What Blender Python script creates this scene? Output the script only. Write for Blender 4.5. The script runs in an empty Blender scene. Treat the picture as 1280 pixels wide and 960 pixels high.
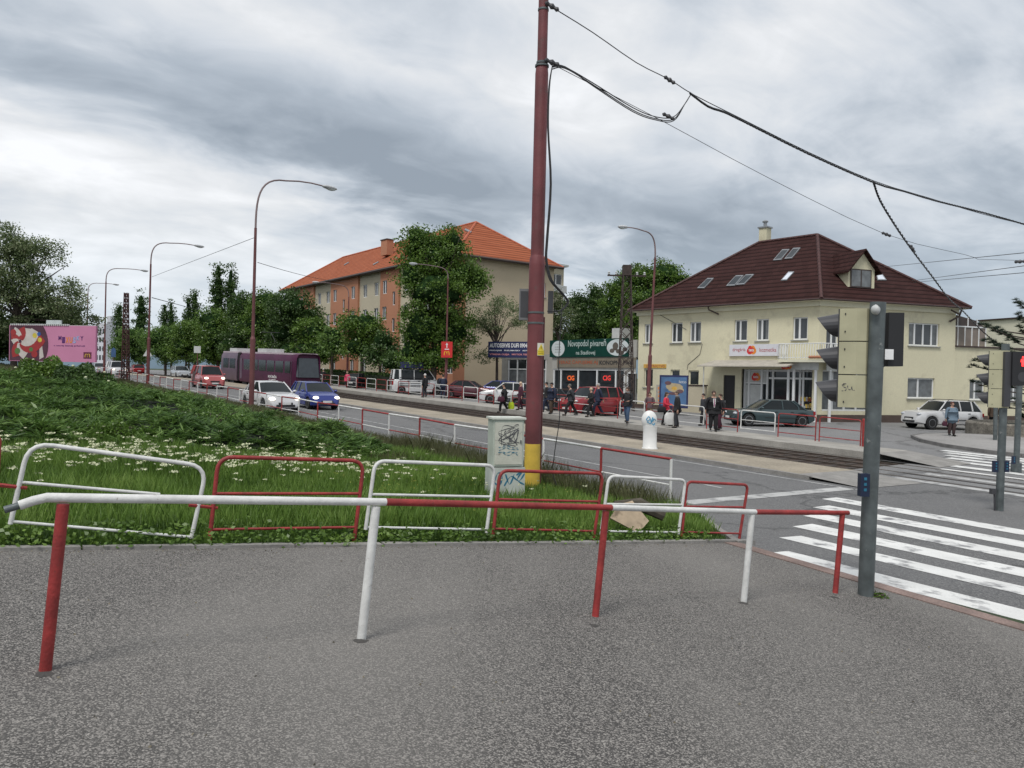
import bpy, math, random
import numpy as np
from mathutils import Vector, Matrix, noise as mnoise
random.seed(7); rng = np.random.default_rng(11)
scene = bpy.context.scene
COL = scene.collection
R = math.radians
UP = Vector((0, 0, 1))
FPX = 960.0
CAMZ = 1.65

# ------------------------------------------------------------------ camera
cam_d = bpy.data.cameras.new('camera'); cam = bpy.data.objects.new('camera', cam_d); COL.objects.link(cam)
cam_d.sensor_width = 36; cam_d.lens = 36*FPX/1280; cam_d.clip_end = 20000; cam_d.clip_start = 0.05
pitch = -math.atan(10/FPX); roll = R(1.2)
Fv = Vector((0, math.cos(pitch), math.sin(pitch)))
U0 = Vector((0, -math.sin(pitch), math.cos(pitch)))
R0 = Vector((1, 0, 0))
Rv = R0*math.cos(roll) + U0*math.sin(roll)
Uv = U0*math.cos(roll) - R0*math.sin(roll)
m = Matrix((Rv, Uv, -Fv)).transposed().to_4x4(); m.translation = Vector((0, 0, CAMZ))
cam.matrix_world = m
scene.camera = cam
CAM = Vector((0, 0, CAMZ))

# ------------------------------------------------------------------ survey helpers (photo measurements -> world)
TH = R(36)
D = Vector((-math.sin(TH), math.cos(TH), 0))      # along the street
N = Vector((math.cos(TH), math.sin(TH), 0))       # across the street
def ray(u, v):
    return Fv + Rv*((u-640)/FPX) - Uv*((v-480)/FPX)
def P(u, v, Y):
    d = ray(u, v); return CAM + d*(Y/d.y)
def st(p): return p.x*D.x+p.y*D.y, p.x*N.x+p.y*N.y
def sm(x): x = max(0., min(1., x)); return x*x*(3-2*x)
def sclip(s): return min(s, 80)+.3*max(0, min(s-80, 100))
def Rd(s, t):
    z = -1.15+.022*sclip(s)-.02*(min(max(t, 12), 22)-12)
    if t < 12: z += .06*(12-t)
    return z
def Hpave(s, t):
    return -.084*max(t, -6)+.015*(min(s, 8)-7)*max(0, min(t, 10))/9.4
def Hgrass(s, t):
    z = -.084*max(t, -3)+.03*(min(s, 35)-8)
    if s > 35: z += .022*(sclip(s)-35)
    z += .34*sm((s-10)/20)*sm((10-t)/8)
    return z
def TB(s): return 9.6+1.85*max(0., min(1., (s-7.4)/2.3))
def H(s, t):
    g = Hgrass(s, t) if s > 8 else Hpave(s, t)
    tb = TB(s)
    w = sm((t-(tb-.15))/.3)
    if w <= 0: return g
    r = Rd(s, t)
    return g*(1-w)+r*w
def W(s, t, dz=0.): return Vector((D.x*s+N.x*t, D.y*s+N.y*t, H(s, t)+dz))
def G(u, v, dz=0.):
    d = ray(u, v); y = 2.; prev = None
    while y < 900:
        p = CAM+d*(y/d.y); s, t = st(p)
        if p.z < H(s, t)+dz:
            lo, hi = prev or 1.9, y
            for _ in range(24):
                mid = (lo+hi)/2; q = CAM+d*(mid/d.y); a, b = st(q)
                if q.z < H(a, b)+dz: hi = mid
                else: lo = mid
            return CAM+d*(hi/d.y)
        prev = y; y *= 1.01
    return CAM+d*(900/d.y)
def PL(u, v, A, B):
    """photo ray against the vertical plane through ground points A and B"""
    n = (B-A).cross(UP).normalized(); d = ray(u, v)
    return CAM+d*((A-CAM).dot(n)/d.dot(n))

# ------------------------------------------------------------------ mesh builder
class MB:
    def __init__(s): s.v = []; s.f = []; s.m = []
    def add(s, vs, fs, mi=0):
        o = len(s.v); s.v += [tuple(x) for x in vs]; s.f += [tuple(i+o for i in f) for f in fs]; s.m += [mi]*len(fs); return s
    def quad(s, a, b, c, d, mi=0): return s.add([a, b, c, d], [(0, 1, 2, 3)], mi)
    def box(s, c, size, M=None, mi=0):
        hx, hy, hz = size[0]/2, size[1]/2, size[2]/2; c = Vector(c)
        vs = [Vector((x, y, z)) for x in (-hx, hx) for y in (-hy, hy) for z in (-hz, hz)]
        if M is not None: vs = [M @ q for q in vs]
        vs = [q+c for q in vs]
        return s.add(vs, [(0, 1, 3, 2), (4, 6, 7, 5), (0, 4, 5, 1), (2, 3, 7, 6), (0, 2, 6, 4), (1, 5, 7, 3)], mi)
    def tube(s, pts, r, n=8, mi=0, cap=True):
        pts = [Vector(p) for p in pts]; k = len(pts)
        if not hasattr(r, '__len__'): r = [r]*k
        vs = []; fs = []; ref = None
        for i, p in enumerate(pts):
            t = (pts[min(i+1, k-1)]-pts[max(i-1, 0)])
            if t.length < 1e-9: t = Vector((0, 0, 1))
            t.normalize()
            if ref is None:
                ref = Vector((0, 0, 1)) if abs(t.z) < .9 else Vector((1, 0, 0))
            a = t.cross(ref).normalized(); b = t.cross(a).normalized(); ref = b.cross(t)*1.0 if False else ref
            for j in range(n):
                an = 2*math.pi*j/n
                vs.append(p+(a*math.cos(an)+b*math.sin(an))*r[i])
        for i in range(k-1):
            for j in range(n):
                fs.append((i*n+j, i*n+(j+1) % n, (i+1)*n+(j+1) % n, (i+1)*n+j))
        if cap:
            fs.append(tuple(range(n))); fs.append(tuple(range((k-1)*n+n-1, (k-1)*n-1, -1)))
        return s.add(vs, fs, mi)
    def ptube(s, pts, r, n=8, mi=0):
        """tube with parallel-transported frame"""
        pts = [Vector(p) for p in pts]; k = len(pts)
        if not hasattr(r, '__len__'): r = [r]*k
        T = [(pts[min(i+1, k-1)]-pts[max(i-1, 0)]).normalized() for i in range(k)]
        a = T[0].orthogonal().normalized(); vs = []; fs = []
        for i in range(k):
            a = (a-T[i]*a.dot(T[i])).normalized(); b = T[i].cross(a)
            for j in range(n):
                an = 2*math.pi*j/n; vs.append(pts[i]+(a*math.cos(an)+b*math.sin(an))*r[i])
        for i in range(k-1):
            for j in range(n): fs.append((i*n+j, i*n+(j+1) % n, (i+1)*n+(j+1) % n, (i+1)*n+j))
        fs.append(tuple(range(n-1, -1, -1))); fs.append(tuple(range((k-1)*n, k*n)))
        return s.add(vs, fs, mi)
    def lathe(s, prof, n=16, M=None, c=(0, 0, 0), mi=0):
        vs = []; fs = []; c = Vector(c); k = len(prof)
        for (r, z) in prof:
            for j in range(n):
                an = 2*math.pi*j/n; q = Vector((r*math.cos(an), r*math.sin(an), z))
                vs.append((M @ q if M is not None else q)+c)
        for i in range(k-1):
            for j in range(n): fs.append((i*n+j, i*n+(j+1) % n, (i+1)*n+(j+1) % n, (i+1)*n+j))
        fs.append(tuple(range(n-1, -1, -1))); fs.append(tuple(range((k-1)*n, k*n)))
        return s.add(vs, fs, mi)
    def ell(s, c, r, n=10, k=6, M=None, mi=0):
        prof = []; vs = []; fs = []; c = Vector(c)
        for i in range(k+1):
            ph = -math.pi/2+math.pi*i/k
            for j in range(n):
                an = 2*math.pi*j/n
                q = Vector((r[0]*math.cos(ph)*math.cos(an), r[1]*math.cos(ph)*math.sin(an), r[2]*math.sin(ph)))
                vs.append((M @ q if M is not None else q)+c)
        for i in range(k):
            for j in range(n): fs.append((i*n+j, i*n+(j+1) % n, (i+1)*n+(j+1) % n, (i+1)*n+j))
        return s.add(vs, fs, mi)
    def poly(s, pts, mi=0): return s.add(pts, [tuple(range(len(pts)))], mi)
    def prism(s, pts, d, mi=0):
        """polygon pts extruded by vector d"""
        n = len(pts); pts = [Vector(p) for p in pts]; d = Vector(d)
        vs = pts+[p+d for p in pts]
        fs = [tuple(range(n-1, -1, -1)), tuple(range(n, 2*n))]+[(i, (i+1) % n, n+(i+1) % n, n+i) for i in range(n)]
        return s.add(vs, fs, mi)
    def text(s, body, O, ux, uy, w=None, h=.3, mi=0, d=0.006, bold=0.0):
        cu = bpy.data.curves.new('lettering', 'FONT'); cu.body = body; cu.size = 1; cu.resolution_u = 2; cu.offset = bold
        ob = bpy.data.objects.new('lettering', cu); COL.objects.link(ob)
        dg = bpy.context.evaluated_depsgraph_get(); dg.update()
        me = bpy.data.meshes.new_from_object(ob.evaluated_get(dg))
        vv = [q.co.copy() for q in me.vertices]
        if vv:
            x0 = min(q.x for q in vv); x1 = max(q.x for q in vv); y0 = min(q.y for q in vv); y1 = max(q.y for q in vv)
            sx = (w/(x1-x0)) if w else h/(y1-y0); sy = h/(y1-y0)
            ux = Vector(ux).normalized(); uy = Vector(uy).normalized(); nn = ux.cross(uy); O = Vector(O)
            s.add([O+ux*((q.x-x0)*sx)+uy*((q.y-y0)*sy)+nn*d for q in vv], [tuple(p.vertices) for p in me.polygons], mi)
        bpy.data.objects.remove(ob); bpy.data.curves.remove(cu); bpy.data.meshes.remove(me)
        return s
    def build(s, name, mats, parent=None, org=None, smooth=None, **kw):
        me = bpy.data.meshes.new(name)
        if org is None and parent is not None and kw.pop('world', False): org = parent.location
        o_ = Vector(org) if org is not None else Vector((0, 0, 0))
        me.from_pydata([(x-o_.x, y-o_.y, z-o_.z) for x, y, z in s.v], [], s.f)
        if not isinstance(mats, (list, tuple)): mats = [mats]
        for m_ in mats: me.materials.append(m_)
        if len(mats) > 1: me.polygons.foreach_set('material_index', s.m)
        if smooth:
            me.polygons.foreach_set('use_smooth', [True]*len(me.polygons)); me.set_sharp_from_angle(angle=R(smooth))
        me.update()
        ob = bpy.data.objects.new(name, me); COL.objects.link(ob)
        if parent is not None: ob.parent = parent
        elif org is not None: ob.location = o_
        tag(ob, **kw)
        return ob

def tag(o, label=None, cat=None, group=None, kind=None, world=None):
    if label: o['label'] = label
    if cat: o['category'] = cat
    if group: o['group'] = group
    if kind: o['kind'] = kind
    return o
def thing(name, label, cat, loc=(0, 0, 0), rz=0., group=None, rot=None):
    o = bpy.data.objects.new(name, None); COL.objects.link(o); o.location = loc
    o.rotation_euler = rot if rot else (0, 0, rz); o.empty_display_size = .2
    return tag(o, label, cat, group)
def copy_tree(o, parent=None):
    c = o.copy(); COL.objects.link(c)
    if parent is not None: c.parent = parent
    for ch in list(o.children): copy_tree(ch, c)
    return c
def rz_of(v): return math.atan2(v[1], v[0])

# ------------------------------------------------------------------ materials
def mat(name, col, rough=.6, metal=0., var=.12, vscale=3., bump=0., bscale=40., emit=0., spec=.5, fine=0., fscale=60., coord='Object', dirt=None):
    m_ = bpy.data.materials.new(name); m_.use_nodes = True; nt = m_.node_tree; b = nt.nodes['Principled BSDF']
    b.inputs['Roughness'].default_value = rough; b.inputs['Metallic'].default_value = metal
    b.inputs['Specular IOR Level'].default_value = spec
    tc = nt.nodes.new('ShaderNodeTexCoord')
    nz = nt.nodes.new('ShaderNodeTexNoise'); nz.inputs['Scale'].default_value = vscale; nz.inputs['Detail'].default_value = 5
    nt.links.new(tc.outputs[coord], nz.inputs['Vector'])
    mp = nt.nodes.new('ShaderNodeMapRange'); mp.inputs['From Min'].default_value = .3; mp.inputs['From Max'].default_value = .7
    mp.inputs['To Min'].default_value = 1-var; mp.inputs['To Max'].default_value = 1+var
    nt.links.new(nz.outputs['Fac'], mp.inputs['Value'])
    mx = nt.nodes.new('ShaderNodeVectorMath'); mx.operation = 'SCALE'; mx.inputs[0].default_value = col[:3]
    nt.links.new(mp.outputs['Result'], mx.inputs['Scale'])
    out = mx.outputs['Vector']
    if fine > 0:
        n2 = nt.nodes.new('ShaderNodeTexNoise'); n2.inputs['Scale'].default_value = fscale; n2.inputs['Detail'].default_value = 2
        nt.links.new(tc.outputs[coord], n2.inputs['Vector'])
        m2 = nt.nodes.new('ShaderNodeMapRange'); m2.inputs['From Min'].default_value = .3; m2.inputs['From Max'].default_value = .7
        m2.inputs['To Min'].default_value = 1-fine; m2.inputs['To Max'].default_value = 1+fine
        nt.links.new(n2.outputs['Fac'], m2.inputs['Value'])
        s2 = nt.nodes.new('ShaderNodeVectorMath'); s2.operation = 'SCALE'
        nt.links.new(out, s2.inputs[0]); nt.links.new(m2.outputs['Result'], s2.inputs['Scale']); out = s2.outputs['Vector']
    if dirt:
        # dirt = (colour, threshold, scale)
        n3 = nt.nodes.new('ShaderNodeTexNoise'); n3.inputs['Scale'].default_value = dirt[2]; n3.inputs['Detail'].default_value = 8; n3.inputs['Roughness'].default_value = .65
        nt.links.new(tc.outputs[coord], n3.inputs['Vector'])
        m3 = nt.nodes.new('ShaderNodeMapRange'); m3.inputs['From Min'].default_value = dirt[1]; m3.inputs['From Max'].default_value = dirt[1]+.12
        nt.links.new(n3.outputs['Fac'], m3.inputs['Value'])
        x3 = nt.nodes.new('ShaderNodeMix'); x3.data_type = 'RGBA'
        nt.links.new(m3.outputs['Result'], x3.inputs['Factor']); nt.links.new(out, x3.inputs['A']); x3.inputs['B'].default_value = (*dirt[0], 1)
        out = x3.outputs['Result']
    nt.links.new(out, b.inputs['Base Color'])
    if bump > 0:
        nb = nt.nodes.new('ShaderNodeTexNoise'); nb.inputs['Scale'].default_value = bscale; nb.inputs['Detail'].default_value = 4
        nt.links.new(tc.outputs[coord], nb.inputs['Vector'])
        bp = nt.nodes.new('ShaderNodeBump'); bp.inputs['Strength'].default_value = bump; bp.inputs['Distance'].default_value = .02
        nt.links.new(nb.outputs['Fac'], bp.inputs['Height']); nt.links.new(bp.outputs['Normal'], b.inputs['Normal'])
    if emit > 0:
        b.inputs['Emission Color'].default_value = (*col[:3], 1); b.inputs['Emission Strength'].default_value = emit
    return m_

def glass_mat(name, col=(.03, .035, .04), rough=.06):
    m_ = mat(name, col, rough, 0, .25, 1.5, spec=.6); return m_

def leaf_mat(name, c1, c2, c3, scale=.9):
    m_ = bpy.data.materials.new(name); m_.use_nodes = True; nt = m_.node_tree; nt.nodes.clear()
    out = nt.nodes.new('ShaderNodeOutputMaterial')
    geo = nt.nodes.new('ShaderNodeNewGeometry'); tc = nt.nodes.new('ShaderNodeTexCoord')
    nz = nt.nodes.new('ShaderNodeTexNoise'); nz.inputs['Scale'].default_value = scale; nz.inputs['Detail'].default_value = 3
    nt.links.new(tc.outputs['Object'], nz.inputs['Vector'])
    ad = nt.nodes.new('ShaderNodeMath'); ad.operation = 'MULTIPLY_ADD'
    nt.links.new(geo.outputs['Random Per Island'], ad.inputs[0]); ad.inputs[1].default_value = .45
    mr = nt.nodes.new('ShaderNodeMapRange'); mr.inputs['From Min'].default_value = .3; mr.inputs['From Max'].default_value = .7; mr.inputs['To Max'].default_value = .6
    nt.links.new(nz.outputs['Fac'], mr.inputs['Value']); nt.links.new(mr.outputs['Result'], ad.inputs[2])
    cr = nt.nodes.new('ShaderNodeValToRGB'); e = cr.color_ramp.elements
    e[0].color = (*c1, 1); e[1].color = (*c3, 1); mid = e.new(.5); mid.color = (*c2, 1)
    nt.links.new(ad.outputs['Value'], cr.inputs['Fac'])
    df = nt.nodes.new('ShaderNodeBsdfDiffuse'); tr = nt.nodes.new('ShaderNodeBsdfTranslucent'); gl = nt.nodes.new('ShaderNodeBsdfGlossy'); gl.inputs['Roughness'].default_value = .45
    nt.links.new(cr.outputs['Color'], df.inputs['Color']); nt.links.new(cr.outputs['Color'], tr.inputs['Color'])
    m1 = nt.nodes.new('ShaderNodeMixShader'); m1.inputs['Fac'].default_value = .3
    nt.links.new(df.outputs[0], m1.inputs[1]); nt.links.new(tr.outputs[0], m1.inputs[2])
    m2 = nt.nodes.new('ShaderNodeMixShader'); m2.inputs['Fac'].default_value = .04
    nt.links.new(m1.outputs[0], m2.inputs[1]); nt.links.new(gl.outputs[0], m2.inputs[2])
    nt.links.new(m2.outputs[0], out.inputs['Surface'])
    return m_

M = {}
M['red'] = mat('weathered_red_paint', (.27, .028, .026), .55, 0, .30, 5, .2, 60, fine=.12, fscale=35, dirt=((.075, .035, .025), .615, 26))
M['white'] = mat('chipped_white_paint', (.62, .62, .60), .55, 0, .14, 5, .15, 60, fine=.06, fscale=30, dirt=((.24, .19, .15), .635, 22))
M['polered'] = mat('faded_maroon_pole_paint', (.15, .038, .042), .6, 0, .35, 1.3, .2, 30, dirt=((.10, .06, .055), .60, 3))
M['poleyellow'] = mat('yellow_pole_band', (.62, .42, .06), .6, 0, .15, 5, .1, dirt=((.3, .25, .15), .66, 9))
M['lampred'] = mat('street_lamp_paint', (.135, .045, .045), .6, 0, .3, 1.5)
M['lamparm'] = mat('lamp_arm_grey', (.22, .16, .16), .5)
M['lamphead'] = mat('lamp_head', (.45, .46, .47), .4)
M['galv'] = mat('galvanised_steel', (.105, .122, .124), .5, .3, .3, 6, .15, 40, dirt=((.42, .42, .40), .64, 9))
M['black'] = mat('matt_black', (.018, .018, .02), .55)
M['dgrey'] = mat('dark_grey_plastic', (.05, .05, .055), .45)
M['cream_box'] = mat('signal_housing_cream', (.43, .41, .27), .55, 0, .12, 3, .06, 30, dirt=((.25, .24, .18), .68, 5))
M['lgrey'] = mat('light_grey', (.5, .51, .5), .5)
M['cabinet'] = mat('cabinet_grey_green', (.44, .48, .42), .55, 0, .12, 3, .1, 20, dirt=((.20, .12, .06), .70, 6))
M['cabdoor'] = mat('cabinet_door', (.52, .52, .45), .55, 0, .12, 4, .1, 20, dirt=((.16, .14, .13), .60, 7))
M['conc'] = mat('concrete', (.24, .23, .215), .85, 0, .2, 2, .3, 30, fine=.15, fscale=30)
M['conc_light'] = mat('pale_concrete', (.31, .295, .265), .85, 0, .2, 1.2, .3, 20, fine=.15, fscale=25, dirt=((.2, .18, .16), .62, 1.5))
M['sandy'] = mat('sandy_paving', (.30, .26, .20), .9, 0, .22, .8, .4, 25, fine=.2, fscale=14, dirt=((.24, .21, .17), .58, 1.1))
M['wire'] = mat('black_cable', (.012, .012, .014), .5)
M['steel'] = mat('rail_steel', (.16, .13, .11), .35, .8)
M['ballast'] = mat('dark_brown_track_bed', (.046, .030, .022), .95, 0, .4, 3, .8, 30, fine=.5, fscale=18)
M['sleeper'] = mat('sleeper', (.05, .04, .034), .9)
M['leaf'] = leaf_mat('leaves_green', (.030, .062, .011), (.088, .165, .023), (.19, .30, .055))
M['leaf_dark'] = leaf_mat('leaves_dark', (.018, .040, .011), (.048, .096, .021), (.105, .18, .042))
M['leaf_locust'] = leaf_mat('leaves_locust', (.04, .06, .024), (.10, .15, .05), (.40, .43, .26), 1.4)
M['leaf_lime'] = leaf_mat('leaves_yellowgreen', (.04, .085, .018), (.10, .19, .036), (.20, .30, .075))
M['leaf_pine'] = leaf_mat('needles', (.008, .018, .012), (.02, .04, .022), (.045, .075, .035))
M['juniper'] = leaf_mat('juniper_sprays', (.016, .042, .010), (.070, .14, .028), (.18, .28, .065), .55)
M['bark'] = mat('bark', (.07, .055, .045), .95, 0, .4, 3, .5, 15)
M['grass'] = leaf_mat('grass_blades', (.05, .095, .018), (.135, .24, .04), (.28, .40, .10), .8)
M['grass_dry'] = leaf_mat('dry_verge_grass', (.06, .065, .03), (.11, .12, .05), (.19, .18, .10), 1)
M['flower'] = mat('cream_white_umbels', (.56, .58, .38), .8)
M['yflower'] = mat('yellow_flowers', (.6, .55, .12), .8)
M['soil'] = mat('soil_and_thatch', (.028, .045, .014), .95, 0, .4, 1.5, .6, 20)
M['shade_and_soil'] = mat('painted_shade_and_soil', (.008, .014, .006), .95, 0, .4, 2, .6, 20)  # near-black: painted shade under the junipers, also hedge core and planter soil
# ------------------------------------------------------------------ sky and light
w = bpy.data.worlds.new('World'); scene.world = w; w.use_nodes = True
nt = w.node_tree; nt.nodes.clear(); L = nt.links
def nd(t, **k):
    n_ = nt.nodes.new(t)
    for a, b in k.items(): setattr(n_, a, b)
    return n_
def mth(op, a, b=None, c=None, clamp=False):
    n_ = nd('ShaderNodeMath', operation=op); n_.use_clamp = clamp
    for i, x in enumerate((a, b, c)):
        if x is None: continue
        if isinstance(x, (int, float)): n_.inputs[i].default_value = x
        else: L.new(x, n_.inputs[i])
    return n_.outputs[0]
def vmth(op, a, b):
    n_ = nd('ShaderNodeVectorMath', operation=op)
    for i, x in enumerate((a, b)):
        if isinstance(x, (tuple, list, Vector)): n_.inputs[i].default_value = tuple(x)
        else: L.new(x, n_.inputs[i])
    return n_
def ramp(x, a, b, c=0., d=1., smooth=True):
    n_ = nd('ShaderNodeMapRange'); n_.interpolation_type = 'SMOOTHSTEP' if smooth else 'LINEAR'
    L.new(x, n_.inputs['Value'])
    for k_, q in (('From Min', a), ('From Max', b), ('To Min', c), ('To Max', d)): n_.inputs[k_].default_value = q
    return n_.outputs['Result']
SUN_EL, SUN_AZ = R(58), R(205)
sky = nd('ShaderNodeTexSky', sky_type='NISHITA'); sky.sun_disc = False; sky.sun_elevation = SUN_EL; sky.sun_rotation = SUN_AZ
sky.air_density = 1.3; sky.dust_density = 2.5
tc = nd('ShaderNodeTexCoord'); dirv = tc.outputs['Generated']
sep = nd('ShaderNodeSeparateXYZ'); L.new(dirv, sep.inputs[0])
zz = mth('ADD', mth('MAXIMUM', sep.outputs['Z'], 0.0), .20)
cmb = nd('ShaderNodeCombineXYZ'); L.new(mth('DIVIDE', sep.outputs['X'], zz), cmb.inputs[0]); L.new(mth('DIVIDE', sep.outputs['Y'], zz), cmb.inputs[1])
mp = nd('ShaderNodeMapping', vector_type='TEXTURE'); mp.inputs['Rotation'].default_value = (0, 0, R(38)); mp.inputs['Scale'].default_value = (1.75, .85, 1); L.new(cmb.outputs[0], mp.inputs[0])
mpb = nd('ShaderNodeMapping', vector_type='TEXTURE'); mpb.inputs['Rotation'].default_value = (0, 0, R(38)); mpb.inputs['Scale'].default_value = (1.25, .95, 1); L.new(cmb.outputs[0], mpb.inputs[0])
def nz_(scale, detail, rough, dist=0., off=0., mp=mp):
    n_ = nd('ShaderNodeTexNoise'); n_.inputs['Scale'].default_value = scale; n_.inputs['Detail'].default_value = detail
    n_.inputs['Roughness'].default_value = rough; n_.inputs['Distortion'].default_value = dist
    v_ = vmth('ADD', mp.outputs[0], (off, off*.7, off*1.3)); L.new(v_.outputs[0], n_.inputs['Vector']); return n_.outputs['Fac']
big = nz_(.9, 6, .50, .3, 3.1); med = nz_(2.3, 7, .54, .5, 21.7, mpb); fin = nz_(5.6, 6, .55, .5, 5.5, mpb)
def band(px1, px2):
    return ray(*px1).cross(ray(*px2)).normalized()
def near(px):
    return ray(*px).normalized()
wob = mth('MULTIPLY', mth('SUBTRACT', med, .5), .16)
def bandmask(n, half, soft):
    d_ = vmth('DOT_PRODUCT', dirv, n); L.new
    a_ = mth('ABSOLUTE', mth('ADD', d_.outputs['Value'], wob))
    return ramp(a_, half, half+soft, 1., 0.)
nrm = nd('ShaderNodeVectorMath', operation='NORMALIZE'); L.new(dirv, nrm.inputs[0]); dirv = nrm.outputs[0]
def spot(px, rad):
    d_ = vmth('DOT_PRODUCT', dirv, near(px))
    an = mth('ARCCOSINE', mth('MINIMUM', d_.outputs['Value'], .99999))
    an = mth('ADD', an, wob)
    return ramp(an, 0., R(rad), 1., 0.)
v_ = mth('MULTIPLY_ADD', mth('SUBTRACT', big, .5), .95, .58)
v_ = mth('MULTIPLY_ADD', mth('SUBTRACT', med, .5), 1.15, v_)
v_ = mth('MULTIPLY_ADD', mth('SUBTRACT', fin, .5), .50, v_)
v_ = mth('MULTIPLY_ADD', bandmask(band((0, 40), (560, 215)), .010, .085), -.40, v_)
for px, rd, am in (((720, 120), 11, .26), ((980, 40), 14, .16), ((60, 190), 17, .20), ((90, 330), 13, .18), ((330, 330), 12, .12), ((470, 120), 9, .08),
                   ((1150, 190), 17, -.06), ((560, 30), 12, -.10), ((1050, 270), 12, -.05), ((850, 25), 4, -.14), ((430, 200), 10, -.08)):
    v_ = mth('MULTIPLY_ADD', spot(px, rd), am, v_)
cr = nd('ShaderNodeValToRGB'); L.new(v_, cr.inputs[0]); e = cr.color_ramp.elements
e[0].position = .08; e[0].color = (.25, .29, .34, 1); e[1].position = .98; e[1].color = (.80, .81, .83, 1)
for p_, c_ in ((.34, (.37, .415, .47)), (.56, (.53, .565, .61)), (.76, (.655, .67, .69))):
    q = e.new(p_); q.color = (*c_, 1)
# paler, bluer toward the horizon
hz = ramp(sep.outputs['Z'], .0, .22, 1., 0.)
mxh = nd('ShaderNodeMix', data_type='RGBA'); L.new(mth('MULTIPLY', hz, .55), mxh.inputs['Factor']); L.new(cr.outputs[0], mxh.inputs['A']); mxh.inputs['B'].default_value = (.50, .60, .70, 1)
bg1 = nd('ShaderNodeBackground'); L.new(sky.outputs[0], bg1.inputs[0]); bg1.inputs[1].default_value = .09
bg2 = nd('ShaderNodeBackground'); L.new(mxh.outputs['Result'], bg2.inputs[0]); bg2.inputs[1].default_value = 1.30
ms = nd('ShaderNodeMixShader'); ms.inputs[0].default_value = .92; L.new(bg1.outputs[0], ms.inputs[1]); L.new(bg2.outputs[0], ms.inputs[2])
wo = nd('ShaderNodeOutputWorld'); L.new(ms.outputs[0], wo.inputs[0])
sd = bpy.data.lights.new('sun', 'SUN'); sd.energy = 2.3; sd.angle = R(18); sd.color = (1, .965, .92)
so = bpy.data.objects.new('sun', sd); COL.objects.link(so)
sv = Vector((math.sin(SUN_AZ)*math.cos(SUN_EL), math.cos(SUN_AZ)*math.cos(SUN_EL), math.sin(SUN_EL)))
so.rotation_euler = sv.to_track_quat('Z', 'Y').to_euler()
scene.view_settings.view_transform = 'Standard'; scene.view_settings.look = 'None'; scene.view_settings.exposure = 0
scene.render.engine = 'CYCLES'

# ------------------------------------------------------------------ ground surfaces
def aggregate(name, base, speck, scale, patch=None, crack=.0):
    m_ = mat(name, base, .9, 0, .14, .7, .6, 120, fine=.25, fscale=scale, coord='Object')
    nt = m_.node_tree; b = nt.nodes['Principled BSDF']
    src = b.inputs['Base Color'].links[0].from_socket
    tc = [n for n in nt.nodes if n.type == 'TEX_COORD'][0]
    vo = nt.nodes.new('ShaderNodeTexVoronoi'); vo.inputs['Scale'].default_value = scale*1.3
    nt.links.new(tc.outputs['Object'], vo.inputs['Vector'])
    sp = nt.nodes.new('ShaderNodeSeparateColor'); nt.links.new(vo.outputs['Color'], sp.inputs[0])
    mr = nt.nodes.new('ShaderNodeMapRange'); mr.inputs['From Min'].default_value = .45; mr.inputs['From Max'].default_value = 1.; mr.inputs['To Max'].default_value = .85
    nt.links.new(sp.outputs[0], mr.inputs['Value'])
    mx = nt.nodes.new('ShaderNodeMix'); mx.data_type = 'RGBA'; nt.links.new(mr.outputs[0], mx.inputs['Factor'])
    nt.links.new(src, mx.inputs['A']); mx.inputs['B'].default_value = (*speck, 1); out = mx.outputs['Result']
    if patch:
        n3 = nt.nodes.new('ShaderNodeTexNoise'); n3.inputs['Scale'].default_value = patch[1]; n3.inputs['Detail'].default_value = 6
        mpg = nt.nodes.new('ShaderNodeMapping'); mpg.inputs['Rotation'].default_value = (0, 0, TH); mpg.inputs['Scale'].default_value = (1, .35, 1)
        nt.links.new(tc.outputs['Object'], mpg.inputs[0]); nt.links.new(mpg.outputs[0], n3.inputs['Vector'])
        r3 = nt.nodes.new('ShaderNodeMapRange'); r3.inputs['From Min'].default_value = .42; r3.inputs['From Max'].default_value = .66; r3.inputs['To Max'].default_value = .5
        nt.links.new(n3.outputs['Fac'], r3.inputs['Value'])
        m3 = nt.nodes.new('ShaderNodeMix'); m3.data_type = 'RGBA'; nt.links.new(r3.outputs[0], m3.inputs['Factor']); nt.links.new(out, m3.inputs['A']); m3.inputs['B'].default_value = (*patch[0], 1)
        out = m3.outputs['Result']
    if crack:
        vc = nt.nodes.new('ShaderNodeTexVoronoi'); vc.feature = 'DISTANCE_TO_EDGE'; vc.inputs['Scale'].default_value = crack
        nn = nt.nodes.new('ShaderNodeTexNoise'); nn.inputs['Scale'].default_value = 2.; nn.inputs['Detail'].default_value = 5
        nt.links.new(tc.outputs['Object'], nn.inputs['Vector'])
        av = nt.nodes.new('ShaderNodeVectorMath'); av.operation = 'ADD'; nt.links.new(tc.outputs['Object'], av.inputs[0]); nt.links.new(nn.outputs['Color'], av.inputs[1]); nt.links.new(av.outputs[0], vc.inputs['Vector'])
        rc = nt.nodes.new('ShaderNodeMapRange'); rc.inputs['From Min'].default_value = .0; rc.inputs['From Max'].default_value = .012; rc.inputs['To Min'].default_value = .55; rc.inputs['To Max'].default_value = 1
        nt.links.new(vc.outputs['Distance'], rc.inputs['Value'])
        sc = nt.nodes.new('ShaderNodeVectorMath'); sc.operation = 'SCALE'; nt.links.new(out, sc.inputs[0]); nt.links.new(rc.outputs[0], sc.inputs['Scale']); out = sc.outputs[0]
    nt.links.new(out, b.inputs['Base Color'])
    return m_
M['pave'] = aggregate('worn_pavement_asphalt', (.056, .053, .050), (.40, .375, .345), 98, ((.24, .228, .21), .42))
M['road'] = aggregate('road_asphalt', (.105, .105, .107), (.24, .24, .235), 45, ((.175, .172, .168), .22), .12)
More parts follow.
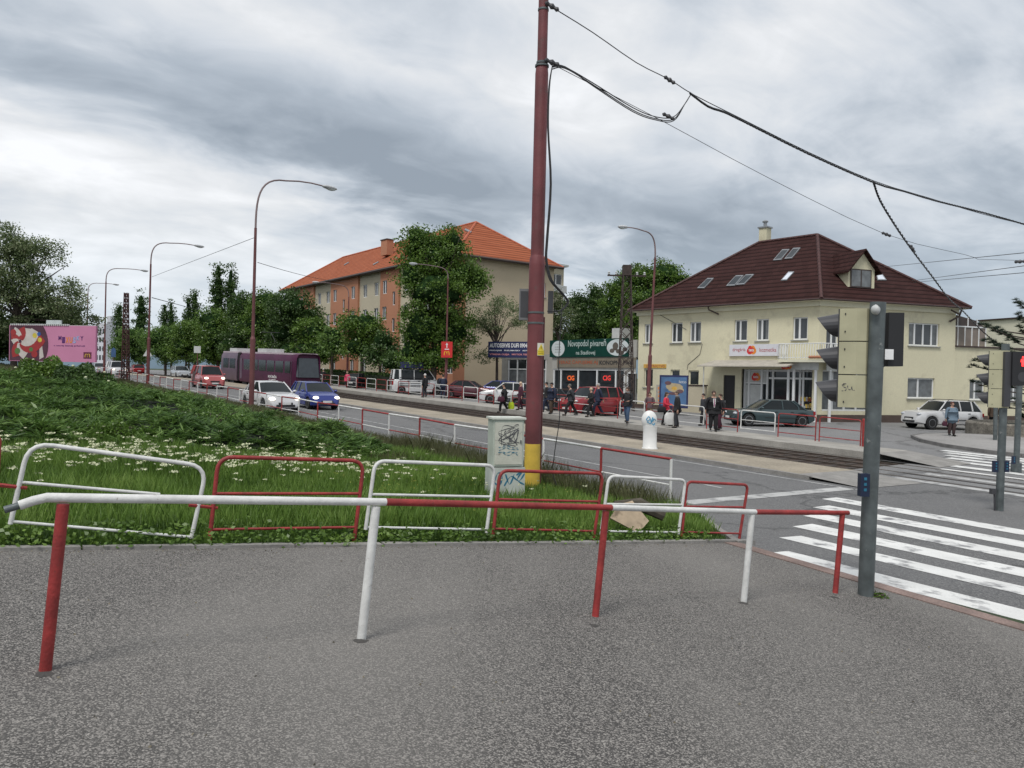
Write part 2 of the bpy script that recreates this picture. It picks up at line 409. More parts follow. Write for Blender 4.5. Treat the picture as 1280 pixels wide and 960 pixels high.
M['road_far'] = aggregate('far_road_asphalt', (.17, .17, .17), (.25, .25, .25), 30, ((.22, .215, .21), .2), .1)
M['paving_far'] = mat('far_pavement', (.27, .26, .25), .9, 0, .15, .6, .2, 20, fine=.12, fscale=10)
M['redkerb'] = mat('worn_reddish_kerb', (.21, .15, .13), .9, 0, .3, 2.5, .4, 40, fine=.25, fscale=40)
M['paint'] = mat('worn_road_paint', (.66, .66, .64), .8, 0, .10, 2, .2, 60, fine=.10, fscale=70, dirt=((.22, .22, .225), .535, 2.3))
M['paint_faded'] = mat('faded_road_paint', (.42, .42, .41), .85, 0, .15, 2, .2, 60, fine=.1, fscale=40, dirt=((.22, .22, .22), .50, 2.5))

def sheet(name, s0, s1, t0, t1, dz, mt, ns, nt_, hf=None, skirt=0., label=None, **kw):
    mb = MB(); vs = []; fs = []
    hf = hf or H
    for i in range(ns+1):
        s = s0+(s1-s0)*i/ns
        a = t0(s) if callable(t0) else t0; b = t1(s) if callable(t1) else t1
        for j in range(nt_+1):
            t = a+(b-a)*j/nt_; vs.append((D.x*s+N.x*t, D.y*s+N.y*t, hf(s, t)+dz))
    for i in range(ns):
        for j in range(nt_):
            q = i*(nt_+1)+j; fs.append((q, q+nt_+1, q+nt_+2, q+1))
    mb.add(vs, fs)
    if skirt:
        n1 = nt_+1
        bd = [j for j in range(n1)]+[i*n1+nt_ for i in range(1, ns+1)]+[ns*n1+j for j in range(nt_-1, -1, -1)]+[i*n1 for i in range(ns-1, 0, -1)]
        top = [Vector(vs[k]) for k in bd]; n_ = len(bd)
        for k in range(n_):
            a, b = top[k], top[(k+1) % n_]
            mb.quad(a, b, b-UP*skirt, a-UP*skirt)
    kw.setdefault('kind', 'structure')
    return mb.build(name, mt, label=label, **kw)

# one big ground sheet, a little under every other surface
def axis(vals):
    out = []
    for a, b, n_ in vals: out += [a+(b-a)*i/n_ for i in range(n_)]
    return out+[vals[-1][1]]
sa = axis([(-3000, -200, 6), (-200, -20, 8), (-20, 60, 80), (60, 200, 40), (200, 600, 10), (600, 4000, 8)])
ta = axis([(-4000, -200, 8), (-200, -20, 10), (-20, 30, 100), (30, 100, 14), (100, 400, 8), (400, 4000, 8)])
mb = MB(); vs = [(D.x*s+N.x*t, D.y*s+N.y*t, H(s, t)-.06) for s in sa for t in ta]
k = len(ta); mb.add(vs, [(i*k+j, (i+1)*k+j, (i+1)*k+j+1, i*k+j+1) for i in range(len(sa)-1) for j in range(k-1)])
mb.build('ground', M['soil'], kind='structure')

KA = W(8.35, 0); KB = W(7.3, 10)            # kerb line between footpath and grass
def ks(t): return 8.35-.105*t
sheet('footpath', 0, 1, -18, 9.55, 0, M['pave'], 1, 1) if False else None
mb = MB(); vs = []; fs = []; NT, NS = 70, 30
for j in range(NT+1):
    t = -20+29.6*j/NT
    for i in range(NS+1):
        s1_ = ks(t); s = -25+(s1_+25)*i/NS
        tt = t
        if j >= NT-3: tt = t+(8.35+.17*max(-4, min(8, s))-9.6)*(j-(NT-3))/3
        vs.append((D.x*s+N.x*tt, D.y*s+N.y*tt, Hpave(s, tt)))
for j in range(NT):
    for i in range(NS):
        q = j*(NS+1)+i; fs.append((q, q+1, q+NS+2, q+NS+1))
mb.add(vs, fs); mb.build('footpath', M['pave'], kind='structure')
def tedge(s): return 8.35+.17*max(-4, min(8, s))
# road by the footpath, including the crossing area
sheet('road', -120, 7.4, lambda s: tedge(s)-.02, 22.1, -.004, M['road'], 130, 30, hf=Rd)
sheet('road_corner', 7.4, 9.9, lambda s: TB(s)+.03, 22.1, -.004, M['road'], 16, 30, hf=Rd)
sheet('road_apron', 9.9, 13.3, 19.1, 22.1, -.006, M['road'], 8, 4, hf=Rd)
sheet('carriageway', 9.9, 400, 11.55, 19.15, -.004, M['road'], 140, 6, hf=Rd)
sheet('kerb_strip', -25, 7.5, lambda s: tedge(s)-.26, lambda s: tedge(s)+.02, .012, M['redkerb'], 40, 2, hf=lambda s, t: Hpave(s, min(t, tedge(s)-.01)), skirt=.3)
# concrete kerb at the grass
mb = MB()
for i in range(24):
    t = -14+i*1.0
    if t > 9.3: break
    a0 = W(0, 0); pts = []
    for tt in (t+.012, t+.988):
        for ds in (0.0, .11):
            s = ks(tt)+ds; pts.append(Vector((D.x*s+N.x*tt, D.y*s+N.y*tt, Hpave(8, tt)+.028+random.uniform(-.006, .006))))
    mb.prism([pts[0], pts[1], pts[3], pts[2]], (0, 0, -.25))
mb.build('kerb', M['conc'], kind='structure')
sheet('kerb_end', 7.3, 9.9, lambda s: TB(s)-.03, lambda s: TB(s)+.10, .05, M['conc'], 16, 1, hf=lambda s, t: H(s, TB(s)-.2)-.03, skirt=.3)
sheet('roadside_kerb', 9.9, 120, 11.42, 11.58, .05, M['conc'], 100, 1, hf=lambda s, t: Rd(s, 11.6), skirt=.3)
# refuge strip, tram tracks, platform, far road
sheet('refuge_paving', 12.6, 200, 19.15, 22.0, .10, M['sandy'], 100, 4, hf=Rd, skirt=.3)
sheet('refuge_kerb', 12.2, 200, 18.98, 19.16, .105, M['conc'], 100, 1, hf=Rd, skirt=.3)
# sloping nose of the refuge
def hn(s, t): return Rd(s, t)+.10*max(0, min(1, (s-10.6)/2.0))
sheet('refuge_nose', 10.6, 12.6, lambda s: 19.0-.0*(s), 22.0, 0.004, M['conc'], 8, 4, hf=hn)
sheet('track_bed', 13.2, 200, 22.0, 26.45, -.05, M['ballast'], 100, 4, hf=Rd)
sheet('tram_platform', 14.4, 110, 26.45, 28.75, .22, M['conc_light'], 100, 3, hf=Rd, skirt=.5)
def hp(s, t): return Rd(s, t)+.22*max(0, min(1, (s-12.2)/2.2))
sheet('platform_ramp', 12.2, 14.4, 26.45, 28.75, .004, M['conc'], 6, 3, hf=hp)
sheet('crossing_concrete', -40, 13.2, 22.08, 26.45, .001, M['road_far'], 60, 5, hf=Rd)
sheet('far_road', -120, 400, 26.44, 62, -.010, M['road_far'], 160, 10, hf=Rd)
mb = MB()
def strip_st(mb, pts, dz, hf=Rd, mi=0):
    """narrow strip along st polyline of (s, t0, t1)"""
    prev = None
    for (s, a, b) in pts:
        A = Vector((D.x*s+N.x*a, D.y*s+N.y*a, hf(s, a)+dz)); B = Vector((D.x*s+N.x*b, D.y*s+N.y*b, hf(s, b)+dz))
        if prev: mb.quad(prev[0], A, B, prev[1], mi)
        prev = (A, B)
# rails: each a long box just above the bed; they run on, grooved, through the crossing
for tr in (22.75, 23.75, 24.85, 25.85):
    mb = MB()
    ss = [-40+i*4 for i in range(61)]
    for dz, hw in ((.055, .035),):
        strip_st(mb, [(s, tr-hw, tr+hw) for s in ss], .012 if False else .014)
        strip_st(mb, [(s, tr-hw, tr-hw) for s in ss], 0)
    for side in (-.035, .035):
        prev = None
        for s in ss:
            A = Vector((D.x*s+N.x*(tr+side), D.y*s+N.y*(tr+side), Rd(s, tr)+.014)); B = A-UP*.1
            if prev: mb.quad(prev[0], A, B, prev[1])
            prev = (A, B)
    o = mb.build('tram_rail', M['steel'], kind='structure')
mb = MB()
for tr in (22.87, 23.63, 24.97, 25.73):
    strip_st(mb, [(-40+i*4, tr-.05, tr+.05) for i in range(14)], .006)
mb.build('rail_groove', M['black'], kind='structure')
mb = MB()
for i in range(170):
    s = 13.6+i*.62
    for tc_ in (23.25, 25.35):
        mb.box(Vector((D.x*s+N.x*tc_, D.y*s+N.y*tc_, Rd(s, tc_)-.052)), (1.9, .22, .04), Matrix.Rotation(TH, 3, 'Z'))
mb.build('track_sleepers', M['sleeper'], kind='structure')

# zebra crossing, near side
ends = [((965, 692.5), (978, 678), (1270, 775), 5.2), ]
mb = MB()
def zebra(mb, t0, t1, sL, sR, dz=.002, skew=0.):
    for j in range(12):
        a = sL+(sR-sL)*j/12; b = sL+(sR-sL)*(j+1)/12
        ta_, tb_ = t0, t1
        q = [Vector((D.x*s+N.x*t, D.y*s+N.y*t, Rd(s, t)+dz)) for s, t in ((a, ta_), (b, ta_), (b, tb_), (a, tb_))]
        mb.quad(*q)
Z1 = [(965, 692.5), (984, 675), (1000, 660), (1014, 646), (1024.5, 636), (1035, 625)]
Z2 = [(974, 684), (991, 667), (1006, 653), (1017, 641), (1027.5, 630), (1038, 620.5)]
for k_, (p0, p1) in enumerate(zip(Z1, Z2)):
    s0, t0 = st(G(*p0)); s1, t1 = st(G(*p1))
    wd = .62; tc_ = (t0+t1)/2
    zebra(mb, tc_-wd/2, tc_+wd/2, (s0+s1)/2, -7)
mb.build('zebra_crossing', M['paint'], kind='structure')
mb = MB()
for i, tt in enumerate((25.95, 27.4, 28.9, 29.9, 30.9, 31.9, 32.7)): zebra(mb, tt-.28, tt+.28, 12.0+.50*i, -6, .004)
mb.build('far_zebra_crossing', M['paint'], kind='structure')
mb = MB()
for i, tt in enumerate((22.35, 24.3)): zebra(mb, tt-.2, tt+.2, 11.6, -2, .006)
mb.build('faded_crossing_stripes', M['paint_faded'], kind='structure')
# lane line and stop marks
mb = MB()
strip_st(mb, [(12+i*4, 15.0, 15.1) for i in range(30)], .002)
strip_st(mb, [(10.6, 12.2, 18.6), (11.0, 12.2, 18.6)], .002)
mb.build('lane_line', M['paint_faded'], kind='structure')
mb = MB()
strip_st(mb, [(10+i*2, 18.5, 18.6) for i in range(50)], .002)
mb.build('road_edge_line', M['paint_faded'], kind='structure')

# far corner pavement (island with the planter)
pts = []
for s, t in [(-60, 33.4), (11, 33.4), (13.6, 33.6), (15.6, 34.4), (17.3, 35.8), (18.6, 37.6), (19.0, 39.6), (18.4, 41.8), (16.8, 43.6), (14, 44.6), (-60, 44.8)]:
    pts.append(Vector((D.x*s+N.x*t, D.y*s+N.y*t, Rd(s, t)+.13)))
MB().prism(pts, (0, 0, -.3)).build('corner_pavement', M['paving_far'], kind='structure')
mb = MB(); kb = pts[1:-1]
def inset(q, c, d):
    v = (c-q); v.z = 0; return q+v.normalized()*d
cc = W(5, 40)
for a, b in zip(kb[:-1], kb[1:]):
    n_ = max(1, int((b-a).length/1.0))
    for i in range(n_):
        p0 = a.lerp(b, (i+.02)/n_); p1 = a.lerp(b, (i+.98)/n_)
        o0 = (cc-p0).normalized()*-.14; o1 = (cc-p1).normalized()*-.14; o0.z = o1.z = 0
        mb.prism([p0, p1, p1+o1, p0+o0], (0, 0, -.3))
ob_k = mb.build('corner_kerb', mat('dark_kerb_stone', (.15, .145, .14), .9, 0, .35, 2, .4, 20), kind='structure'); ob_k.location.z += .012
# ------------------------------------------------------------------ buildings
def plaster(name, col, dirt=(.5, .48, .4), thr=.66):
    return mat(name, col, .9, 0, .06, .35, .15, 60, fine=.04, fscale=12, dirt=(dirt, thr, .5))
M['cream'] = plaster('pale_cream_plaster', (.64, .60, .43), (.52, .48, .345), .53)
M['cream2'] = plaster('cream_cornice', (.64, .62, .49), (.5, .46, .38))
M['wallcream'] = plaster('beige_plaster', (.50, .42, .30), (.43, .36, .26), .62)
M['wallcream2'] = plaster('light_beige_plaster', (.48, .43, .32), (.4, .35, .26), .62)
M['orange'] = plaster('orange_plaster', (.42, .19, .11), (.36, .15, .08), .62)
M['plinth'] = mat('brown_plinth', (.085, .06, .05), .9, 0, .15, 2)
M['upvc'] = mat('white_window_frame', (.72, .73, .73), .4, 0, .03)
M['pane'] = glass_mat('window_glass', (.05, .055, .06), .08)
M['paned'] = glass_mat('dark_glass', (.025, .03, .033), .07)
M['curtain'] = mat('net_curtain_behind_glass', (.14, .15, .155), .35, 0, .35, 2.5, spec=.6)
M['brownframe'] = mat('brown_window_frame', (.05, .035, .03), .5)
M['gutter'] = mat('dark_gutter', (.045, .025, .022), .5)
M['sill'] = mat('grey_sill', (.34, .34, .32), .6)
M['tinroof'] = mat('tin_flashing', (.28, .29, .3), .4, .5)

def tile_mat(name, c1, c2, sx, sz):
    """roof tiles: rows by world height, columns by noise-broken wave"""
    m_ = bpy.data.materials.new(name); m_.use_nodes = True; nt = m_.node_tree; b = nt.nodes['Principled BSDF']; b.inputs['Roughness'].default_value = .75
    b.inputs['Specular IOR Level'].default_value = .08
    tc = nt.nodes.new('ShaderNodeTexCoord'); sp = nt.nodes.new('ShaderNodeSeparateXYZ'); nt.links.new(tc.outputs['Object'], sp.inputs[0])
    def mm(op, a, b_=None):
        n = nt.nodes.new('ShaderNodeMath'); n.operation = op
        for i, x in enumerate((a, b_)):
            if x is None: continue
            if isinstance(x, (int, float)): n.inputs[i].default_value = x
            else: nt.links.new(x, n.inputs[i])
        return n.outputs[0]
    row = mm('MULTIPLY', sp.outputs['Z'], 1/sz); rf = mm('FRACT', row); ri = mm('FLOOR', row)
    hx = mm('ADD', mm('MULTIPLY', sp.outputs['X'], .66), mm('MULTIPLY', sp.outputs['Y'], -.74))
    cx = mm('ADD', mm('MULTIPLY', hx, 1/sx), mm('MULTIPLY', ri, .5)); cf = mm('FRACT', cx); ci = mm('FLOOR', cx)
    cv = nt.nodes.new('ShaderNodeCombineXYZ'); nt.links.new(ci, cv.inputs[0]); nt.links.new(ri, cv.inputs[1])
    wn = nt.nodes.new('ShaderNodeTexWhiteNoise'); wn.noise_dimensions = '2D'; nt.links.new(cv.outputs[0], wn.inputs['Vector'])
    nz = nt.nodes.new('ShaderNodeTexNoise'); nz.inputs['Scale'].default_value = .5; nz.inputs['Detail'].default_value = 6; nt.links.new(tc.outputs['Object'], nz.inputs['Vector'])
    f = mm('ADD', mm('MULTIPLY', wn.outputs['Value'], .45), mm('MULTIPLY', nz.outputs['Fac'], .6))
    mx = nt.nodes.new('ShaderNodeMix'); mx.data_type = 'RGBA'; nt.links.new(f, mx.inputs['Factor']); mx.inputs['A'].default_value = (*c1, 1); mx.inputs['B'].default_value = (*c2, 1)
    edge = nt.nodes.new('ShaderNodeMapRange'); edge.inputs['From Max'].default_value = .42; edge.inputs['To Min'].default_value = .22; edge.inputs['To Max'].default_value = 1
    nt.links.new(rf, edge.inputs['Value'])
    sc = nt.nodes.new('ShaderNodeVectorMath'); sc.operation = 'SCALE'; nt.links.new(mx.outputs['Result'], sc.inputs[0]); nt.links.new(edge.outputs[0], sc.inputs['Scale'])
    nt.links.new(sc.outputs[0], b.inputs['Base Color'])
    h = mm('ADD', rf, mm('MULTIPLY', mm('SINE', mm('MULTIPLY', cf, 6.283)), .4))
    bp = nt.nodes.new('ShaderNodeBump'); bp.inputs['Strength'].default_value = .5; bp.inputs['Distance'].default_value = .06; nt.links.new(h, bp.inputs['Height']); nt.links.new(bp.outputs['Normal'], b.inputs['Normal'])
    return m_
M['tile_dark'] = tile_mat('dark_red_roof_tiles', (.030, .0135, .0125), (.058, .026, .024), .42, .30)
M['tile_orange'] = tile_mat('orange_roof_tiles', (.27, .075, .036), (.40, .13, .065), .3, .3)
M['tile_ridge'] = mat('ridge_tiles', (.06, .022, .02), .7, 0, .3, 6)

class Fac:
    """vertical facade: A left end (seen from outside), B right end"""
    def __init__(s, A, B):
        s.A = Vector((A[0], A[1], 0)); s.B = Vector((B[0], B[1], 0)); s.u = (s.B-s.A).normalized(); s.n = Vector((s.u.y, -s.u.x, 0)); s.w = (s.B-s.A).length
    def pt(s, a, z, d=0.): return s.A+s.u*a+UP*z+s.n*d
    def px(s, u, v, d=0.):
        r = ray(u, v); q = s.A+s.n*d; p = CAM+r*((q-CAM).dot(s.n)/r.dot(s.n)); return (p-s.A).dot(s.u), p.z
    def rect(s, u0, v0, u1, v1, d=0.):
        um, vm = (u0+u1)/2, (v0+v1)/2
        return s.px(u0, vm, d)[0], s.px(um, v1, d)[1], s.px(u1, vm, d)[0], s.px(um, v0, d)[1]
    def M(s): return Matrix((s.u, -s.n, UP)).transposed()
    def box(s, mb, a0, a1, z0, z1, d0, d1, mi=0):
        mb.box(s.pt((a0+a1)/2, (z0+z1)/2, (d0+d1)/2), (a1-a0, abs(d1-d0), z1-z0), s.M(), mi)
    def wall(s, mb, a0, a1, z0, z1, holes, reveal=.16, mi=0, mir=0, d=0.):
        hs = [h for h in holes if h[0] < a1 and h[2] > a0]
        xs = sorted({a0, a1} | {x for h in hs for x in (h[0], h[2]) if a0 < x < a1}); zs = sorted({z0, z1} | {z for h in hs for z in (h[1], h[3]) if z0 < z < z1})
        for i in range(len(xs)-1):
            for j in range(len(zs)-1):
                cx, cz = (xs[i]+xs[i+1])/2, (zs[j]+zs[j+1])/2
                if any(h[0] < cx < h[2] and h[1] < cz < h[3] for h in hs): continue
                mb.quad(s.pt(xs[i], zs[j], d), s.pt(xs[i+1], zs[j], d), s.pt(xs[i+1], zs[j+1], d), s.pt(xs[i], zs[j+1], d), mi)
        for h in hs:
            q = [(h[0], h[1]), (h[2], h[1]), (h[2], h[3]), (h[0], h[3])]
            for k in range(4):
                a, b = q[k], q[(k+1) % 4]
                mb.quad(s.pt(a[0], a[1], d), s.pt(b[0], b[1], d), s.pt(b[0], b[1], d-reveal), s.pt(a[0], a[1], d-reveal), mir)

def window(F, r, parent, d=-.15, frame='upvc', bars=(.5,), hbars=(), sill=True, pane='pane', fw=.085, name='window', label=None, curtain=False):
    a0, z0, a1, z1 = r; org = parent.location
    mb = MB(); w_ = a1-a0
    F.box(mb, a0, a0+fw, z0, z1, d, d+.05); F.box(mb, a1-fw, a1, z0, z1, d, d+.05)
    F.box(mb, a0+fw, a1-fw, z0, z0+fw, d, d+.05); F.box(mb, a0+fw, a1-fw, z1-fw, z1, d, d+.05)
    for b in bars: x = a0+w_*b; F.box(mb, x-fw*.7, x+fw*.7, z0+fw, z1-fw, d, d+.055)
    for b in hbars: z = z0+(z1-z0)*b; F.box(mb, a0+fw, a1-fw, z-fw*.5, z+fw*.5, d, d+.045)
    wo_ = mb.build(name, M[frame], parent, org=org, label=label)
    mb = MB(); mb.quad(F.pt(a0+.01, z0+.01, d+.012), F.pt(a1-.01, z0+.01, d+.012), F.pt(a1-.01, z1-.01, d+.012), F.pt(a0+.01, z1-.01, d+.012))
    mb.build('pane', M[pane], wo_, org=org)
    if curtain:
        cw = w_*random.uniform(.18, .42)
        for (x0, x1) in ((a0+fw, a0+cw), (a1-cw*.8, a1-fw)):
            MB().quad(F.pt(x0, z0+fw, d+.018), F.pt(x1, z0+fw, d+.018), F.pt(x1, z1-fw, d+.018), F.pt(x0, z1-fw, d+.018)).build('curtain', M['curtain'], wo_, org=org)
    if sill:
        mb = MB(); F.box(mb, a0-.09, a1+.09, z0-.06, z0-.005, .002, .10); mb.build('sill', M['sill'], wo_, org=org)
    return wo_

def roof_pt(pl, u, v):
    """photo ray against a roof plane given by three points"""
    a, b, c = pl; n = (b-a).cross(c-a).normalized(); r = ray(u, v); return CAM+r*((a-CAM).dot(n)/r.dot(n)), n

# ================================================================== the cream corner house
hc = Vector((18.7, 47.0, 0)); hl = Vector((9.4, 57.5, 0)); hr = Vector((29.0, 50.4, 0))
gz = -.95; EZ = 6.75
hr2 = Vector((26.4, 59.2, 0)); hl2 = Vector((17.3, 64.5, 0))
house = thing('corner_house', 'pale cream two storey house with a dark red tiled hipped roof on the corner', 'house', (hc.x, hc.y, gz))
org = house.location
FL = Fac(hl, hc); FR = Fac(hc, hr)
def part(mb, name, mt, parent=None, **kw): return mb.build(name, mt, parent or house, org=(parent or house).location if (parent is None or parent.parent is None) else org, **kw)
# openings
upL = [(805.5, 404.5, 815.5, 429.5), (839, 403.3, 853, 428.3), (862, 402.3, 876.2, 427.3), (918, 399.5, 934, 426.5), (945.2, 398.8, 961, 426), (991, 397, 1009.5, 424.5)]
loL = [(805, 461, 816, 484), (838, 462, 849.5, 486), (860.5, 463, 873.5, 482)]
rl = [FL.rect(*q) for q in upL]; rlo = [FL.rect(*q) for q in loL]
zt = sum(q[3] for q in rl)/len(rl); zb = sum(q[1] for q in rl)/len(rl); rl = [(q[0], zb, q[2], zt) for q in rl]
wL = FL.w
bayL0 = FL.px(884, 480)[0]; doorR = FL.rect(904, 469, 918.5, 509); doorR = (doorR[0], gz+.25, doorR[2], doorR[3])
shopT = FL.px(1000, 462)[1]
shop_hole = (FL.px(926, 480)[0], gz+.05, wL-.35, shopT)
holesL = rl+rlo+[doorR, shop_hole]
FRu = [FR.rect(1136, 404, 1174, 432.5), FR.rect(1033, 396, 1048, 437)]
FRl = [FR.rect(1134.5, 472.5, 1168, 498)]
shop_holeR = (.35, gz+.85, FR.px(1088, 480)[0], shopT)
holesR = FRu+FRl+[shop_holeR]
mb = MB()
FL.wall(mb, 0, wL, gz-.6, EZ, holesL); FR.wall(mb, 0, FR.w, gz-.6, EZ, holesR)
for a, b in ((hr, hr2), (hr2, hl2), (hl2, hl)):
    mb.quad(Vector((a.x, a.y, gz-.6)), Vector((b.x, b.y, gz-.6)), Vector((b.x, b.y, EZ)), Vector((a.x, a.y, EZ)))
part(mb, 'wall', M['cream'])
# interior darkness behind the shop glass: painted in as dark grey back wall panels
mb = MB(); FL.box(mb, shop_hole[0]-.2, wL-1.0, gz, shopT+.1, -3.2, -3.1); FR.box(mb, 1.5, shop_holeR[2], gz, shopT+.1, -3.2, -3.1); part(mb, 'shop_back_wall', M['dgrey'])
for i, r in enumerate(rl): window(FL, r, house, bars=(.42 if i else .5,), curtain=i % 2 == 0, pane='pane' if i % 2 else 'paned')
for r in rlo: window(FL, r, house, bars=(), frame='cream2', pane='paned')
window(FR, FRu[0], house, bars=(.22, .5, .78), pane='pane', curtain=True); window(FR, FRu[1], house, bars=(.5,), sill=False)
window(FR, FRl[0], house, bars=(.42,), pane='curtain')
mb = MB(); FL.box(mb, doorR[0], doorR[2], doorR[1], doorR[3], -.14, -.08); dd = part(mb, 'door', M['black'], label='dark entrance door left of the shop')
mb = MB(); FL.box(mb, doorR[0]+.12, doorR[0]+.16, 1.1+gz, 1.25+gz, -.08, -.02); mb.build('handle', M['lgrey'], dd, org=org)
# plinth
mb = MB(); FR.box(mb, .0, FR.w+.01, gz-.5, gz+.62, .003, .05); FL.box(mb, 0, bayL0-1, gz-.5, gz+.45, .003, .04); part(mb, 'plinth', M['plinth'])
# shop front: door recess, white frames, glass
sz0, sz1 = shop_hole[1], shop_hole[3]
xs = [FL.px(u, 480)[0] for u in (926, 932, 948, 955, 962, 981, 987.5, 996, 1000, 1013, 1016)]
xs = [x for x in xs if x < shop_hole[2]-.1]
mb = MB()
wd_ = part(MB().quad(FL.pt(shop_hole[0], sz0, -.5), FL.pt(shop_hole[2], sz0, -.5), FL.pt(shop_hole[2], sz1, -.5), FL.pt(shop_hole[0], sz1, -.5)), 'shop_window', M['paned'])
for x in [shop_hole[0]+.05]+xs[1:]+[shop_hole[2]-.05]: FL.box(mb, x-.06, x+.06, sz0, sz1, -.47, -.37)
FL.box(mb, shop_hole[0]+.11, shop_hole[2]-.11, sz1-.14, sz1-.02, -.469, -.39); FL.box(mb, shop_hole[0]+.11, xs[3], sz1-.95, sz1-.85, -.469, -.39)
FL.box(mb, xs[3]+.1, shop_hole[2]-.11, sz1-.62, sz1-.5, -.469, -.38)
mb.build('shop_frame', M['upvc'], wd_, org=org)
mb = MB(); FL.box(mb, shop_hole[0]+.12, xs[3]-.1, sz1-.84, sz1-.15, -.468, -.44); FL.box(mb, xs[0]+.1, xs[2]-.1, sz0+.1, sz1-1.0, -.468, -.44)
sgp = mb.build('door_panel', M['lgrey'], wd_, org=org)
wr_ = part(MB().quad(FR.pt(shop_holeR[0], shop_holeR[1], -.3), FR.pt(shop_holeR[2], shop_holeR[1], -.3), FR.pt(shop_holeR[2], shop_holeR[3], -.3), FR.pt(shop_holeR[0], shop_holeR[3], -.3)), 'shop_window', M['curtain'], label='tall display window beside the corner')
mb = MB()
for i in range(5):
    x = shop_holeR[0]+(shop_holeR[2]-shop_holeR[0])*i/4; FR.box(mb, x-.05, x+.05, shop_holeR[1], shop_holeR[3], -.28, -.18)
FR.box(mb, shop_holeR[0]+.06, shop_holeR[2]-.06, shop_holeR[3]-.1, shop_holeR[3], -.279, -.19); FR.box(mb, shop_holeR[0]+.06, shop_holeR[2]-.06, shop_holeR[1], shop_holeR[1]+.1, -.279, -.19)
mb.build('shop_frame', M['upvc'], wr_, org=org)
# goods seen in the display
mb = MB()
for i in range(40):
    a = random.uniform(xs[-3] if len(xs) > 5 else 8, shop_hole[2]-.2); z = sz0+.1+random.randint(0, 3)*.42
    FL.box(mb, a-.06, a+.06, z, z+random.uniform(.12, .3), -.46, -.40, random.randint(0, 2))
part(mb, 'window_display', [M['poleyellow'], M['red'], M['lgrey']])
# balcony round the corner over the shop
bz = FL.px(1010, 450)[1]; bx0 = FL.px(973, 440, 1.15)[0]; bx1 = FR.px(1090, 445)[0]; bd = 1.15
cor = hc+((FL.n+FR.n).normalized())*(bd/ math.cos((FL.n.angle(FR.n))/2))
p1 = FL.pt(bx0, 0); p1o = FL.pt(bx0, 0, bd); p3 = FR.pt(bx1, 0); p3o = FR.pt(bx1, 0, bd)
slab = [p1o, Vector((cor.x, cor.y, 0)), p3o, p3, Vector((hc.x, hc.y, 0)), p1]
bal = part(MB().prism([q+UP*(bz-.16) for q in slab], (0, 0, .16)), 'balcony', M['cream2'])
mb = MB(); out_ = [p1o, Vector((cor.x, cor.y, 0)), p3o]
inn = -.06
for a, b in ((p1, p1o), (p1o, out_[1]), (out_[1], p3o), (p3o, p3)):
    dd_ = (b-a); n_ = max(2, int(dd_.length/.16))
    for i in range(n_+1):
        q = a+dd_*(i/n_); mb.tube([q+UP*(bz+.02), q+UP*(bz+.35)+(cor-hc).normalized()*0+FL.n*.05, q+UP*(bz+.95)], .022, 4)
    mb.tube([a+UP*(bz+.97), b+UP*(bz+.97)], .03, 6); mb.tube([a+UP*(bz+.12), b+UP*(bz+.12)], .02, 5)
mb.build('railing', M['upvc'], bal, org=org)
mb = MB()
q0 = out_[1]*.75+p1o*.25
for k in range(26):
    q = (q0).lerp(out_[1], k/8) if k < 8 else out_[1].lerp(p3o, (k-8)/18); mb.ell(q+UP*(bz+.14)-FL.n*.0, (.11, .11, .10), 6, 4)
mb.build('tile_edging', M['orange'], bal, org=org)
# fascia under the balcony with badges
mb = MB(); FL.box(mb, FL.px(985, 455)[0], wL+.3, bz-.62, bz-.17, .5, .56); FR.box(mb, .3, FR.px(1086, 450)[0], bz-.66, bz-.17, .35, .41); fas = part(mb, 'fascia', M['lgrey'])
# two white corner posts of the shop front
mb = MB()
for a in (FL.px(990, 480)[0], FL.px(997, 480)[0], wL+.1): FL.box(mb, a-.06, a+.06, gz, bz-.6, .40, .52)
FR.box(mb, .55, .67, gz, bz-.6, .3, .42); part(mb, 'post', M['upvc'])
M['logo_red'] = mat('sign_red', (.62, .03, .03), .5); M['logo_orange'] = mat('sign_orange', (.75, .25, .03), .5); M['signwhite'] = mat('sign_white', (.62, .62, .66), .5, 0, .04)
M['letter_red'] = mat('letter_red', (.42, .06, .07), .5); M['letter_white'] = mat('letter_white', (.75, .75, .75), .5)
def logo(mb, F, a, z, r, d):
    for k, (dx, dz, rr, mi) in enumerate(((-.35, -.15, .72, 0), (.38, -.15, .72, 1), (-.28, .42, .5, 0), (.3, .42, .5, 1), (0, 0, .62, 0))):
        c = F.pt(a+dx*r, z+dz*r, d+.002*k)
        mb.poly([c+F.u*(math.cos(t)*rr*r)+UP*(math.sin(t)*rr*r) for t in [2*math.pi*i/20 for i in range(20)]], mi)
    mb.text('teta', F.pt(a-.62*r, z-.26*r, d+.012), F.u, UP, w=1.24*r, h=.55*r, mi=2, bold=.02)
sg = FL.rect(913, 430.5, 975, 445)
sgn = thing('shop_sign', 'long white shop sign with red lettering and a round red emblem above the canopy', 'sign', FL.pt((sg[0]+sg[2])/2, sg[1], .12))
mb = MB(); FL.box(mb, sg[0], sg[2], sg[1], sg[3], .02, .13); mb.build('board', M['signwhite'], sgn, org=sgn.location)
mb = MB(); zc = (sg[1]+sg[3])/2; wS = sg[2]-sg[0]
mb.text('drogéria', FL.pt(sg[0]+wS*.07, zc-.13, .133), FL.u, UP, w=wS*.27, h=.30, mi=0); mb.text('kozmetika', FL.pt(sg[0]+wS*.62, zc-.12, .133), FL.u, UP, w=wS*.33, h=.26, mi=0)
mb.build('lettering', M['letter_red'], sgn, org=sgn.location)
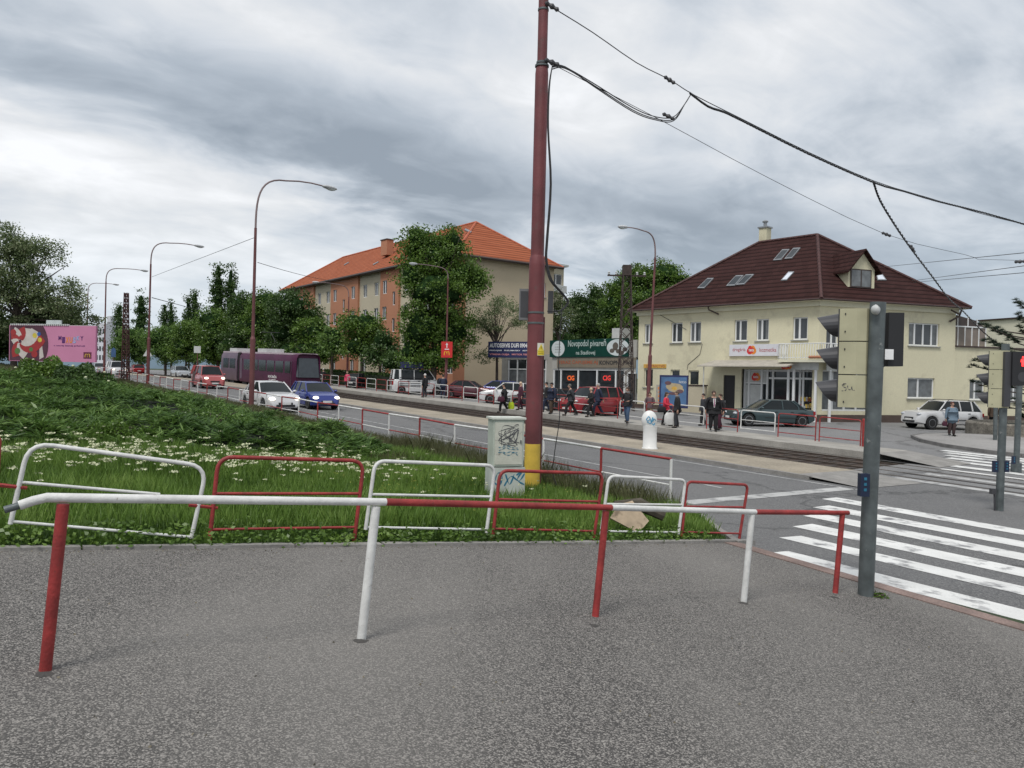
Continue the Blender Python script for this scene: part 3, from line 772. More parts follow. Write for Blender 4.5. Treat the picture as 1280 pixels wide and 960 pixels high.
mb = MB(); logo(mb, FL, sg[0]+wS*.46, zc, (sg[3]-sg[1])*.42, .134); mb.build('emblem', [M['logo_red'], M['logo_orange'], M['letter_white']], sgn, org=sgn.location)
LG = [M['logo_red'], M['logo_orange'], M['letter_white']]
for q_ in ((FL.px(1003, 460, .57)[0]-1.15, bz-.40, .24, .565), (FL.px(985, 460, .57)[0], bz-.40, .22, .565), ((xs[0]+xs[2])/2+.2, sz1-.5, .3, -.43)): mb = MB(); logo(mb, FL, *q_); mb.build('emblem', LG, fas, org=org)
mb = MB(); mb.text('drogéria', FR.pt(1.2, bz-.52, .412), FR.u, UP, w=1.7, h=.24, mi=0)
mb.build('lettering', M['letter_red'], fas, org=org)
# canopy
ca0 = FL.px(884, 455, .9)[0]; ca1 = FL.px(996, 455, .9)[0]; cz = FL.px(930, 450)[1]
cano = MB().prism([FL.pt(ca0, cz, .01), FL.pt(ca0-.25, cz-.42, 1.7), FL.pt(ca0-.25, cz-.48, 1.7), FL.pt(ca0, cz-.12, .01)], FL.u*(ca1-ca0)); M['canopy'] = mat('grey_canopy_felt', (.40, .37, .32), .8, 0, .2, 2, dirt=((.25, .23, .2), .55, 2))
can = part(cano, 'canopy', M['canopy'])
mb = MB(); mb.tube([FL.pt(ca0+.15, gz, 1.5), FL.pt(ca0+.15, cz-.45, 1.5)], .035, 6); mb.build('post', M['lgrey'], can, org=org)
# cornice, roof
mb = MB()
for F_ in (FL, FR): F_.box(mb, -.12, F_.w+.12, EZ-.42, EZ-.05, .003, .16)
part(mb, 'cornice', M['cream2'])
OV = .62
def off(p, d): return Vector((p.x+d.x, p.y+d.y, 0))
cen = (hc+hl+hr+hr2+hl2)/5
def corner_off(a, p, b, o):
    n1 = Vector(((p-a).y, -(p-a).x, 0)).normalized(); n2 = Vector(((b-p).y, -(b-p).x, 0)).normalized()
    m_ = (n1+n2).normalized(); return p+m_*(o/max(.3, m_.dot(n1)))
ring = [hl, hc, hr, hr2, hl2]
E5 = []
for i in range(5):
    q = corner_off(ring[i-1], ring[i], ring[(i+1) % 5], OV); E5.append(Vector((q.x, q.y, EZ-.06)))
def at_depth(u, v, Y): return P(u, v, Y)
RB = P(1021.7, 294, 52.5); RA = P(948.6, 304.5, 55.9); RA.z = RB.z
el, ec, er, er2, el2 = E5
mb = MB()
faces_r = [(el, ec, RB, RA), (ec, er, RB), (er, er2, RB), (er2, el2, RA, RB), (el2, el, RA)]
for f in faces_r: mb.poly(f)
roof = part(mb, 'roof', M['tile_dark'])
mb = MB()
for a, b in ((RA, RB), (ec, RB), (er, RB), (el, RA), (er2, RB), (el2, RA)):
    n_ = int((b-a).length/.38)
    for i in range(n_):
        p0 = a.lerp(b, i/n_); p1 = a.lerp(b, (i+1)/n_); mb.tube([p0+UP*.02, p1+UP*.05], [.13, .10], 6)
mb.build('ridge_tiles', M['tile_ridge'], roof, org=org)
mb = MB()
for a, b in zip(E5, E5[1:]+E5[:1]):
    mb.tube([a-UP*.0, b-UP*.0], .06, 8)
    pass
mb.build('gutter', M['gutter'], roof, org=org)
mb = MB()
for i in range(5):
    a, b = E5[i]-UP*.05, E5[(i+1) % 5]-UP*.05; a2, b2 = ring[i]+UP*(EZ-.11), ring[(i+1) % 5]+UP*(EZ-.11); mb.quad(a, b, b2, a2)
mb.build('soffit', M['cream2'], roof, org=org)
mb = MB()
g_ = FL.px(891, 388)[0]; mb.tube([FL.pt(g_, EZ-.1, .55), FL.pt(g_, EZ-.3, .5), FL.pt(g_+.55, EZ-.62, .1)], .05, 6); mb.build('downpipe', M['gutter'], house, org=org); mb = MB()
mb.tube([FR.pt(FR.w-.05, EZ-.1, .5), FR.pt(FR.w-.1, EZ-.6, .35), FR.pt(FR.w-.6, EZ-.95, .08)], .06, 6); mb.tube([FR.pt(FR.w-.1, EZ-.5, .4), FR.pt(FR.w-.9, EZ+.15-.4, .45)], .05, 6)
mb.build('downpipe', M['gutter'], house, org=org)
# roof windows
def skylight(pl, px, glass='pane', label=None):
    q = [roof_pt(pl, *p) for p in px]; n = q[0][1]
    if n.z < 0: n = -n
    pts = [x[0] for x in q]; c = sum(pts, Vector())/4
    mb = MB()
    outer = [c+(p-c)*1.0+n*.07 for p in pts]; base = [p-n*.12 for p in outer]; innr = [c+(p-c)*.80+n*.07 for p in pts]
    for k in range(4):
        k2 = (k+1) % 4
        mb.quad(base[k], base[k2], outer[k2], outer[k]); mb.quad(outer[k], outer[k2], innr[k2], innr[k])
    s_ = mb.build('skylight', M['tinroof'], roof, org=org, label=label)
    mb = MB(); mb.poly([c+(p-c)*.82+n*.06 for p in pts]); mb.build('pane', M[glass], s_, org=org) if False else None
    ob = mb.build('skylight_pane', M[glass], roof, org=org)
pf = (el, ec, RB); pr = (ec, er, RB)
M['skypaint'] = mat('painted_sky_reflection', (.62, .66, .72), .2)  # pale sky reflection painted into the pane colour
z6 = lambda x, y: (780+x/4.923, 270+y*.2031)
for q, gl in (([(452, 448), (494, 448), (554, 386), (516, 386)], 'paned'), ([(630, 434), (682, 432), (738, 368), (690, 370)], 'paned'), ([(688, 428), (740, 424), (802, 362), (752, 364)], 'paned'),
              ([(918, 277), (968, 273), (1020, 208), (976, 210)], 'paned'), ([(988, 268), (1034, 264), (1088, 199), (1044, 201)], 'paned'), ([(966, 401), (1002, 399), (1050, 346), (1014, 346)], 'skypaint')):
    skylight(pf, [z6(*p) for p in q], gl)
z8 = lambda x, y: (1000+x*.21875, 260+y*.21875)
skylight(pr, [z8(440, 416), (1000+492*.21875, 260+416*.21875), z8(462, 372), z8(430, 366)], 'skypaint')
# dormer on the right slope
df = Fac(FR.A+FR.n*-.0, FR.B)
dz0 = z8(280, 455); 
def on_plane_y(u, v, d): a, z = FR.px(u, v, d); return FR.pt(a, z, d)
_q = roof_pt((E5[1], E5[2], RB), *z8(350, 456))[0]; dd0 = (_q-FR.A).dot(FR.n)+.05
bl = on_plane_y(*z8(275, 448), dd0); br = on_plane_y(*z8(424, 460), dd0); tl = on_plane_y(*z8(262, 342), dd0); tr_ = on_plane_y(*z8(430, 345), dd0); ap = on_plane_y(*z8(357, 248), dd0)
tl = Vector((bl.x, bl.y, tl.z)); tr_ = Vector((br.x, br.y, tl.z)); apm = (tl+tr_)/2; ap = Vector((apm.x, apm.y, ap.z))
bl.z = br.z = min(bl.z, br.z)
mb = MB(); back = -FR.n*4.2
mb.add([bl, br, tr_, ap, tl], [(0, 1, 2, 3, 4)]); mb.quad(bl, tl, tl+back, bl+back); mb.quad(br, tr_, tr_+back, br+back)
dorm = mb.build('dormer', M['cream'], house, org=org)
mb = MB(); ov = FR.n*.35
sl = (ap-tl); sr = (ap-tr_)
for a, s_ in ((tl, sl), (tr_, sr)):
    e_ = a-s_*.28; t_ = ap+UP*.03
    mb.prism([e_+ov, t_+ov, t_+back*1.15, e_+back*.9], UP*.10)
mb.build('dormer_roof', M['tile_dark'], dorm, org=org)
Fd = Fac(FR.pt(0, 0, dd0), FR.pt(1, 0, dd0)); a0, z0 = Fd.px(*z8(285, 452)); a1, z1 = Fd.px(*z8(407, 355))
mb = MB(); Fd.box(mb, a0, a1, z0, z1, .01, .05); dw = mb.build('dormer_window', M['brownframe'], dorm, org=org)
mb = MB(); h_ = (a0+a1)/2
for x0, x1 in ((a0+.08, h_-.05), (h_+.05, a1-.08)): Fd.box(mb, x0, x1, z0+.08, z1-.08, .051, .056)
mb.build('pane', M['curtain'], dorm, org=org)
# chimney
cb = P(956, 304, 56.5); mb = MB(); cb.z -= 1.0
mb.box(cb+UP*.9, (.62, .62, 2.4), Matrix.Rotation(R(41), 3, 'Z')); chm = mb.build('chimney', M['cream'], roof, org=org)
mb = MB(); mb.box(cb+UP*2.13, (.78, .78, .1), Matrix.Rotation(R(41), 3, 'Z')); mb.lathe([(.13, 0), (.13, .35), (.22, .36), (.22, .42), (.1, .5)], 10, None, cb+UP*2.18)
mb.build('chimney_cap', M['tinroof'], house, org=org)
# blue-veined cable on the facade, wall lamp, mail box
mb = MB(); mb.tube([FL.pt(FL.px(825, 388)[0], EZ-.4, .02), FL.pt(FL.px(858, 412)[0], FL.px(858, 412)[1], .02)], .018, 5)
mb.tube([FL.pt(*FL.px(u, v), .02) for u, v in ((878, 430), (875, 443), (868, 449), (860, 456), (859, 462))], .016, 5); part(mb, 'facade_cable', M['dgrey'])
# yellow-orange letter sign on the wall
r = FL.rect(805, 452, 833, 460); ws = thing('wall_sign', 'narrow orange yellow lettered strip sign on the cream wall behind the lamp post', 'sign', FL.pt(r[0], r[1], .03))
M['signyellow'] = mat('sign_yellow', (.60, .36, .07), .6, 0, .2, 8)
mb = MB(); FL.box(mb, r[0], r[2], r[1], r[1]+.28, .003, .05); mb.build('board', M['signyellow'], ws, org=ws.location)
mb = MB(); mb.text('ZLATNICTVO', FL.pt(r[0]+.2, r[1]+.05, .052), FL.u, UP, w=(r[2]-r[0])*.85, h=.17); mb.build('lettering', M['letter_red'], ws, org=ws.location)

# ================================================================== annex with glazed veranda
az = FR.px(1230, 434)[1]; FA = Fac(FR.pt(FR.w, 0, -.05), FR.pt(FR.w+13, 0, -.05))
ann = thing('annex', 'low cream single storey annex with brown plinth to the right of the corner house', 'building', FA.pt(0, gz)); ao = ann.location
rw = [FA.rect(1212, 475, 1231, 500), FA.rect(1262, 478, 1278, 502)]
mb = MB(); FA.wall(mb, 0, 13, gz-.5, az, rw); mb.quad(FA.pt(0, az), FA.pt(13, az), FA.pt(13, az, -8), FA.pt(0, az, -8)); mb.quad(FA.pt(13, gz-.5), FA.pt(13, az), FA.pt(13, az, -8), FA.pt(13, gz-.5, -8)); mb.build('wall', M['cream'], ann, org=ao)
mb = MB(); FA.box(mb, 0, 13, az-.05, az+.04, -.1, .12); mb.build('roof_edge', M['gutter'], ann, org=ao)
mb = MB(); FA.box(mb, 0.01, 13, gz-.5, gz+.6, .003, .05); mb.build('plinth', M['plinth'], ann, org=ao)
for r_ in rw: window(FA, r_, ann, bars=(.4,), pane='curtain')
ver = thing('glazed_veranda', 'glazed veranda with brown panels and white bars on the annex roof', 'veranda', FA.pt(.1, az+.05)); vo_ = ver.location
va1 = FA.px(1239.5, 420)[0]; vz1 = FA.px(1215, 408)[1]; vz2 = FA.px(1200, 393)[1]; vz3 = FA.px(1239, 408)[1]
M['vpanel'] = mat('brown_blind_panel', (.20, .165, .14), .5, 0, .2, 2)
mb = MB(); FA.box(mb, .08, va1, az+.05, vz1, -.5, -.44); mb.build('wall_panel', M['vpanel'], ver, org=vo_)
mb = MB(); mb.poly([FA.pt(.08, vz1+.01, -.46), FA.pt(va1, vz1+.01, -.46), FA.pt(va1-.9, vz1+.45, -.46), FA.pt(.08, vz2+.1, -.46)]); mb.build('roof_panel', M['brownframe'], ver, org=vo_)
mb = MB()
for i in range(6):
    x = .1+(va1-.15)*i/5; FA.box(mb, x-.03, x+.03, az+.05, vz1, -.43, -.38)
FA.box(mb, .07, va1+.03, vz1-.04, vz1+.04, -.439, -.37); 
for i, (x, zt_) in enumerate(((.7, .95), (1.6, .78), (2.4, .6))): FA.box(mb, x-.025, x+.025, vz1+.04, vz1+zt_*.9, -.455, -.40)
mb.build('frame', M['upvc'], ver, org=vo_)
# cream building further right
bb = thing('flat_roof_building', 'pale yellow flat roofed building behind the pine at the right edge', 'building', P(1300, 500, 72)); bo = bb.location
FB = Fac(P(1222, 470, 78), P(1420, 470, 64)); zt_ = P(1260, 395.5, 72).z
mb = MB(); mb.quad(FB.pt(0, -2), FB.pt(FB.w, -2), FB.pt(FB.w, zt_), FB.pt(0, zt_)); mb.quad(FB.pt(0, -2), FB.pt(0, zt_), FB.pt(0, zt_, -10), FB.pt(0, -2, -10)); mb.quad(FB.pt(0, zt_), FB.pt(FB.w, zt_), FB.pt(FB.w, zt_, -10), FB.pt(0, zt_, -10))
mb.build('wall', M['cream2'], bb, org=bo); mb = MB(); FB.box(mb, -.2, FB.w, zt_, zt_+.12, -.2, .2); mb.build('roof_edge', M['gutter'], bb, org=bo)

# ================================================================== orange apartment block
oc = Vector((-5.6, 75, 0)); od = Vector((-.598, .8015, 0)); on = Vector((.8015, .598, 0)); LB = 46.2; WB = 12.3
ol = oc+od*LB; orr = oc+on*WB; oz = -.3; OE = 13.35
blk = thing('apartment_block', 'long orange and beige four storey apartment block with an orange tiled hipped roof', 'apartment block', (oc.x, oc.y, oz)); bo = blk.location
F1 = Fac(ol, oc); F2 = Fac(oc, orr)
# wall colour bands measured on the photo (u positions along the facade)
us = [355, 374, 393.5, 415, 449, 477, 500, 528, 562, 575]
az_ = [max(0, F1.px(u, 400)[0]) for u in us]; az_[0] = 0; az_[-1] = F1.w
cols_ = [1, 0, 1, 0, 1, 0, 1, 0, 0]
floors = [OE-2.0-2.95*k for k in range(4)]
holes = []
wins = []
zones = list(zip(az_[:-1], az_[1:], cols_))
for a0, a1, c in zones:
    w_ = a1-a0; n_ = max(1, int(round(w_/2.9)))
    for k in range(n_):
        ac = a0+w_*(k+.5)/n_
        for fi, zc in enumerate(floors):
            if fi == 3 and k % 2: continue
            ww = .62 if (c == 0 and k % 3 == 1) else 1.05
            zz_ = zc-(1.4 if (c == 0 and k % 3 == 1) else 0)
            wins.append((ac-ww/2, zz_-.75, ac+ww/2, zz_+.75, c, k))
wins = wins[:96]
mbs = MB()
for a0, a1, c in zones:
    dpt = .25 if c == 0 else 0.
    hs = [(w_[0], w_[1], w_[2], w_[3]) for w_ in wins if a0 < (w_[0]+w_[2])/2 < a1]
    F1.wall(mbs, a0, a1, oz-1, OE, hs, mi=1-c if False else (0 if c == 0 else 1), mir=0 if c == 0 else 1, d=dpt)
    if dpt:
        for x in (a0, a1): mbs.quad(F1.pt(x, oz-1, 0), F1.pt(x, oz-1, dpt), F1.pt(x, OE, dpt), F1.pt(x, OE, 0), 0)
# end wall: orange strip then beige
st_ = 1.1
F2.wall(mbs, 0, st_, oz-1, OE, [], mi=0); F2.wall(mbs, st_, F2.w, oz-1, OE, [(10.2, OE-3.3, 11.2, OE-1.8)], mi=2)
p_ = [orr, orr+od*LB, ol]
for a, b in zip(p_[:-1], p_[1:]): mbs.quad(Vector((a.x, a.y, oz-1)), Vector((b.x, b.y, oz-1)), Vector((b.x, b.y, OE)), Vector((a.x, a.y, OE)), 1)
mbs.build('wall', [M['orange'], M['wallcream2'], M['wallcream']], blk, org=bo)
for w_ in wins:
    dpt = .25 if w_[4] == 0 else 0.
    window(F1, w_[:4], blk, d=dpt-.14, bars=(.5,) if w_[2]-w_[0] > .8 else (), sill=False, pane='paned' if random.random() < .6 else 'pane', fw=.07)
window(F2, (10.2, OE-3.3, 11.2, OE-1.8), blk, bars=(.5,), pane='paned')
# roof
ov = .7; e1 = oc-od*ov-on*ov; e2 = ol+od*ov-on*ov; e3 = ol+od*ov+on*(WB+ov); e4 = oc-od*ov+on*(WB+ov)
e1, e2, e3, e4 = [Vector((q.x, q.y, OE)) for q in (e1, e2, e3, e4)]
RH = 4.9; ra = oc+od*6+on*(WB/2); rb = ol-od*6+on*(WB/2); ra, rb = Vector((ra.x, ra.y, OE+RH)), Vector((rb.x, rb.y, OE+RH))
mb = MB(); mb.poly([e2, e1, ra, rb]); mb.poly([e1, e4, ra]); mb.poly([e4, e3, rb, ra]); mb.poly([e3, e2, rb])
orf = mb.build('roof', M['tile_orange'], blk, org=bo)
M['ridge_o'] = mat('orange_ridge', (.40, .10, .045), .7, 0, .25, 4)
mb = MB()
for a, b in ((ra, rb), (e1, ra), (e4, ra), (e2, rb)): mb.tube([a, b], .13, 6)
mb.build('ridge_tiles', M['ridge_o'], orf, org=bo)
mb = MB()
for a, b in ((e1, e2), (e1, e4), (e2, e3)): mb.tube([a-UP*.08, b-UP*.08], .16, 6)
mb.quad(e1-UP*.06, e2-UP*.06, Vector((ol.x, ol.y, OE-.06)), Vector((oc.x, oc.y, OE-.06))); mb.quad(e1-UP*.06, e4-UP*.06, Vector((orr.x, orr.y, OE-.06)), Vector((oc.x, oc.y, OE-.06)))
mb.build('eaves', M['brownframe'], orf, org=bo)
# projecting stair bay roof + chimney
ch = P(484, 308, 92); mb = MB(); mb.box(ch-UP*.2, (.9, 1.4, 1.8), Matrix.Rotation(R(40), 3, 'Z')); mb.build('chimney', M['orange'], orf, org=bo)
mb = MB(); mb.box(ch+UP*.75, (1.05, 1.55, .12), Matrix.Rotation(R(40), 3, 'Z')); mb.build('chimney_cap', M['brownframe'], blk, org=bo)
for (x, y) in ((460, 345), (640, 343), (1205, 143)):
    u, v = 340+x*.2031, 260+y*.2031
    q, n = roof_pt((e2, e1, ra) if u < 580 else (e1, e4, ra), u, v)
    if n.z < 0: n = -n
    mb = MB(); mb.box(q+n*.05, (.7, .55, .1), Vector((0, 0, 1)).rotation_difference(n).to_matrix()); mb.build('skylight', M['tinroof'], orf, org=bo)
# pale block behind, with balconies
pb = P(692, 470, 98); pbd = thing('pale_block', 'pale flat roofed block with balconies just right of the big maroon mast', 'building', (pb.x, pb.y, -1)); bo2 = pbd.location
FP = Fac(P(660, 470, 96), P(702, 470, 100)); zt_ = P(690, 331, 98).z
mb = MB(); FP.wall(mb, 0, FP.w, -1, zt_, [(FP.w*.6, zt_-2.4, FP.w*.95, zt_-1.0)]); mb.quad(FP.pt(FP.w, -1), FP.pt(FP.w, zt_), FP.pt(FP.w, zt_, -9), FP.pt(FP.w, -1, -9)); mb.quad(FP.pt(0, zt_), FP.pt(FP.w, zt_), FP.pt(FP.w, zt_, -9), FP.pt(0, zt_, -9)); mb.build('wall', M['wallcream2'], pbd, org=bo2)
mb = MB(); FP.box(mb, -.3, FP.w+.3, zt_, zt_+.25, -9, .6); mb.build('roof', M['lgrey'], pbd, org=bo2)
window(FP, (FP.w*.6, zt_-2.4, FP.w*.95, zt_-1.0), pbd, bars=(.5,), pane='paned')
mb = MB()
for k in range(4): mb = MB(); FP.box(mb, FP.w*.5, FP.w+.1, zt_-3.4-2.9*k, zt_-2.5-2.9*k, .05, .5); mb.build('balcony', M['lgrey'], pbd, org=bo2)

# ================================================================== low shop building with the green sign
k0 = Vector((3.35, 64.9, 0)); FK = Fac(k0, hl-Vector((.12, -.1, 0))); kz = -.4
kio = thing('pub_building', 'low flat roofed pub with a glazed front under a long dark green sign', 'building', (k0.x, k0.y, kz)); ko = kio.location
ktop = FK.px(740, 447)[1]; g1 = FK.px(740, 424)[1]; g0 = FK.px(700, 462)[1]
rows = [FK.px(u, 470)[0] for u in (686, 700.5, 722, 745.5, 769)]
door = (FK.px(785, 470)[0], kz+.1, FK.px(794.5, 470)[0], FK.px(790, 467)[1])
gl = (FK.px(691, 470)[0], kz+.5, FK.px(781, 470)[0], FK.px(740, 461.5)[1])
M['fasc'] = mat('grey_render', (.36, .35, .32), .85, 0, .12, 1.5)
M['brownboard'] = mat('brown_sign_board', (.10, .085, .07), .7, 0, .15, 3); M['signgreen'] = mat('dark_green_sign', (.006, .045, .034), .8, 0, .1, 2, spec=.15)
mb = MB(); FK.wall(mb, 0, FK.w, kz-.5, ktop+.02, [door, gl]); mb.quad(FK.pt(0, kz-.5), FK.pt(0, ktop), FK.pt(0, ktop, -6), FK.pt(0, kz-.5, -6)); mb.quad(FK.pt(0, ktop+.01), FK.pt(FK.w, ktop+.01), FK.pt(FK.w, ktop+.01, -6), FK.pt(0, ktop+.01, -6))
FK.box(mb, -.1, FK.w, ktop+.03, g1-.15, -.5, -.02); mb.build('wall', M['fasc'], kio, org=ko)
mb = MB(); FK.box(mb, FK.px(757, 425)[0], FK.px(770, 425)[0], g1-.2, g1+.85, -1.6, -.7); mb.build('roof_vent', M['lgrey'], kio, org=ko)
gw = MB().quad(FK.pt(gl[0], gl[1], -.13), FK.pt(gl[2], gl[1], -.13), FK.pt(gl[2], gl[3], -.13), FK.pt(gl[0], gl[3], -.13)).build('window_glass', M['paned'], kio, org=ko)
mb = MB()
for u in (691.8, 700.5, 722, 745.5, 769, 780): x = FK.px(u, 470)[0]; FK.box(mb, x-.06, x+.06, gl[1], gl[3], -.12, -.04)
FK.box(mb, gl[0], gl[2], gl[3]-.1, gl[3]-.001, -.119, -.05); FK.box(mb, gl[0], gl[2], gl[1], gl[1]+.1, -.119, -.05); mb.build('frame', M['upvc'], gw, org=ko)
mb = MB(); FK.box(mb, gl[0]+.3, gl[2]-.3, gl[1]+.45, gl[1]+.62, -.1295, -.125); mb.build('window_ledge', M['brownframe'], gw, org=ko)
mb = MB(); FK.box(mb, door[0], door[2], door[1], door[3], -.14, -.09); dk = mb.build('door', M['black'], kio, org=ko)
mb = MB(); FK.box(mb, door[0]-.08, door[0], door[1], door[3]+.08, -.05, .02); FK.box(mb, door[0], door[2], door[3], door[3]+.08, -.05, .02); mb.build('door_frame', M['upvc'], dk, org=ko)
M['neon'] = mat('lit_orange_sign', (.95, .16, .03), .5, emit=.25); M['neonred'] = mat('lit_red_sign', (.9, .06, .05), .5, emit=.2)
for (u, mm_, hh) in ((712.5, 'neon', 9), (757.5, 'neonred', 9)):
    a, z = FK.px(u, 472.5); s_ = thing('window_sign', 'glowing %s letter sign on a dark panel in the pub window%s' % ('orange' if mm_ == 'neon' else 'red', ', left one' if mm_ == 'neon' else ', right one'), 'sign', FK.pt(a, z, -.1))
    mb = MB(); FK.box(mb, a-.62, a+.62, z-.35, z+.35, -.11, -.09); mb.build('panel', M['black'], s_, org=s_.location)
    mb = MB(); mb.text('CIG', FK.pt(a-.42, z-.2, -.088), FK.u, UP, w=.84, h=.4, bold=.03); mb.build('lettering', M[mm_], s_, org=s_.location)
gs = thing('pub_sign', 'long dark green sign with pale lettering between two white discs', 'sign', FK.pt(0, ktop, .1)); go = gs.location
gx0, gx1 = FK.px(687, 436, .15)[0], FK.px(785, 436, .15)[0]
mb = MB(); FK.box(mb, gx0, gx1, ktop+.06, g1, .03, .14); mb.build('board', M['signgreen'], gs, org=go)
M['disc'] = mat('pale_disc', (.55, .60, .60), .6, 0, .1, 2); M['palegreen'] = mat('pale_lettering', (.42, .50, .47), .6)
mb = MB(); cz_ = (ktop+g1)/2+.03
for u, rx in ((697.5, .80), (772, 1.15)):
    a = FK.px(u, 436, .15)[0]; c = FK.pt(a, cz_, .145); rz_ = (g1-ktop)*.44
    mb.poly([c+FK.u*(math.cos(t)*rx)+UP*(math.sin(t)*rz_) for t in [2*math.pi*i/28 for i in range(28)]])
mb.build('disc', M['disc'], gs, org=go)
mb = MB(); a = FK.px(774, 436, .15)[0]
for k in range(5): c = FK.pt(a-.75+k*.33, cz_-.25+.18*math.sin(k*1.7), .150); mb.poly([c+FK.u*(math.cos(t)*.26)+UP*(math.sin(t)*.17) for t in [2*math.pi*i/12 for i in range(12)]])
c = FK.pt(a-.4, cz_+.1, .152); mb.poly([c+FK.u*(math.cos(t)*.3)+UP*(math.sin(t)*.3) for t in [2*math.pi*i/14 for i in range(14)]])
a = FK.px(697.5, 436, .15)[0]
for k in range(4): mb.text(('vitajte', 'u nás na', 'dobrom', 'pive')[k], FK.pt(a-.35, cz_+.32-.22*k, .150), FK.u, UP, w=.7, h=.10)
mb.build('disc_drawing', M['brownboard'], gs, org=go)
mb = MB(); a0 = FK.px(710, 436, .15)[0]; a1 = FK.px(758, 436, .15)[0]
mb.text('Novopodol', FK.pt(a0, cz_-.02, .146), FK.u, UP, w=(a1-a0)*.54, h=.68, bold=.012); mb.text('pivareň', FK.pt(a0+(a1-a0)*.59, cz_-.02, .146), FK.u, UP, w=(a1-a0)*.40, h=.68, bold=.012)
mb.text('na Stadlovej', FK.pt(a0+(a1-a0)*.22, cz_-.62, .146), FK.u, UP, w=(a1-a0)*.5, h=.42, bold=.012)
mb.build('lettering', M['palegreen'], gs, org=go)
bs = thing('beer_sign', 'brown strip sign with dark and orange capitals under the green pub sign', 'sign', FK.pt(2, ktop-.5, .1))
b0, b1 = FK.px(697, 455)[0], FK.px(795, 455)[0]; zb0 = FK.px(740, 459.5)[1]; zb1 = ktop-.02
mb = MB(); FK.box(mb, b0, b1, zb0, zb1, .01, .07); mb.build('board', M['brownboard'] if False else mat('olive_brown_board', (.19, .16, .12), .7), bs, org=bs.location)
mb = MB(); wB = b1-b0; mb.text('TERAZ ČAPUJEME AJ', FK.pt(b0+.15, zb0+.22, .073), FK.u, UP, w=wB*.53, h=.42, mi=0, bold=.02); mb.text('KONOPNÉ PIVO', FK.pt(b0+wB*.57, zb0+.22, .073), FK.u, UP, w=wB*.41, h=.42, mi=1, bold=.03)
mb.build('lettering', [mat('rust_letters', (.34, .09, .04), .6), M['black']], bs, org=bs.location)
# auto service shop to the left
FS = Fac(P(627, 470, 74), P(690, 470, 70)); sz = -.3
svc = thing('service_shop', 'small grey flat roofed shop with a glass door under the navy sign', 'building', (FS.A.x, FS.A.y, sz)); so_ = svc.location
s1 = FS.px(650, 447)[1]; gl2 = (FS.px(634.5, 460)[0], sz+.1, FS.px(683, 460)[0], FS.px(650, 449.5)[1])
mb = MB(); FS.wall(mb, 0, FS.w, sz-.5, s1+.3, [gl2]); mb.quad(FS.pt(0, sz-.5), FS.pt(0, s1+.3), FS.pt(0, s1+.3, -5), FS.pt(0, sz-.5, -5)); mb.quad(FS.pt(0, s1+.3), FS.pt(FS.w, s1+.3), FS.pt(FS.w, s1+.3, -5), FS.pt(0, s1+.3, -5)); mb.build('wall', M['fasc'], svc, org=so_)
gw = MB().quad(FS.pt(gl2[0], gl2[1], -.13), FS.pt(gl2[2], gl2[1], -.13), FS.pt(gl2[2], gl2[3], -.13), FS.pt(gl2[0], gl2[3], -.13)).build('window_glass', M['curtain'], svc, org=so_)
mb = MB()
for f in (.02, .25, .5, .75, .98): x = gl2[0]+(gl2[2]-gl2[0])*f; FS.box(mb, x-.06, x+.06, gl2[1], gl2[3], -.12, -.04)
FS.box(mb, gl2[0], gl2[2], gl2[3]-.95, gl2[3]-.85, -.119, -.05); mb.build('frame', M['upvc'], gw, org=so_)
mb = MB(); FS.box(mb, gl2[0], gl2[2], gl2[3]-.84, gl2[3], -.125, -.121); mb.build('top_light', M['paned'], gw, org=so_)
FN = Fac(P(609.5, 470, 69), P(676, 470, 67)); n0 = FN.px(640, 447)[1]; n1 = FN.px(640, 427)[1]
nsn = thing('garage_sign', 'dark navy banner sign with white and pink lettering left of the big maroon mast', 'sign', FN.pt(0, n0))
M['navy'] = mat('navy_sign', (.018, .024, .09), .5, 0, .15, 2)
mb = MB(); FN.box(mb, 0, FN.w, n0, n1, -.6, 0); mb.build('board', M['navy'], nsn, org=nsn.location)
mb = MB(); hN = n1-n0
mb.text('AUTOSERVIS DUFI 0904 86 30 30', FN.pt(.15, n0+hN*.62, .002), FN.u, UP, w=FN.w*.97, h=hN*.28, mi=0, bold=.03)
mb.text('PREDAJNÁ   PNEUMATIKY   AUTO OPRAVY', FN.pt(.15, n0+hN*.38, .002), FN.u, UP, w=FN.w*.97, h=hN*.12, mi=0, bold=.03)
mb.text('VÝMENA OLEJA   MOTOR TEST   BRZDY', FN.pt(.15, n0+hN*.12, .002), FN.u, UP, w=FN.w*.97, h=hN*.15, mi=1, bold=.03)
mb.build('lettering', [M['letter_white'], mat('pink_letters', (.7, .28, .28), .5)], nsn, org=nsn.location)
# steps / low wall beside the house
mb = MB()
for i in range(4): FL.box(mb, -.6, 3.2, gz+.18*i, gz+.18*(i+1), .1, 2.0-.45*i)
tag(mb.build('steps', M['plinth'], None, org=FL.pt(1, gz)), 'brown stone steps against the left end of the cream house', 'steps')
mb = MB(); FL.box(mb, FL.px(846, 490)[0], FL.px(892, 490)[0], gz-.4, FL.px(865, 482)[1], .8, 1.0); mw = mb.build('garden_wall', M['wallcream2'], None, org=FL.pt(6, gz)); tag(mw, 'low beige wall with a dark cap in front of the cream house', 'wall')
mb = MB(); FL.box(mb, FL.px(846, 490)[0]-.05, FL.px(892, 490)[0]+.05, FL.px(865, 482)[1], FL.px(865, 482)[1]+.08, .75, 1.05); mb.build('cap', M['gutter'], mw, org=None) if False else mb.build('cap', M['gutter'], mw, org=FL.pt(6, gz))
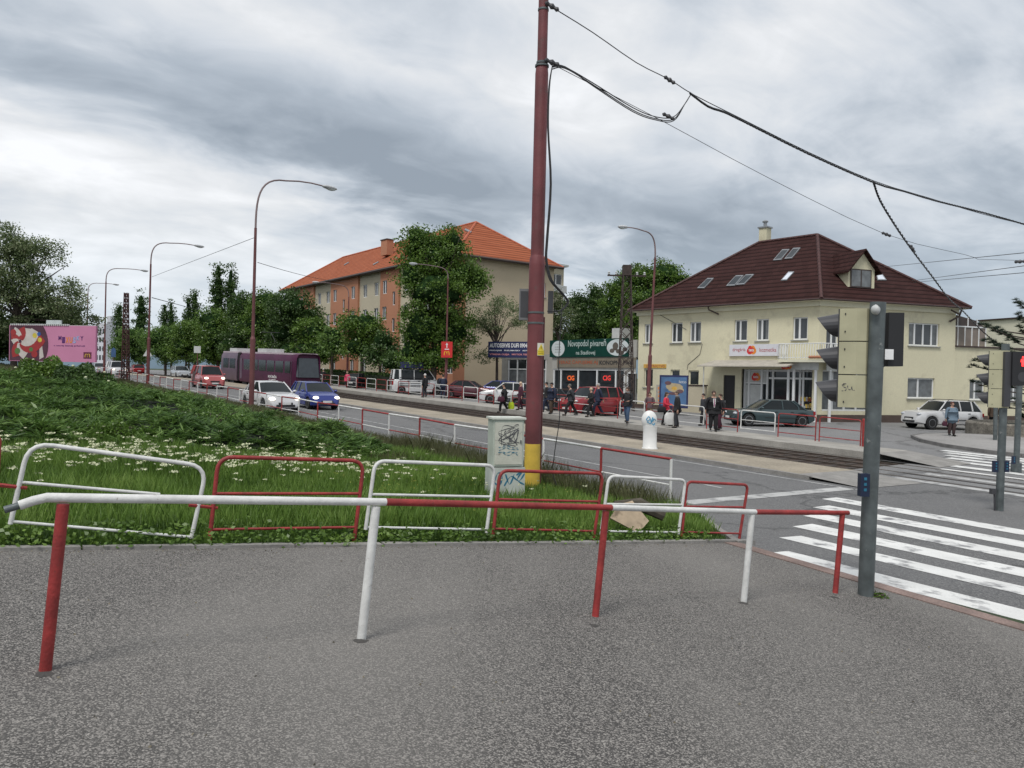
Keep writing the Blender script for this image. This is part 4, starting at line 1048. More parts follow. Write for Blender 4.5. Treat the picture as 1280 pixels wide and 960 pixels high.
# distant pale tower and low buildings at far left
for (u0, u1, v0, Y, lb) in ((118, 131, 404, 260, 'small white building beyond the pink billboard'), (133, 137, 395, 600, 'slim white tower block in the far distance')):
    a = P(u0, 468, Y); b = P(u1, 468, Y); zt_ = P((u0+u1)/2, v0, Y).z; F_ = Fac(a, b)
    t_ = thing('distant_building', lb, 'building', (a.x, a.y, 0)); mb = MB(); F_.box(mb, 0, F_.w, 0, zt_, -8, 0); mb.build('wall', M['signwhite'], t_, org=t_.location)
    mb = MB()
    for i in range(3):
        for j in range(4): F_.box(mb, F_.w*(.12+.3*i), F_.w*(.3+.3*i), zt_*(.25+.18*j), zt_*(.35+.18*j), .01, .03)
    mb.build('window', M['pane'], t_, org=t_.location)
# hills
def hill(name, base, amp, dist, u0, u1, col, seed):
    mb = MB(); n_ = 60; top = []; bot = []
    for i in range(n_+1):
        u = u0+(u1-u0)*i/n_; h = amp*(.75+.25*math.sin(i*.13+seed)+.1*math.sin(i*.41+seed*2))
        p = P(u, 470, dist); top.append(Vector((p.x, p.y+dist*.15, base+h))); bot.append(Vector((p.x, p.y, -20)))
        mid = Vector((p.x, p.y+dist*.05, base+h*.45)); bot[-1] = (bot[-1], mid)
    for i in range(n_):
        mb.quad(bot[i][0], bot[i+1][0], bot[i+1][1], bot[i][1]); mb.quad(bot[i][1], bot[i+1][1], top[i+1], top[i])
    mb.build(name, col, kind='structure', smooth=60)
hill('hills', 0, 300, 5200, -700, 2100, mat('painted_haze_hill', (.11, .16, .20), 1, 0, .12, .004), 1.2)  # distance haze is put into the hill's blue colour
# ================================================================== rails, fences, poles
def seg_tube(pts, r, n=10, rnd=0.0):
    """polyline with rounded corners"""
    pts = [Vector(p) for p in pts]; out = [pts[0]]
    for i in range(1, len(pts)-1):
        a, b, c = pts[i-1], pts[i], pts[i+1]; d1 = (a-b); d2 = (c-b); q = min(rnd, d1.length*.45, d2.length*.45)
        p0 = b+d1.normalized()*q; p2 = b+d2.normalized()*q
        for k in range(6):
            t = k/5; out.append(p0*(1-t)**2+b*2*t*(1-t)+p2*t*t)
    out.append(pts[-1]); mb = MB(); mb.ptube(out, r, n); return mb

# --- near pipe railing on the footpath, alternating white and red
A, B = W(4.95, 0), W(4.78, 8)
def RPt(u, v): return PL(u, v, A, B)
g0 = RPt(470, 805)
pr_ = thing('pipe_railing', 'low pipe railing with white and red stretches standing on the footpath in front', 'railing', (g0.x, g0.y, g0.z)); po = pr_.location
tops = [RPt(24, 632), RPt(58, 622), RPt(482, 627.5), RPt(764, 634.5), RPt(944, 640), RPt(1060, 641)]
def rail(p, c, r=.027, **k): seg = MB(); seg.ptube(p, r, 12); seg.build('rail', M[c], pr_, org=po, smooth=50, **k)
rail([tops[0], tops[1]*.5+tops[0]*.5+UP*.004, tops[1], tops[2]], 'white', label='white pipe with a bent, torn left end')
rail([tops[2], tops[3]], 'red', .0265); rail([tops[3], tops[4]], 'white', .0265); rail([tops[4], tops[5]], 'red', .0265)
mb = MB(); e_ = tops[0]; dd = (tops[0]-tops[1]).normalized(); mb.ptube([e_+dd*.001, e_+dd*.07], .020, 10); mb.build('pipe_stub', M['galv'], pr_, org=po, smooth=50)
for (u0, v0, u1, v1, c, r) in ((79, 627, 56, 843, 'red', .033), (470, 631, 451.5, 801, 'white', .032), (757.5, 637, 743, 782, 'red', .030), (940, 642, 929.5, 754, 'white', .031), (1053, 642, 1043.5, 747, 'red', .030)):
    a, b = RPt(u0, v0), RPt(u1, v1); a2 = a-UP*.012; seg = MB(); seg.ptube([b-(a-b).normalized()*.25, b, a2], r, 12); seg.build('post', M[c], pr_, org=po, smooth=50)
# crumbling asphalt collars at the feet are part of the path
mb = MB()
for (u, v) in ((56, 843), (451.5, 801), (743, 782), (929.5, 754), (1043.5, 747)):
    c = G(u, v); prof = []
    for k in range(14):
        an = 2*math.pi*k/14; rr = random.uniform(.034, .06); prof.append(c+Vector((math.cos(an)*rr, math.sin(an)*rr, 0)))
    n_ = len(prof); vs = [Vector((p.x, p.y, H(*st(p))+.002)) for p in prof]+[Vector((c.x, c.y, H(*st(c))+.012))]
    mb.add(vs, [(k, (k+1) % n_, n_) for k in range(n_)])
mb.build('footpath_patches', M['black'] if False else mat('dark_tar', (.06, .056, .052), .9, 0, .2, 20), kind='structure')

# --- arched guard-rail panels along the grass kerb
KA2, KB2 = W(8.62, 0), W(7.62, 10)
def KP(u, v): return PL(u, v, KA2, KB2)
panels = [
 ('red', [(-8, 660), (-1, 545), (-60, 540), (-75, 655)][::-1], None, None, 'red guard rail panel cut by the left edge of the picture', (.06)),
 ('white', [(13, 655), (36, 553), (259, 583), (239, 673)], ((27, 603), (200, 618)), ((15, 652), (239, 671.5)), 'bent white guard rail panel sagging to the right, leftmost of the white ones', .2),
 ('red', [(261, 686), (273, 571), (455, 576), (442, 682)], ((268, 617), (448, 617)), ((264, 662), (443, 659)), 'widest red guard rail panel, beside the bent white panel', .16),
 ('white', [(457, 662), (469, 576), (619, 582), (608, 666)], ((464, 618), (613, 621)), ((458, 659), (609, 662)), 'straight white guard rail panel between two red ones', .13),
 ('red', [(614, 690), (625, 588), (754, 592), (740, 688)], ((621, 624), (748, 627)), ((618, 661), (742, 664)), 'red guard rail panel in front of the graffitied cabinet', .13),
 ('white', [(751, 668), (761, 595), (857, 600), (848, 668)], ((756, 630), (852, 631)), ((752, 664), (848, 665.5)), 'small white guard rail panel beside the overturned sign', .11),
 ('red', [(850, 690), (859, 602), (935, 606), (922, 686)], ((856, 633), (929, 634)), ((854, 665), (924, 667)), 'narrowest red guard rail panel at the right end of the row', .10)]
for c, path, mid, low, lb, rn in panels:
    pts = [KP(*q) for q in path]; pts[0] = pts[0]-UP*.0; base = G(path[0][0], path[0][1]) if path[0][0] > -50 else pts[0]
    o = thing('guard_rail_panel', lb, 'guard rail', pts[0], group='arched guard rail panels along the grass')
    legdrop = .28 if c == 'red' else .0
    pts[0] = pts[0]-(pts[1]-pts[0]).normalized()*legdrop; pts[-1] = pts[-1]-(pts[-2]-pts[-1]).normalized()*legdrop
    seg_tube(pts, .0225, 10, rn).build('frame', M[c], o, org=o.location, smooth=50)
    if mid: mb = MB(); mb.ptube([KP(*mid[0]), KP(*mid[1])], .016, 8); mb.build('mid_rail', M[c], o, org=o.location, smooth=50)
    if low: mb = MB(); mb.ptube([KP(*low[0]), KP(*low[1])], .015, 8); mb.build('lower_rail', M[c], o, org=o.location, smooth=50)
    if lb.startswith('bent'):
        for a, b in (((-4, 606), (34, 610)), ((236, 631), (272, 635))):
            mb = MB(); mb.ptube([KP(*a), KP(*b)], [.022, .018], 6); mb.build('clamp', M['red'], o, org=o.location)

# --- long roadside fence
TF = 11.32
fs_ = [10.25+2.0*i for i in range(40)]
fb = W(fs_[0], TF)
fen = thing('roadside_fence', 'long low pipe fence with red and white rails running along the kerb of the road', 'fence', fb); fo = fen.location
def fp(s, h): return Vector((D.x*s+N.x*TF, D.y*s+N.y*TF, Rd(s, 11.6)+.06+h+.012*math.sin(s*1.3)))
for i, s in enumerate(fs_):
    c = ('white', 'red')[i % 2]
    mb = MB(); mb.ptube([fp(s, -.25), fp(s, .93)], .028, 8); mb.build('post', M[c], fen, org=fo, smooth=50)
for i in range(len(fs_)-1):
    c = ('red', 'white')[i % 2]; c2 = ('white', 'red')[i % 2]
    mb = MB(); mb.ptube([fp(fs_[i], .93), fp(fs_[i+1], .93)], .027, 8); mb.build('rail', M[c], fen, org=fo, smooth=50)
    if i < 39: mb = MB(); mb.ptube([fp(fs_[i]+.03, .42), fp(fs_[i+1]-.03, .42)], .018, 6); mb.build('mid_rail', M[c2], fen, org=fo, smooth=50)

# --- platform railing panels
TP = 28.35
def ppz(s): return Rd(s, TP)+.22
def make_pp(c):
    o = thing('platform_railing', '', 'railing', (0, 0, 0)); w_ = 1.75; hh = 1.0
    mb = seg_tube([(0, 0, -.25), (0, 0, hh), (w_, 0, hh), (w_, 0, -.25)], .024, 8, .13) if c == 'red' else seg_tube([(0, 0, .18), (0, 0, hh), (w_, 0, hh), (w_, 0, .18), ], .026, 8, .13)
    mb.build('frame', M[c], o, smooth=50)
    mb = MB(); mb.ptube([(0, 0, .58), (w_, 0, .58)], .016, 6); mb.build('mid_rail', M[c], o)
    mb = MB(); mb.ptube([(0, 0, .2), (w_, 0, .2)], .018, 6); mb.build('lower_rail', M[c], o)
    return o
rail_proto = {}
npan = 30
descs = {0: 'first red panel from the thick red end post of the platform', 1: 'second red panel from the thick red end post of the platform', 2: 'white panel in front of the dark green saloon car', 3: 'red panel left of the one in front of the dark green saloon', 4: 'white panel behind the man in the black suit', 5: 'red panel beside the woman in the red jacket',
         6: 'white panel beside the man in blue jeans', 7: 'red panel in front of the big red car', 8: 'white panel in front of the red car'}
for i in range(npan):
    c = 'red' if (i in (0, 1, 3, 5) or (i > 5 and i % 2 == 1)) else 'white'
    if c not in rail_proto: o = rail_proto[c] = make_pp(c)
    else: o = copy_tree(rail_proto[c])
    s = 16.05+1.92*i
    p = Vector((D.x*s+N.x*TP, D.y*s+N.y*TP, ppz(s))); o.location = p; sl = math.atan2(ppz(s+1.75)-ppz(s), 1.75)
    o.rotation_euler = Matrix((D, UP.cross(D), UP)).transposed().to_euler(); o.rotation_euler = (0, -sl, rz_of(D))
    o['group'] = 'arched railing panels along the tram platform'
    o['label'] = ('%s' % descs[i]) if i in descs else ('%s arched railing panel in the far part of the tram platform row' % c)
s = 15.9; p = Vector((D.x*s+N.x*TP, D.y*s+N.y*TP, ppz(s)-.1)); mb = MB(); mb.ptube([p, p+UP*1.15], .085, 12); mb.lathe([(.085, 1.15), (.06, 1.17), (0.001, 1.175)], 12, None, p)
tag(mb.build('end_post', M['red'], None, org=p, smooth=40), 'thick red end post at the right end of the platform railing', 'post')

# --- big maroon traction mast
mp_ = P(664.5, 611, 15.3); sA, tA = st(mp_); mbase = W(sA, tA); TM = P(681, -60, 15.3)
axis_ = (TM-mp_).normalized()
def mpt(v):  # point on axis at photo row v
    f = (611-v)/(611+60.); return mp_.lerp(TM, f)
mast = thing('traction_mast', 'tall maroon steel mast with a yellow band at its foot, rising out of the picture', 'mast', mbase); mo = mast.location
mb = MB(); mb.ptube([mbase-axis_*.3, mpt(611), mpt(554)], .157, 24); mb.build('yellow_band', M['poleyellow'], mast, org=mo, smooth=40)
mb = MB(); mb.ptube([mpt(554), mpt(330)], .1575, 24); mb.ptube([mpt(330), mpt(322), mpt(318)], [.157, .15, .13], 24); mb.ptube([mpt(322), mpt(92), mpt(85), mpt(80)], [.132, .130, .12, .10], 24); mb.ptube([mpt(85), mpt(-60)], .098, 24)
mb.build('shaft', M['polered'], mast, org=mo, smooth=40)
mb = MB()
for v, r in ((390, .162), (403, .162), (82, .135), (12, .105), (78, .11)): mb.ptube([mpt(v)-axis_*.018, mpt(v)+axis_*.018], r+.004, 24)
mb.build('clamp', M['galv'], mast, org=mo, smooth=40)
mb = MB(); q = [mpt(604)+Vector((.168, .03, 0)), mpt(395)+Vector((.168, .03, 0))]; mb.ptube(q, .018, 8); mb.build('cable_conduit', M['bark'] if False else M['lampred'], mast, org=mo)
# switch box on the back of the mast
bx = P(657, 381, 15.45); ob_ = thing('equipment_box', 'grey metal box strapped behind the maroon mast', 'box', bx)
mb = MB(); mb.box(bx, (.26, .22, .62)); mb.build('housing', M['dgrey'] if False else mat('box_grey', (.16, .16, .165), .5), ob_, org=bx)
mb = MB(); mb.box(bx+Vector((-.03, -.112, .0)), (.15, .006, .52)); mb.build('lid', M['dgrey'], ob_, org=bx)
bx2 = P(690, 378, 15.45); ob_ = thing('junction_box', 'slim dark box on the right side of the maroon mast', 'box', bx2)
mb = MB(); mb.box(bx2-Vector((.03, 0, 0)), (.10, .2, .44)); mb.build('housing', M['dgrey'], ob_, org=bx2)
# warning plate
M['platewhite'] = mat('plate_white', (.62, .60, .52), .5); M['plateyellow'] = mat('plate_yellow', (.65, .50, .03), .5)
wp = P(672.5, 437, 15.3); wn = (CAM-wp); wn.z = 0; wn.normalize(); wr = UP.cross(wn)
wpl = thing('warning_plate', 'small white and yellow warning plate with a triangle on the maroon mast', 'sign', wp)
def curved(mb, z0, z1, a0, a1, r, mi=0, n=8):
    prev = None; c = wp-UP*0
    for k in range(n+1):
        an = a0+(a1-a0)*k/n; q = Vector((c.x, c.y, 0))+(wr*math.sin(an)+wn*math.cos(an))*r
        A_, B_ = q+UP*z0, q+UP*z1
        if prev: mb.quad(prev[0], A_, B_, prev[1], mi)
        prev = (A_, B_)
mb = MB(); curved(mb, wp.z-.125, wp.z+.125, -.08, .84, .162); mb.build('plate', M['platewhite'], wpl, org=wp)
mb = MB(); curved(mb, wp.z-.115, wp.z-.015, -.05, .81, .1645, 0)
for k in range(6):
    f = k/6; hw = .33*(1-f); curved(mb, wp.z-.01+.018*k, wp.z-.01+.018*(k+1), .38-hw, .38+hw, .1645, 0, 4)
mb.build('yellow_print', M['plateyellow'], wpl, org=wp)
mb = MB(); curved(mb, wp.z+.015, wp.z+.06, .35, .42, .1665, 0, 2); curved(mb, wp.z-.05, wp.z-.045, .05, .7, .1665, 0, 4); curved(mb, wp.z-.085, wp.z-.08, .05, .7, .1665, 0, 4); mb.build('black_print', M['black'], wpl, org=wp)

# --- graffitied cabinet
cq = P(632.5, 523, 13.6); cbz = P(632.5, 584, 13.6).z; yaw = R(-18)
cg_ = W(*st(P(632, 610, 13.6)))
cabin = thing('electrical_cabinet', 'pale grey green electrical cabinet with graffiti on a concrete base beside the maroon mast', 'cabinet', (cq.x, cq.y, cg_.z)); co = cabin.location
Mz = Matrix.Rotation(R(15), 3, 'Z'); cw, cd, chh = .56, .42, cq.z-cbz
cc_ = Vector((cq.x, cq.y+.2, cbz+chh/2))
def cl(x, y, z): return cc_+Mz @ Vector((x, y, z))
mb = MB(); mb.box(cc_, (cw, cd, chh-.03), Mz); mb.build('body', M['cabinet'], cabin, org=co)
mb = MB(); mb.box(cc_+UP*(chh/2), (cw+.06, cd+.06, .035), Mz); mb.build('lid', M['lgrey'] if False else mat('cabinet_lid', (.6, .62, .56), .5, dirt=((.3, .25, .2), .66, 6)), cabin, org=co)
mb = MB(); mb.box(cl(.0, -cd/2-.006, -.01), (cw-.06, .012, chh-.12), Mz); dr_ = mb.build('door', M['cabdoor'], cabin, org=co)
mb = MB(); mb.box(cl(cw/2-.06, -cd/2-.02, .02), (.02, .02, .06), Mz); mb.build('handle', M['galv'], dr_, org=co)
mb = MB(); mb.box(Vector((cc_.x, cc_.y+.0, (cbz+cg_.z-.3)/2)), (cw+.06, cd+.04, cbz-cg_.z+.3-.012), Mz); mb.build('base', M['conc'] if False else mat('painted_base', (.45, .48, .44), .8, 0, .15, 3, dirt=((.2, .2, .18), .6, 5)), cabin, org=co)
M['gblue'] = mat('blue_spray', (.02, .15, .24), .6, 0, .2, 10); M['gblack'] = mat('black_spray', (.07, .07, .08), .6, 0, .3, 10); M['gblue2'] = mat('light_blue_spray', (.05, .30, .50), .6)
def scribble(mb, O, ux, uy, pts, wd, n_=6):
    """flat painted stroke through 2-D points"""
    ux, uy = ux.normalized(), uy.normalized(); P2 = []
    for i in range(len(pts)-1):
        p0 = pts[max(i-1, 0)]; p1 = pts[i]; p2 = pts[i+1]; p3 = pts[min(i+2, len(pts)-1)]
        for k in range(n_):
            t = k/n_; f = lambda a, b, c, d: .5*((2*b)+(-a+c)*t+(2*a-5*b+4*c-d)*t*t+(-a+3*b-3*c+d)*t**3)
            P2.append((f(p0[0], p1[0], p2[0], p3[0]), f(p0[1], p1[1], p2[1], p3[1])))
    P2.append(pts[-1]); prev = None
    for i, (x, y) in enumerate(P2):
        a = P2[max(i-1, 0)]; b = P2[min(i+1, len(P2)-1)]; dx, dy = b[0]-a[0], b[1]-a[1]; l = math.hypot(dx, dy) or 1
        w_ = wd*(.6+.4*math.sin(i*.9)); nx, ny = -dy/l*w_/2, dx/l*w_/2
        A_, B_ = O+ux*(x+nx)+uy*(y+ny), O+ux*(x-nx)+uy*(y-ny)
        if prev: mb.quad(prev[0], A_, B_, prev[1])
        prev = (A_, B_)
fx = Mz @ Vector((1, 0, 0)); O1 = cl(-.2, -cd/2-.0145, -.3)
mb = MB(); rr = random.Random(4)
for k in range(7): scribble(mb, O1-fx.cross(UP)*0+Vector((0, -.0004*k, 0)), fx, UP, [(rr.uniform(.0, .4), rr.uniform(.22, .62)) for _ in range(6)], .012)
mb.build('black_graffiti', M['gblack'], cabin, org=co)
mb = MB()
for k in range(4): scribble(mb, O1+Vector((0, -.004-.0004*k, 0)), fx, UP, [(.02+.07*j+rr.uniform(-.01, .01), .08+.05*k*.8+rr.uniform(0, .06)) for j in range(6)], .014)
O2 = Vector((cc_.x, cc_.y, 0))+Mz @ Vector((-.25, -(cd+.04)/2-.003, 0))+UP*(cbz-.36)
for pts in ([(0, .12), (.06, .26), (.14, .22), (.10, .05), (.02, .08), (.0, .16)], [(.2, .24), (.28, .06), (.36, .24)], [(.40, .22), (.50, .28), (.42, .14), (.55, .05)], [(.18, .03), (.3, .2), (.45, .12), (.55, .25)]): scribble(mb, O2, fx, UP, pts, .030)
mb.build('blue_graffiti', M['gblue'], cabin, org=co)
# --- toppled sign board lying in the grass
tb = P(792, 652, 11.6); gt = W(*st(tb)); tsg = thing('fallen_board', 'dirty cream board lying tilted in the grass behind the white guard rail panel', 'board', gt+UP*.15)
Mt = Matrix.Rotation(R(22), 3, 'Y') @ Matrix.Rotation(R(58), 3, 'X'); tc_ = gt+UP*.36+Vector((-.12, -.35, 0))
mb = MB(); mb.prism([tc_+Mt @ Vector(p) for p in ((-.26, -.2, 0), (.20, -.24, 0), (.30, .0, 0), (-.02, .20, 0), (-.2, .05, 0))], Mt @ Vector((0, 0, .03))); mb.build('panel', mat('dirty_board', (.46, .36, .25), .8, 0, .2, 5, dirt=((.2, .15, .1), .55, 4)), tsg, org=tsg.location)
mb = MB(); mb.ptube([tc_+Vector((-.2, .2, .12)), tc_+Vector((.18, .25, .10)), tc_+Vector((.55, .2, -.06))], [.03, .10, .08], 8); mb.build('crumpled_back', mat('crumpled_felt', (.07, .06, .045), .9, 0, .3, 8), tsg, org=tsg.location)

# ================================================================== street lamps
def lamp(u, vb, vt, Y, head_u, head_v, label, dirn, curve_v, thick=True, group='curved arm street lamps', extra=0., lean=0.):
    b = P(u, vb, Y); s, t = st(b); gb = Vector((b.x, b.y, min(b.z, H(s, t)+.1))); top = P(u+lean, curve_v, Y); hd0 = P(head_u, head_v, Y)
    # arm runs across the street: keep the picture offset, push it along dirn
    dx = hd0.x-top.x; ext = dx/dirn.x; hd = top+dirn*ext; hd.z = CAMZ+(hd0.z-CAMZ)*hd.y/Y
    o = thing('street_lamp', label, 'street lamp', gb, group=group)
    H_ = top.z-gb.z; zb = gb.lerp(top, .38); mb = MB()
    mb.ptube([gb-UP*.6, zb], .115, 12); mb.ptube([zb, zb+UP*.12], [.115, .075], 12); mb.ptube([zb+UP*.1, top], [.075, .06], 12); mb.build('pole', M['lampred'], o, org=gb, smooth=45)
    pts = []; a = top; vtx = P(u+lean, vt, Y); rise = hd.z-top.z
    hv = Vector((hd.x-top.x, hd.y-top.y, 0)); B0, B1, B2, B3 = top, top+UP*rise*.62, top+UP*rise*.98+hv*.05, top+UP*rise*.98+hv*.42
    for k in range(12):
        f = k/11; pts.append(B0*(1-f)**3+B1*3*f*(1-f)**2+B2*3*f*f*(1-f)+B3*f**3)
    for f in (.33, .66, 1.): pts.append(B3.lerp(hd, f)+UP*.03*rise*math.sin(f*math.pi))
    mb = MB(); mb.ptube(pts, [.05-.018*k/14 for k in range(15)], 8); mb.build('arm', M['lamparm'], o, org=gb, smooth=45)
    d_ = (pts[-1]-pts[-2]).normalized(); Mh = Matrix((d_, UP.cross(d_).normalized(), d_.cross(UP.cross(d_)).normalized())).transposed()
    mb = MB(); mb.ell(hd+d_*.28, (.40, .16, .10), 12, 8, Mh); h_ = mb.build('lamp_head', M['lamphead'], o, org=gb, smooth=60)
    mb = MB(); mb.ell(hd+d_*.34-UP*.045, (.26, .13, .09), 12, 6, Mh); mb.build('lens', M['disc'], h_, org=gb, smooth=60)
    return o
nn = N
lamp(314, 508, 231, 35, 392, 232.5, 'nearest curved street lamp on a maroon pole left of the cars', nn, 285, lean=5.5)
lamp(184.5, 480, 305, 56, 231, 306.5, 'second nearest maroon street lamp on the grass verge', nn, 330, lean=4)
lamp(130, 466, 336, 75, 165, 337.5, 'third maroon street lamp along the verge, beside the billboard', nn, 352, lean=2.5)
lamp(108, 462, 354, 95, 133, 355, 'farthest maroon street lamp, half hidden by the tree over the billboard', nn, 366, lean=2)
lamp(809, 512, 282, 45, 779, 284, 'maroon street lamp in front of the cream house with its arm to the left', -nn, 322, lean=10)
lamp(557, 498, 329, 63, 524, 330, 'maroon street lamp with a red advertising board beside the tall tree', -nn, 348, lean=3)
lamp(434, 478, 352, 80, 404, 353, 'grey lamp in front of the orange block, arm to the left', -nn, 371, lean=2)
lamp(247, 466, 405, 118, 233, 406, 'far lamp among the street trees left of the red van', -nn, 412, lean=0)
# red board on lamp
rb_ = P(558, 437, 62.7); rbd = thing('red_advert_board', 'small red advertising board with a yellow emblem on a lamp pole', 'sign', rb_)
Fq = Fac(P(551.5, 437, 62.6), P(565.5, 437, 62.6)); zt_, zb_ = P(558, 427, 62.6).z, P(558, 447, 62.6).z
M['adred'] = mat('advert_red', (.55, .02, .02), .5, 0, .05); M['adyel'] = mat('advert_yellow', (.8, .45, .02), .5)
mb = MB(); Fq.box(mb, 0, Fq.w, zb_, zt_, -.06, 0); mb.build('board', M['adred'], rbd, org=rb_)
def arches(mb, F, a, z, w_, h_, d, th):
    for c in (-1, 1):
        pts = [(a+c*w_/4+math.cos(t)*w_/4, z+math.sin(t)**.75*h_ if 0 < t < math.pi else z) for t in [math.pi*i/12 for i in range(13)]]
        for (x0, z0), (x1, z1) in zip(pts[:-1], pts[1:]):
            mb.quad(F.pt(x0-th/2, z0, d), F.pt(x0+th/2, z0, d), F.pt(x1+th/2, z1+.001, d), F.pt(x1-th/2, z1+.001, d))
mb = MB(); hh = zt_-zb_; arches(mb, Fq, Fq.w/2, zb_+hh*.15, Fq.w*.45, hh*.25, .004, .06); mb.build('emblem', M['adyel'], rbd, org=rb_)
mb = MB(); Fq.box(mb, Fq.w*.46, Fq.w*.54, zb_+hh*.62, zb_+hh*.85, .001, .004); mb.poly([Fq.pt(Fq.w*.38, zb_+hh*.8, .005), Fq.pt(Fq.w*.62, zb_+hh*.8, .005), Fq.pt(Fq.w*.5, zb_+hh*.93, .005)]); Fq.box(mb, Fq.w*.3, Fq.w*.7, zb_+hh*.5, zb_+hh*.55, .001, .004); mb.build('white_print', M['letter_white'], rbd, org=rb_)

# ================================================================== lattice masts
def lattice(u, vb, vt, Y, wb, wt, label, mt, cap=True, n_=12):
    b = P(u, vb, Y); t = P(u+1.5, vt, Y); b.z = min(b.z, H(*st(b))); o = thing('lattice_mast', label, 'mast', b)
    cor_ = []
    for sx, sy in ((-1, -1), (1, -1), (1, 1), (-1, 1)):
        mb = MB(); p0 = b+Vector((sx*wb/2, sy*wb/2, -.3)); p1 = t+Vector((sx*wt/2, sy*wt/2, 0)); mb.ptube([p0, p1], .045, 4); mb.build('leg', mt, o, org=b); cor_.append((p0, p1))
    mb = MB()
    for k in range(n_):
        for i in range(4):
            a0, a1 = cor_[i]; c0, c1 = cor_[(i+1) % 4]
            mb.tube([a0.lerp(a1, k/n_), c0.lerp(c1, (k+1)/n_)], .022, 4); mb.tube([c0.lerp(c1, k/n_), a0.lerp(a1, (k+1)/n_)], .022, 4)
    mb.build('bracing', mt, o, org=b)
    if cap:
        mb = MB(); mb.box(t+UP*.1, (wt*1.15, wt*1.15, .7)); mb.box(t-UP*.25, (2.6, .1, .1)); mb.build('crosshead', mt, o, org=b)
        mb = MB()
        for x in (-1.2, -.7, .7, 1.2): mb.lathe([(.05, 0), (.09, .05), (.05, .1), (.09, .15), (.04, .22)], 8, None, t+Vector((x, 0, -.2)))
        mb.build('insulator', M['lgrey'], o, org=b)
    return o
M['rustred'] = mat('dark_maroon_steel', (.07, .028, .026), .8, 0, .3, 3)
M['rustdark'] = mat('dark_rusty_steel', (.05, .035, .03), .8, 0, .4, 3)
lattice(782, 502, 340, 52, 1.05, .5, 'dark rusty lattice mast between the pub and the cream house', M['rustdark'])
lattice(156.5, 478, 366, 60, .46, .22, 'dark maroon lattice mast on the verge between two street lamps', M['rustred'], False, 18)

# ================================================================== traffic lights
M['lensoff'] = mat('unlit_red_lens', (.12, .01, .01), .2); M['lit'] = mat('lit_red_figure', (1., .03, .03), .5, emit=3.)
M['blueplastic'] = mat('blue_push_box', (.012, .02, .05), .4)
def visor(mb, c, d, r, L_, n=22):
    """cowl opening towards d"""
    d = d.normalized(); a = d.cross(UP).normalized(); b = a.cross(d).normalized(); prev = None
    for k in range(n+1):
        an = 2*math.pi*k/n; e_ = a*math.cos(an)+b*math.sin(an)
        ln = L_*(.22+.78*((math.sin(an)+1)/2)**.75)
        p0 = c+e_*r; p1 = c+e_*r*(.90-.12*max(0, math.sin(an)))+d*ln-UP*.05*ln
        if prev: mb.quad(prev[0], p0, p1, prev[1]); mb.quad(prev[0]*1.0+UP*.004, prev[1]+UP*.004, p1+UP*.004, p0+UP*.004)
        prev = (p0, p1)
def signal_head(parent, org_, C, face, wd, dp, hg, name='signal_head'):
    """three lens head, centre C, facing 'face', seen from the side/back"""
    face = face.normalized(); a = face.cross(UP).normalized(); Mx = Matrix((a, face, UP)).transposed()
    mb = MB()
    for k in range(3):
        z = hg*(1-k)/3
        w2, d2, h2 = wd/2, dp/2, hg/6-.006
        pr2 = [(-w2, d2), (-w2, -d2*.2), (-w2*.75, -d2*.85), (-w2*.45, -d2), (w2*.45, -d2), (w2*.75, -d2*.85), (w2, -d2*.2), (w2, d2)]
        base = [C+Mx @ Vector((x, y, z-h2)) for x, y in pr2]; mb.prism(base, UP*(2*h2))
    hd = mb.build(name, M['cream_box'], parent, org=org_)
    mb = MB(); mb.box(C+face*dp*.2, (wd*.8, dp*.4, hg*.96), Mx); mb.build('inner_box', M['dgrey'], hd, org=org_)
    mb = MB(); mb.box(C+face*(dp/2+.008), (wd*.96, .014, hg*.985), Mx); mb.build('front_plate', M['dgrey'], hd, org=org_)
    for k in range(3):
        c = C+UP*(hg*(1-k)/3)+face*(dp/2+.014)
        mb = MB(); visor(mb, c, face, wd*.40, wd*.72); mb.build('visor', M['dgrey'], hd, org=org_, smooth=50)
    mb = MB(); mb.add([C+UP*(hg*(1-k)/3)+face*(dp/2+.018)+Mx @ Vector((math.cos(t)*wd*.38, 0, math.sin(t)*wd*.38)) for k in range(3) for t in [2*math.pi*i/14 for i in range(14)]], [tuple(range(14*k, 14*k+14)) for k in range(3)])
    mb.build('lens', M['lensoff'], hd, org=org_)
    mb = MB()
    for k in range(6):
        mb.box(C+UP*(hg*(.44-.176*k))+a*-0+Mx @ Vector((-wd/2-.002, dp*.30, 0)), (.012, .012, .02), Mx)
        mb.box(C+UP*(hg*(.44-.176*k))+Mx @ Vector((wd/2+.002, dp*.30, 0)), (.012, .012, .02), Mx)
    mb.build('hinge', M['black'], hd, org=org_)
    return hd
def push_box(parent, org_, c, mats=True):
    mb = MB(); mb.box(c, (.10, .08, .25)); b_ = mb.build('push_button_box', M['blueplastic'], parent, org=org_)
    mb = MB()
    for k in range(3): mb.box(c+Vector((0, -.043, .07-.06*k)), (.03, .006, .03))
    mb.build('button_symbol', M['gblue'], b_, org=org_)
